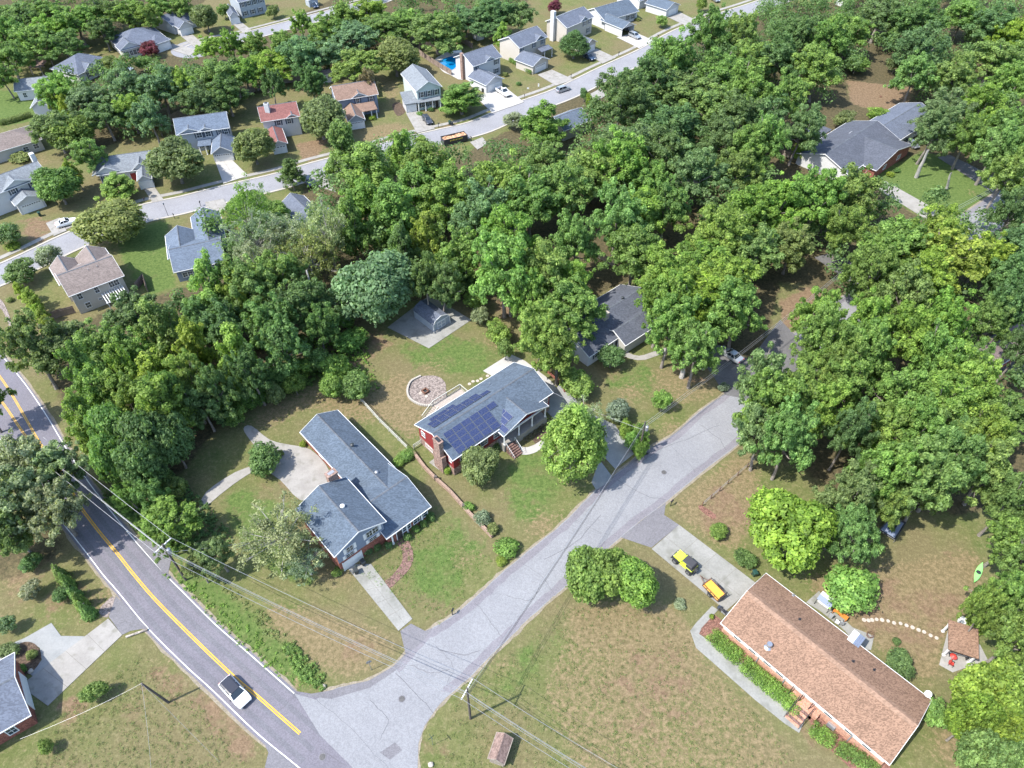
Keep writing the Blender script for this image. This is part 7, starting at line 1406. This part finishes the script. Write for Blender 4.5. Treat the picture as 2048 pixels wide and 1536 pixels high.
def tree(px, py, rpx, h, kind, tone, z0=0, label=None, name=None, sq=1.0):
    zc = h * (.6 if kind in ('oak', 'airy', 'up', 'pine') else .45 if kind == 'conic' else .5)
    c = G(px, py, z0 + zc); Rr = rpx * m_per_px(c)
    vs = PROTO[kind]; R0, H0, cm, tm = vs[R.randrange(len(vs))]
    sx = Rr / R0; sz = h / H0
    nm = name or KW[kind][1]
    r = empty(nm, (c.x, c.y, z0), rnd(0, 6.283)); r.scale = (sx * rnd(.86, 1.16), sx * rnd(.86, 1.16) * sq, sz * rnd(.94, 1.1))
    if kind in ('oak', 'up', 'airy'): r.rotation_euler = (rnd(-.13, .13), rnd(-.13, .13), r.rotation_euler[2])
    t = TONE[tone]; k = rnd(.88, 1.12)
    cr = bpy.data.objects.new('crown', cm); C.objects.link(cr); cr.parent = r; cr.color = (t[0] * k * rnd(.9, 1.12), t[1] * k, t[2] * k * rnd(.85, 1.15), 1)
    tr = bpy.data.objects.new('trunk' if kind not in ('shrub',) else 'stem', tm); C.objects.link(tr); tr.parent = r
    TREES.append((r, kind, tone, label)); return r
def label_trees():
    groups = {}
    for r, kind, tone, label in TREES:
        r['category'] = KW[kind][2]; r['group'] = {'conic': 'conical trees', 'oak': 'large billowing broadleaf trees', 'round': 'rounded trees', 'up': 'tall upright trees', 'airy': 'open crowned airy trees', 'small': 'small bushy trees', 'shrub': 'garden shrubs', 'cone': 'little conifers', 'pine': 'pines'}[kind]
        if label: r['label'] = label; continue
        p = r.location; best = min(LMW, key=lambda q: (q[0].xy - p.xy).length); dx, dy = p.x - best[0].x, p.y - best[0].y
        a = math.degrees(math.atan2(dy, dx)) % 360; k = int(((a + 22.5) % 360) // 45)
        dr = ['right of', 'behind and right of', 'behind', 'behind and left of', 'left of', 'in front and left of', 'in front of', 'in front and right of'][k]
        groups.setdefault((tone, kind, dr, best[1]), []).append((math.hypot(dx, dy), r))
    ORD = ['nearest', 'second nearest', 'third nearest', 'fourth nearest', 'fifth nearest', 'sixth nearest', 'seventh nearest', 'eighth nearest', 'ninth nearest', 'tenth nearest'] + [w_ + ' nearest' for w_ in 'eleventh twelfth thirteenth fourteenth fifteenth sixteenth seventeenth eighteenth nineteenth twentieth'.split()]
    for (tone, kind, dr, lm), l in groups.items():
        l.sort(key=lambda q: q[0])
        for i, (_, r) in enumerate(l):
            r['label'] = '%s %s %s %s' % (TW[tone], KW[kind][0], dr, lm) + (', %s' % ORD[min(i, 19)] if len(l) > 1 else '')
def T(kind, h, rows):
    for row in rows.split():
        a = row.split(','); tree(float(a[0]), float(a[1]), float(a[2]) * (1.16 if kind == 'oak' else 1.14 if kind in ('up', 'airy') else 1.05), h * (float(a[4]) if len(a) > 4 else 1) * rnd(.86, 1.16), kind, a[3])
# -- woodland across the middle and right
T('oak', 17, '''1235,205,48,d 1290,160,52,d 1345,112,44,g 1372,180,54,d 1440,135,50,g 1262,285,55,d 1340,245,56,d 1425,215,54,g 1455,285,48,d 1510,120,44,g 1495,62,38,g 1410,62,34,g 1330,315,45,d 1395,345,46,s 1470,345,40,g
 1562,120,42,d 1600,62,42,d 1640,130,40,g 1582,190,42,g 1530,235,40,d 1760,30,42,d 1840,40,46,d 1852,95,44,d 1925,30,42,g 1985,50,42,s 1920,150,46,g 1990,110,44,g 2035,62,40,y 1900,225,44,s 1985,205,46,b 2042,165,40,b 2035,250,40,g 1940,265,38,g
 2032,420,36,d 2022,485,40,d 2032,555,40,d 2035,610,34,d 1560,400,48,b 1640,395,54,b 1590,475,44,o 1700,385,46,g 1695,445,42,g 1800,485,54,b 1860,455,50,y 1905,505,56,y 1965,505,42,y 1850,560,52,y 1765,535,42,g 1810,600,44,g
 1640,625,45,b 1655,675,50,b 1735,655,40,b 1752,700,44,g 1832,665,50,b 1885,705,48,g 1900,642,44,b 1945,715,30,g 1535,745,46,s 1540,800,54,g 1585,865,50,g 1530,865,44,s 1605,800,46,g
 1802,795,56,b 1872,790,56,b 1935,765,48,b 2030,830,44,g 1752,860,56,g 1822,870,56,b 1890,855,56,g 1962,880,50,b 1765,930,52,b 1832,942,52,g 1902,930,48,g 1982,940,48,g 2032,985,44,d
 1008,535,60,b,1.05 1012,465,54,b 960,425,54,s 905,400,54,g 935,495,46,b 1060,400,56,g 1000,365,52,g 1130,370,56,g 1182,335,52,g 1232,325,46,b 1282,420,48,b 1292,365,42,b 1232,430,42,g 1270,505,48,g 1155,480,42,g 1332,420,38,g 1100,315,42,g
 1100,545,54,g 1130,605,54,g 1082,655,44,g 1118,690,48,g 1145,560,36,b 1405,520,54,b 1442,460,52,b 1502,425,52,b 1520,500,46,g 1400,600,70,y 1462,560,56,b 1482,620,52,g 1350,560,48,b 1340,655,38,b 1400,685,46,g 1322,610,38,b 1062,590,34,b 1865,258,36,s 1992,292,40,g 2012,345,36,g 1548,275,36,g 1600,255,34,d 1485,235,44,d 1500,180,42,g 1505,300,34,g 1700,60,40,g 1655,80,36,g 1830,150,34,g 2035,310,36,g 2045,690,30,d 1690,765,42,g 1650,805,42,b 1708,845,32,d 1680,720,36,g  1990,640,34,g''')
T('oak', 14, '''1702,1000,50,o 1722,1060,44,g 1776,1002,40,g 1850,985,36,g 2030,1065,44,g 2052,1125,46,g 2032,1195,48,g 2032,1275,50,g 1995,1215,30,b''')
T('round', 11, '''1975,1385,70,y 1990,1460,66,y 1940,1445,45,y 2040,1400,50,b 1965,1515,50,g 2035,1520,45,g''')
T('up', 17, '''682,295,38,g 726,345,50,b 790,305,34,b 850,335,46,g 720,400,42,b 795,425,40,b 832,380,46,g 852,480,36,y 805,490,30,d 762,440,34,g 700,440,34,g
 412,585,38,b 472,600,34,y 372,700,38,y 330,660,42,g 312,745,36,y 330,800,46,b 252,740,30,b 182,745,30,g 180,845,32,b 455,705,40,b''')
tree(752, 574, 84, 17, 'round', 's', label='large blue green rounded tree immediately left of the gambrel shed')
T('airy', 17, '''500,470,54,l 565,470,46,l 620,500,56,o 655,455,44,l 520,520,46,l 480,420,40,g''')
T('oak', 15, '''562,560,50,g 602,605,52,d 505,570,46,g 440,645,42,d 522,645,48,d 562,690,42,d 262,620,46,d 275,690,42,g 372,765,42,g 400,800,36,d 440,770,36,d 502,735,38,d 195,700,54,g 115,690,56,o 62,700,48,o 205,785,46,g 250,805,42,g 630,640,34,d 390,640,40,d 880,560,30,d 850,560,30,d''')
T('round', 14, '''232,865,50,g 292,880,54,d 342,880,46,d 292,940,46,d 340,810,36,g 220,920,36,g''')
T('oak', 14, '''50,925,56,l 110,930,50,l 30,990,52,l 95,1000,48,l 25,1060,36,o -50,800,34,g''')
# -- left estate trees
T('round', 10, '''225,445,64,o 350,325,52,o 505,292,42,o 640,238,54,o 790,115,44,o 115,375,44,g 150,270,44,g 505,420,44,g 550,430,38,g 410,32,32,o''')
T('oak', 12, '''105,250,38,o 182,305,28,g 112,175,34,b 175,195,38,s 250,178,38,s 320,178,42,s 375,168,26,b 440,152,44,g 488,142,28,b 258,218,26,y 210,235,34,d 300,232,34,s 400,195,34,d 452,185,34,d 425,90,24,b 462,88,20,b 502,88,26,g 545,125,40,y
 600,105,38,s 652,110,42,s 702,75,40,s 722,125,38,g 770,55,38,g 815,42,34,g 872,55,38,g 930,32,40,s 992,28,38,d 1040,28,28,d 692,28,28,g 602,45,20,b 740,20,30,b 655,60,30,g 560,85,26,g 620,150,26,d 540,165,22,d 740,165,18,n
 30,30,42,g 92,22,38,g 150,42,42,g 62,82,40,g 15,112,36,g 125,86,38,d 205,25,36,d 260,22,36,g 320,12,30,g 205,62,28,d 20,60,30,b 5,150,26,g 370,5,22,g 290,38,24,g 100,60,30,b''')
T('up', 9, '''580,342,27,d 922,192,40,b 906,58,20,b 1085,238,42,b,1.4 112,205,12,y 132,215,14,y 235,368,30,b,.7 150,345,14,y 1004,68,18,b 872,46,16,b''')
T('conic', 11, '1148,90,25,d')
T('small', 5, '''1323,42,13,g 298,97,19,m 222,128,20,o 630,182,18,w 448,22,12,g 288,125,16,g 318,255,16,n 97,512,28,l 42,545,33,d 12,470,26,d 1404,8,12,g 1465,45,14,g 545,22,14,o 1030,242,22,l 1168,190,9,d 870,182,10,b 1110,15,14,m 1178,203,7,y
 1325,800,22,b 1235,822,25,w 1222,716,28,d 1155,768,38,g 1252,862,18,b 1278,868,15,g 1280,905,14,b 1262,885,14,b 995,665,26,b 905,578,24,b 950,600,24,b 960,632,20,l 1010,700,16,g 1102,700,20,b
 710,772,36,g 672,738,30,b 700,682,32,b 662,775,26,b 560,755,32,g 500,795,30,g 600,740,28,b 640,725,28,g 470,830,26,g 550,790,22,o 520,760,26,g 590,770,20,g 440,812,26,b 690,640,20,b 930,560,28,d
 1582,1080,10,g 1755,230,24,b 1690,238,22,o 1600,305,18,y 1712,130,26,b 1790,130,18,o 1680,92,20,n 1840,470,20,b''')
tree(1575, 1058, 86, 12.5, 'round', 'y', label='large dense yellow green magnolia behind the ranch house')
tree(1175, 1158, 60, 8.5, 'round', 'b', label='bright green rounded tree at the side street, left of its twin'); tree(1215, 1145, 50, 9.2, 'round', 'b', label='bright green tree filling the gap of the pair by the side street'); tree(1268, 1160, 58, 8.5, 'round', 'b', label='bright green rounded tree right of its twin, near the lime off-roader')
tree(1148, 886, 60, 19, 'conic', 'b', label='tall bright green tree between the solar house and its driveway'); tree(1160, 835, 42, 10, 'airy', 'l', label='pale green open tree just behind the tall tree by the solar driveway')
tree(958, 930, 45, 6, 'round', 'o', label='olive crepe myrtle with a few pink blooms in front of the solar house')
tree(1702, 1178, 50, 4.6, 'small', 'b', label='bright green rounded bush on the bare lawn behind the ranch house'); tree(1798, 1330, 32, 2.6, 'small', 'd', label='dark clipped round bush against the rear eave of the ranch house')
tree(1870, 1425, 32, 4, 'small', 'g', label='mid green bush at the right gable of the ranch house'); tree(1490, 1118, 22, 2, 'small', 'd', label='small dark shrub between the magnolia and the trailer driveway'); tree(1436, 1063, 21, 2, 'small', 'g', label='lone green shrub on the dry slope above the concrete driveway')
tree(530, 918, 36, 5, 'small', 'd', label='dark spiky crepe myrtle at the edge of the parking court')
tree(562, 1058, 80, 11.5, 'airy', 'l', label='large wispy grey green tree overhanging the left side of the split level house'); tree(610, 1118, 40, 7, 'airy', 'l', label='smaller wispy tree at the front left corner of the split level house')
T('oak', 8, '345,1035,44,b 300,985,34,g 435,1105,32,o 330,1075,30,g 395,1130,22,o 255,985,22,g')
tree(62, 1180, 22, 3, 'small', 'w', label='pale green bush left of the conifer row at lower left'); tree(120, 1190, 19, 2.6, 'small', 'd', label='dark bush beside the conifer row at lower left')
tree(187, 1384, 25, 3.4, 'small', 'g', label='round green tree on the bare patch at lower left'); tree(93, 1493, 16, 2.5, 'small', 'g', label='green bush at the bottom left corner lawn')
tree(10, 1250, 18, 3.5, 'small', 's', label='blue green bush at the left edge above the turning bay'); tree(15, 1300, 22, 1.6, 'small', 'o', label='olive shrub left of the mulch bed'); tree(20, 1355, 22, 1.8, 'small', 'd', label='dark shrub between the mulch bed and the lower left house'); tree(66, 1308, 12, 1.2, 'shrub', 'o', label='olive shrub inside the oval mulch bed'); tree(40, 1338, 12, 1.2, 'shrub', 'b', label='bright shrub at the lower end of the oval mulch bed')
tree(350, 975, 24, 5, 'small', 'o', label='olive bush above the transformer pole'); tree(40, 1085, 26, 5, 'small', 'g', label='green bush under the sage oaks at the left'); tree(60, 1125, 20, 3, 'small', 'd', label='dark bush below the sage oaks at the left')
for k, p in enumerate([(116,1143), (130,1161), (143,1181), (156,1200), (170,1219)]):
    g = G(*p); tree(p[0], p[1], 15, 4.2, 'cone', 'g', label='%s of the five pointed conifers in the row by the main road' % ['topmost', 'second from top', 'middle', 'fourth from top', 'lowest'][k])
for lab, x, y, r_, t_, h in (('dark clipped ball nearest the corner of the split level house', 862, 1033, 12, 'd', 1.3), ('second clipped ball along the front wall', 847, 1046, 9, 'g', 1.0), ('third clipped ball along the front wall', 832, 1058, 10, 'g', 1.0), ('clipped ball beside the start of the red brick path', 815, 1074, 12, 'd', 1.2),
        ('bright round shrub against the timber wall', 938, 1012, 13, 'b', 1.3), ('whitish green shrub against the timber wall', 965, 1034, 18, 'w', 1.8), ('olive shrub against the timber wall below the whitish one', 986, 1056, 16, 'o', 1.6), ('green bush at the lower end of the timber wall', 1015, 1095, 26, 'g', 2.2), ('golden shrub at the lower end of the timber wall', 1003, 1123, 12, 'y', 1.0),
        ('golden shrub by the parking court wall', 605, 888, 9, 'y', .9), ('clipped hedge end at the top of the timber wall', 812, 912, 15, 'g', 1.3), ('clipped hedge left part at the top of the timber wall', 795, 922, 13, 'g', 1.3), ('round shrub at the corner under the solar house chimney', 895, 940, 12, 'b', 1.4), ('dark shrub under the eave beside the solar porch', 992, 888, 13, 'd', 1.3),
        ('little dark shrub on the lawn of the pool house', 1037, 167, 7, 'd', 1.1), ('small shrub near the stepping stones behind the ranch house', 1794, 1283, 11, 'd', .8), ('yellow green shrub beside the white tub', 1955, 1252, 24, 'y', 2.2), ('yellow flowering shrub at the wall of the large dark roofed house', 1780, 348, 9, 'y', 1.2), ('dark shrub beside the yellow one at the large dark roof', 1795, 340, 8, 'd', 1.0),
        ('low shrub in the bed of the pale green house, right', 862, 219, 7, 'd', 1.0), ('low shrub in the bed of the pale green house, left', 840, 226, 7, 'g', 1.0), ('yellow green shrub on the lawn of the brown roofed house', 745, 234, 9, 'y', 1.2), ('green shrub at the front wall of the split level house', 755, 1095, 11, 'd', 1.2), ('dark shrub beside the garage of the split level house', 735, 1103, 11, 'd', 1.2),
        ('small green shrub at the left front corner of the split level house', 672, 1145, 12, 'g', 1.2), ('small yellow shrub at the path corner of the ranch house', 1424, 1233, 7, 'y', .7), ('shrub right of the pool house front', 1010, 148, 8, 'o', 1.2), ('orange green shrub by the open garage bungalow', 1275, 38, 7, 'o', .9), ('white blooming shrub near the parked silver saloon', 1445, 775, 13, 'w', 1.3),
        ('green shrub at the deck end of the house lawn', 1010, 1100, 10, 'g', 1.0), ('low green shrub at the upper bend of the brick path', 778, 1090, 9, 'd', 1.0), ('bright clipped shrub at the left pavement', 28, 493, 12, 'y', 1.0), ('small bush among the garden path stones at left', 18, 600, 9, 'o', .9), ('brown shrub left of the tan house', 55, 620, 12, 'n', 1.2), ('round shrub by the concrete apron near the off-roader tree', 1360, 1205, 14, 'l', 1.0),
        ('green bush inside the bend of the drive at the split level house', 560, 905, 8, 'o', .8), ('olive bush right of the tan roofed bungalow wall', 40, 312, 24, 'o', 2.0)):
    tree(x, y, r_, h, 'shrub', t_, label=lab)
# fence-line growth and arborvitae
for k, p in enumerate([(45, 580), (55, 592), (64, 606), (73, 620), (82, 634), (90, 648)]): tree(p[0], p[1], 15, 5.5, 'up', 'y', label='yellow green hedge conifer left of the tan roofed house, %s in its row' % ['first', 'second', 'third', 'fourth', 'fifth', 'last'][k])
# clipped hedges
def hedge(label, pts, wd, h, tone, dens=90, lf=.07, rough=.12):
    P = [Vector((*G(*p).xy, 0)) for p in pts]; bl = []; rs = random.Random(len(label))
    for a, b in zip(P, P[1:]):
        L_ = (b - a).length; d = (b - a).normalized(); n_ = Vector((-d.y, d.x, 0)); m = max(2, int(L_ / .42))
        for i in range(m):
            for s in (-1, 0, 1):
                q = a + d * (L_ * (i + rs.random()) / m) + n_ * s * wd * .33; bl.append(np.array([q.x - P[0].x, q.y - P[0].y, h * .58 + rs.uniform(-rough, rough), min(h * .45, wd * .33) * rs.uniform(.9, 1.15)]))
                bl.append(np.array([q.x - P[0].x, q.y - P[0].y, h * .25, min(h * .4, wd * .33)]))
    me = crown_mesh('hedge_foliage', bl, dens, lf, len(label), up=.5, shell=.75); r = empty('hedge', tuple(P[0])); tag(r, label, 'hedge', 'hedges')
    o = bpy.data.objects.new('foliage', me); C.objects.link(o); o.parent = r; o.color = (*TONE[tone], 1); o['kind'] = 'stuff'
    for q in P: MB().tube(q + Vector((0, 0, 0)), q + Vector((0, 0, h * .6)), .05, n=5).build('stem', M['bark'], r, off=tuple(P[0]))
hedge('lush green hedge at the left end of the ranch house bed', [(1422,1272),(1440,1288),(1462,1308),(1478,1322)], 2.2, 1.1, 'b')
hedge('long lush green hedge in front of the ranch house, left of its steps', [(1484,1328),(1510,1352),(1540,1375),(1570,1400),(1594,1420)], 2.2, 1.15, 'b')
hedge('lush green hedge right of the ranch house steps', [(1625,1458),(1645,1475),(1662,1485)], 1.9, 1.1, 'b'); hedge('lower green hedge running off the bottom edge below the ranch house', [(1675,1498),(1710,1515),(1750,1545)], 1.8, 1.0, 'g')
hedge('clipped hedge at the corner joining timber wall and rail fence', [(798,924),(812,914),(826,906)], 1.6, 1.2, 'g')
hedge('clipped dark hedge along the garage of the taupe house', [(1020,122),(1040,133),(1063,148)], 1.3, 1.3, 'g', 60, .1)
hedge('low yellow green hedge block by the left pavement', [(16,500),(38,488)], 1.8, 1.1, 'y', 60, .1)
hedge('small clipped hedge under the trees at the lawn of the far left', [(0,250),(30,243),(62,232)], 1.6, 1.6, 'o', 60, .1)
hedge('low dark hedge below the porch of the solar house', [(1050,880),(1070,865),(1088,852)], 1.2, .5, 'n', 60)
# understory: lower, darker growth that closes the woodland floor
def in_poly(p, P):
    c = False; n = len(P)
    for i in range(n):
        a, b = P[i], P[i - 1]
        if (a[1] > p[1]) != (b[1] > p[1]) and p[0] < (b[0] - a[0]) * (p[1] - a[1]) / (b[1] - a[1]) + a[0]: c = not c
    return c
def fill(px_poly, spacing, kind, h, rr, tones, seed, label=None):
    P = [tuple(G(*p).xy) for p in px_poly]; rs = random.Random(seed); xs = [p[0] for p in P]; ys = [p[1] for p in P]; pts = []
    area_n = int((max(xs) - min(xs)) * (max(ys) - min(ys)) / spacing ** 2 * 3)
    for _ in range(area_n):
        p = (rs.uniform(min(xs), max(xs)), rs.uniform(min(ys), max(ys)))
        if in_poly(p, P) and all((p[0] - q[0]) ** 2 + (p[1] - q[1]) ** 2 > spacing ** 2 for q in pts): pts.append(p)
    bl = []; O_ = np.array([P[0][0], P[0][1], 0])
    for p in pts:
        s = rr * rs.uniform(.8, 1.2); hh = h * rs.uniform(.75, 1.2)
        for _ in range(9):
            a = rs.uniform(0, 6.28); q = s * rs.uniform(.1, .75); bl.append(np.array([p[0] + math.cos(a) * q - O_[0], p[1] + math.sin(a) * q - O_[1], hh * rs.uniform(.35, .85) - q * .25, s * rs.uniform(.28, .42)]))
    me = crown_mesh('undergrowth_foliage', bl, 60, .30, seed, up=.5); o = bpy.data.objects.new('undergrowth', me); C.objects.link(o); o.location = tuple(O_); t = TONE[tones[0]]; o.color = (*t, 1); tag(o, label or 'lower dark growth filling the wood between the tall trees', 'undergrowth', kind='stuff')
fill([(640,360),(780,340),(1000,350),(1150,330),(1200,220),(1300,150),(1480,80),(1500,330),(1540,420),(1480,480),(1300,440),(1150,430),(960,560),(840,580),(700,560),(560,560),(480,560),(440,480),(640,500)], 5.8, 'oak', 11, 4.6, 'dg', 4)
fill([(250,650),(420,600),(620,600),(650,700),(520,790),(430,880),(330,960),(240,990),(150,800),(60,720),(200,680)], 6.0, 'small', 5, 3.0, 'ddg', 5)
fill([(100,175),(240,150),(420,160),(560,110),(720,90),(860,90),(700,130),(560,172),(420,210),(330,225),(330,262),(220,300),(120,250)], 7, 'oak', 7.5, 4.2, 'dgs', 6)
fill([(-60,-60),(360,-60),(260,40),(140,95),(30,150),(-60,170)], 8, 'oak', 9, 5, 'dg', 7)
fill([(640,60),(700,0),(1060,-10),(1020,50),(890,80),(720,110)], 8, 'oak', 9, 5, 'dg', 8)
fill([(1480,90),(1560,0),(1760,-30),(2120,-60),(2120,220),(1900,290),(1840,250),(1830,170),(1740,150),(1690,160),(1600,240),(1540,330)], 6.5, 'oak', 10, 5.0, 'dgg', 9)
fill([(1560,420),(1740,380),(1960,450),(2110,480),(2110,960),(1900,960),(1740,1000),(1700,900),(1790,760),(1740,660),(1640,600)], 6.5, 'oak', 7, 4.2, 'dgg', 19)
fill([(600,-10),(1100,-10),(1100,-110),(500,-110)], 11, 'oak', 15, 7, 'dgg', 10); fill([(1500,-20),(2150,-60),(2150,-150),(1400,-100)], 11, 'oak', 15, 7, 'dgg', 11); fill([(-80,-60),(420,-60),(420,-150),(-80,-150)], 11, 'oak', 14, 7, 'dgg', 12)
label_trees()

# ---------------------------------------------------------------- rough verge growth, brush
def weeds(name, px_poly, n, size, tone, seed, hmax=.5, label=None):
    P = [tuple(G(*p).xy) for p in px_poly]; rs = np.random.RandomState(seed); xs = [p[0] for p in P]; ys = [p[1] for p in P]; pts = []
    while len(pts) < n:
        p = (rs.uniform(min(xs), max(xs)), rs.uniform(min(ys), max(ys)))
        if in_poly(p, P): pts.append(np.array([p[0] - P[0][0], p[1] - P[0][1], rs.uniform(.0, hmax) * .5, rs.uniform(.12, .38)]))
    me = crown_mesh(name, pts, 16, size, seed, up=.9, aspect=.45, shell=.2); o = bpy.data.objects.new(name, me); C.objects.link(o); o.location = (*P[0], 0); o.color = (*TONE[tone], 1); tag(o, label, kind='stuff')
weeds('verge_weeds', [(325,1150),(345,1160),(430,1245),(500,1308),(575,1372),(630,1380),(640,1360),(590,1330),(510,1262),(430,1190),(370,1145)], 150, .10, 'b', 1, .2)
weeds('verge_weeds', [(560,1290),(590,1290),(650,1350),(648,1385),(600,1360)], 220, .13, 'g', 2, .7); weeds('verge_weeds', [(390,1130),(440,1150),(600,1290),(580,1320),(480,1220)], 110, .10, 'o', 3, .2)
weeds('verge_weeds', [(205,1000),(300,1010),(330,1075),(300,1085),(250,1040)], 500, .16, 'g', 4, 1.2); weeds('verge_weeds', [(200,985),(330,930),(420,1010),(470,1080),(400,1110),(320,1080),(260,1040)], 700, .18, 'd', 5, 1.0)
weeds('vine_growth', [(1262,870),(1290,865),(1296,905),(1275,915),(1255,895)], 420, .12, 'b', 6, 6.5)
weeds('brush', [(440,740),(620,720),(650,760),(560,800),(480,830),(430,800)], 900, .18, 'g', 7, 1.6); weeds('brush', [(600,690),(720,650),(760,780),(700,800),(640,760)], 500, .16, 'b', 8, 1.2)
weeds('lawn_tufts', [(1130,1215),(1330,1215),(1420,1340),(1570,1490),(1600,1540),(860,1540),(870,1450),(960,1360)], 1500, .05, 'o', 9, .1); weeds('lawn_tufts', [(120,1420),(290,1310),(420,1430),(500,1540),(60,1540)], 900, .05, 'o', 10, .1)
weeds('mown_grass_tufts', [(700,1130),(870,1030),(990,1120),(880,1250),(820,1220)], 700, .045, 'g', 11, .08)
rs = random.Random(9)
for k, (x, y, ln) in enumerate([(470,770,6), (500,800,5), (610,725,4), (445,800,5), (540,745,4)]):
    g = G(x, y); r = root('dead_branches', '%s heap of pale dead branches in the brush left of the back lawn' % ['largest', 'lower', 'rightmost', 'leftmost', 'upper'][k], 'branches', (g.x, g.y, 0)); mb = MB()
    for _ in range(12):
        a = Vector((g.x + rs.uniform(-1.2, 1.2), g.y + rs.uniform(-1.2, 1.2), rs.uniform(.1, 1.5))); d = Vector((rs.uniform(-1, 1), rs.uniform(-1, 1), rs.uniform(-.1, .7))) * ln * .5; m_ = a + d * .5 + Vector((rs.uniform(-.3, .3), rs.uniform(-.3, .3), .2)); mb.tube(a, m_, .06, .04, 5).tube(m_, a + d, .04, .012, 5)
        mb.tube(m_, m_ + Vector((rs.uniform(-1, 1), rs.uniform(-1, 1), .5)), .025, .01, 4)
    mb.build('branch_tangle', M['pale_bark'], r)['kind'] = 'stuff'
# big bare trunks visible in the wood and right lawn
def bare_trunk(label, p, q, h, r0=.28):
    a = G(*p); b = G(*q, h); r = root('leaning_trunk', label, 'tree trunk', tuple(a)); mb = MB(); pr = a
    for i in range(1, 6): c = a.lerp(b, i / 5) + Vector((rnd(-.12, .12), rnd(-.12, .12), 0)); mb.tube(pr, c, r0 * (1.1 - .1 * i), r0 * (1 - .1 * i), 9, cap=False); pr = c
    mb.build('trunk', M['bark' if p[0] in (1592, 1021) else 'pale_bark'], r)
bare_trunk('pale bare trunk rising from the brush left of the blue green tree', (655,668), (612,540), 12, .3); bare_trunk('slimmer pale trunk forking beside the taller bare one', (645,630), (640,580), 6, .16)
bare_trunk('thick pale trunk on the bright lawn at upper right', (1832,355), (1856,300), 8, .5); bare_trunk('second pale trunk right of it on the same lawn', (1893,378), (1902,345), 5, .35)
bare_trunk('thick trunk left of the parked silver saloon', (1363,755), (1371,700), 6, .5); bare_trunk('trunk closer to the parked silver saloon', (1406,738), (1411,700), 5, .42); bare_trunk('trunk standing on the back lawn right of the gambrel shed', (1021,632), (1017,560), 9, .32)
for o in bpy.data.objects:
    if '_o' in o.keys(): del o['_o']
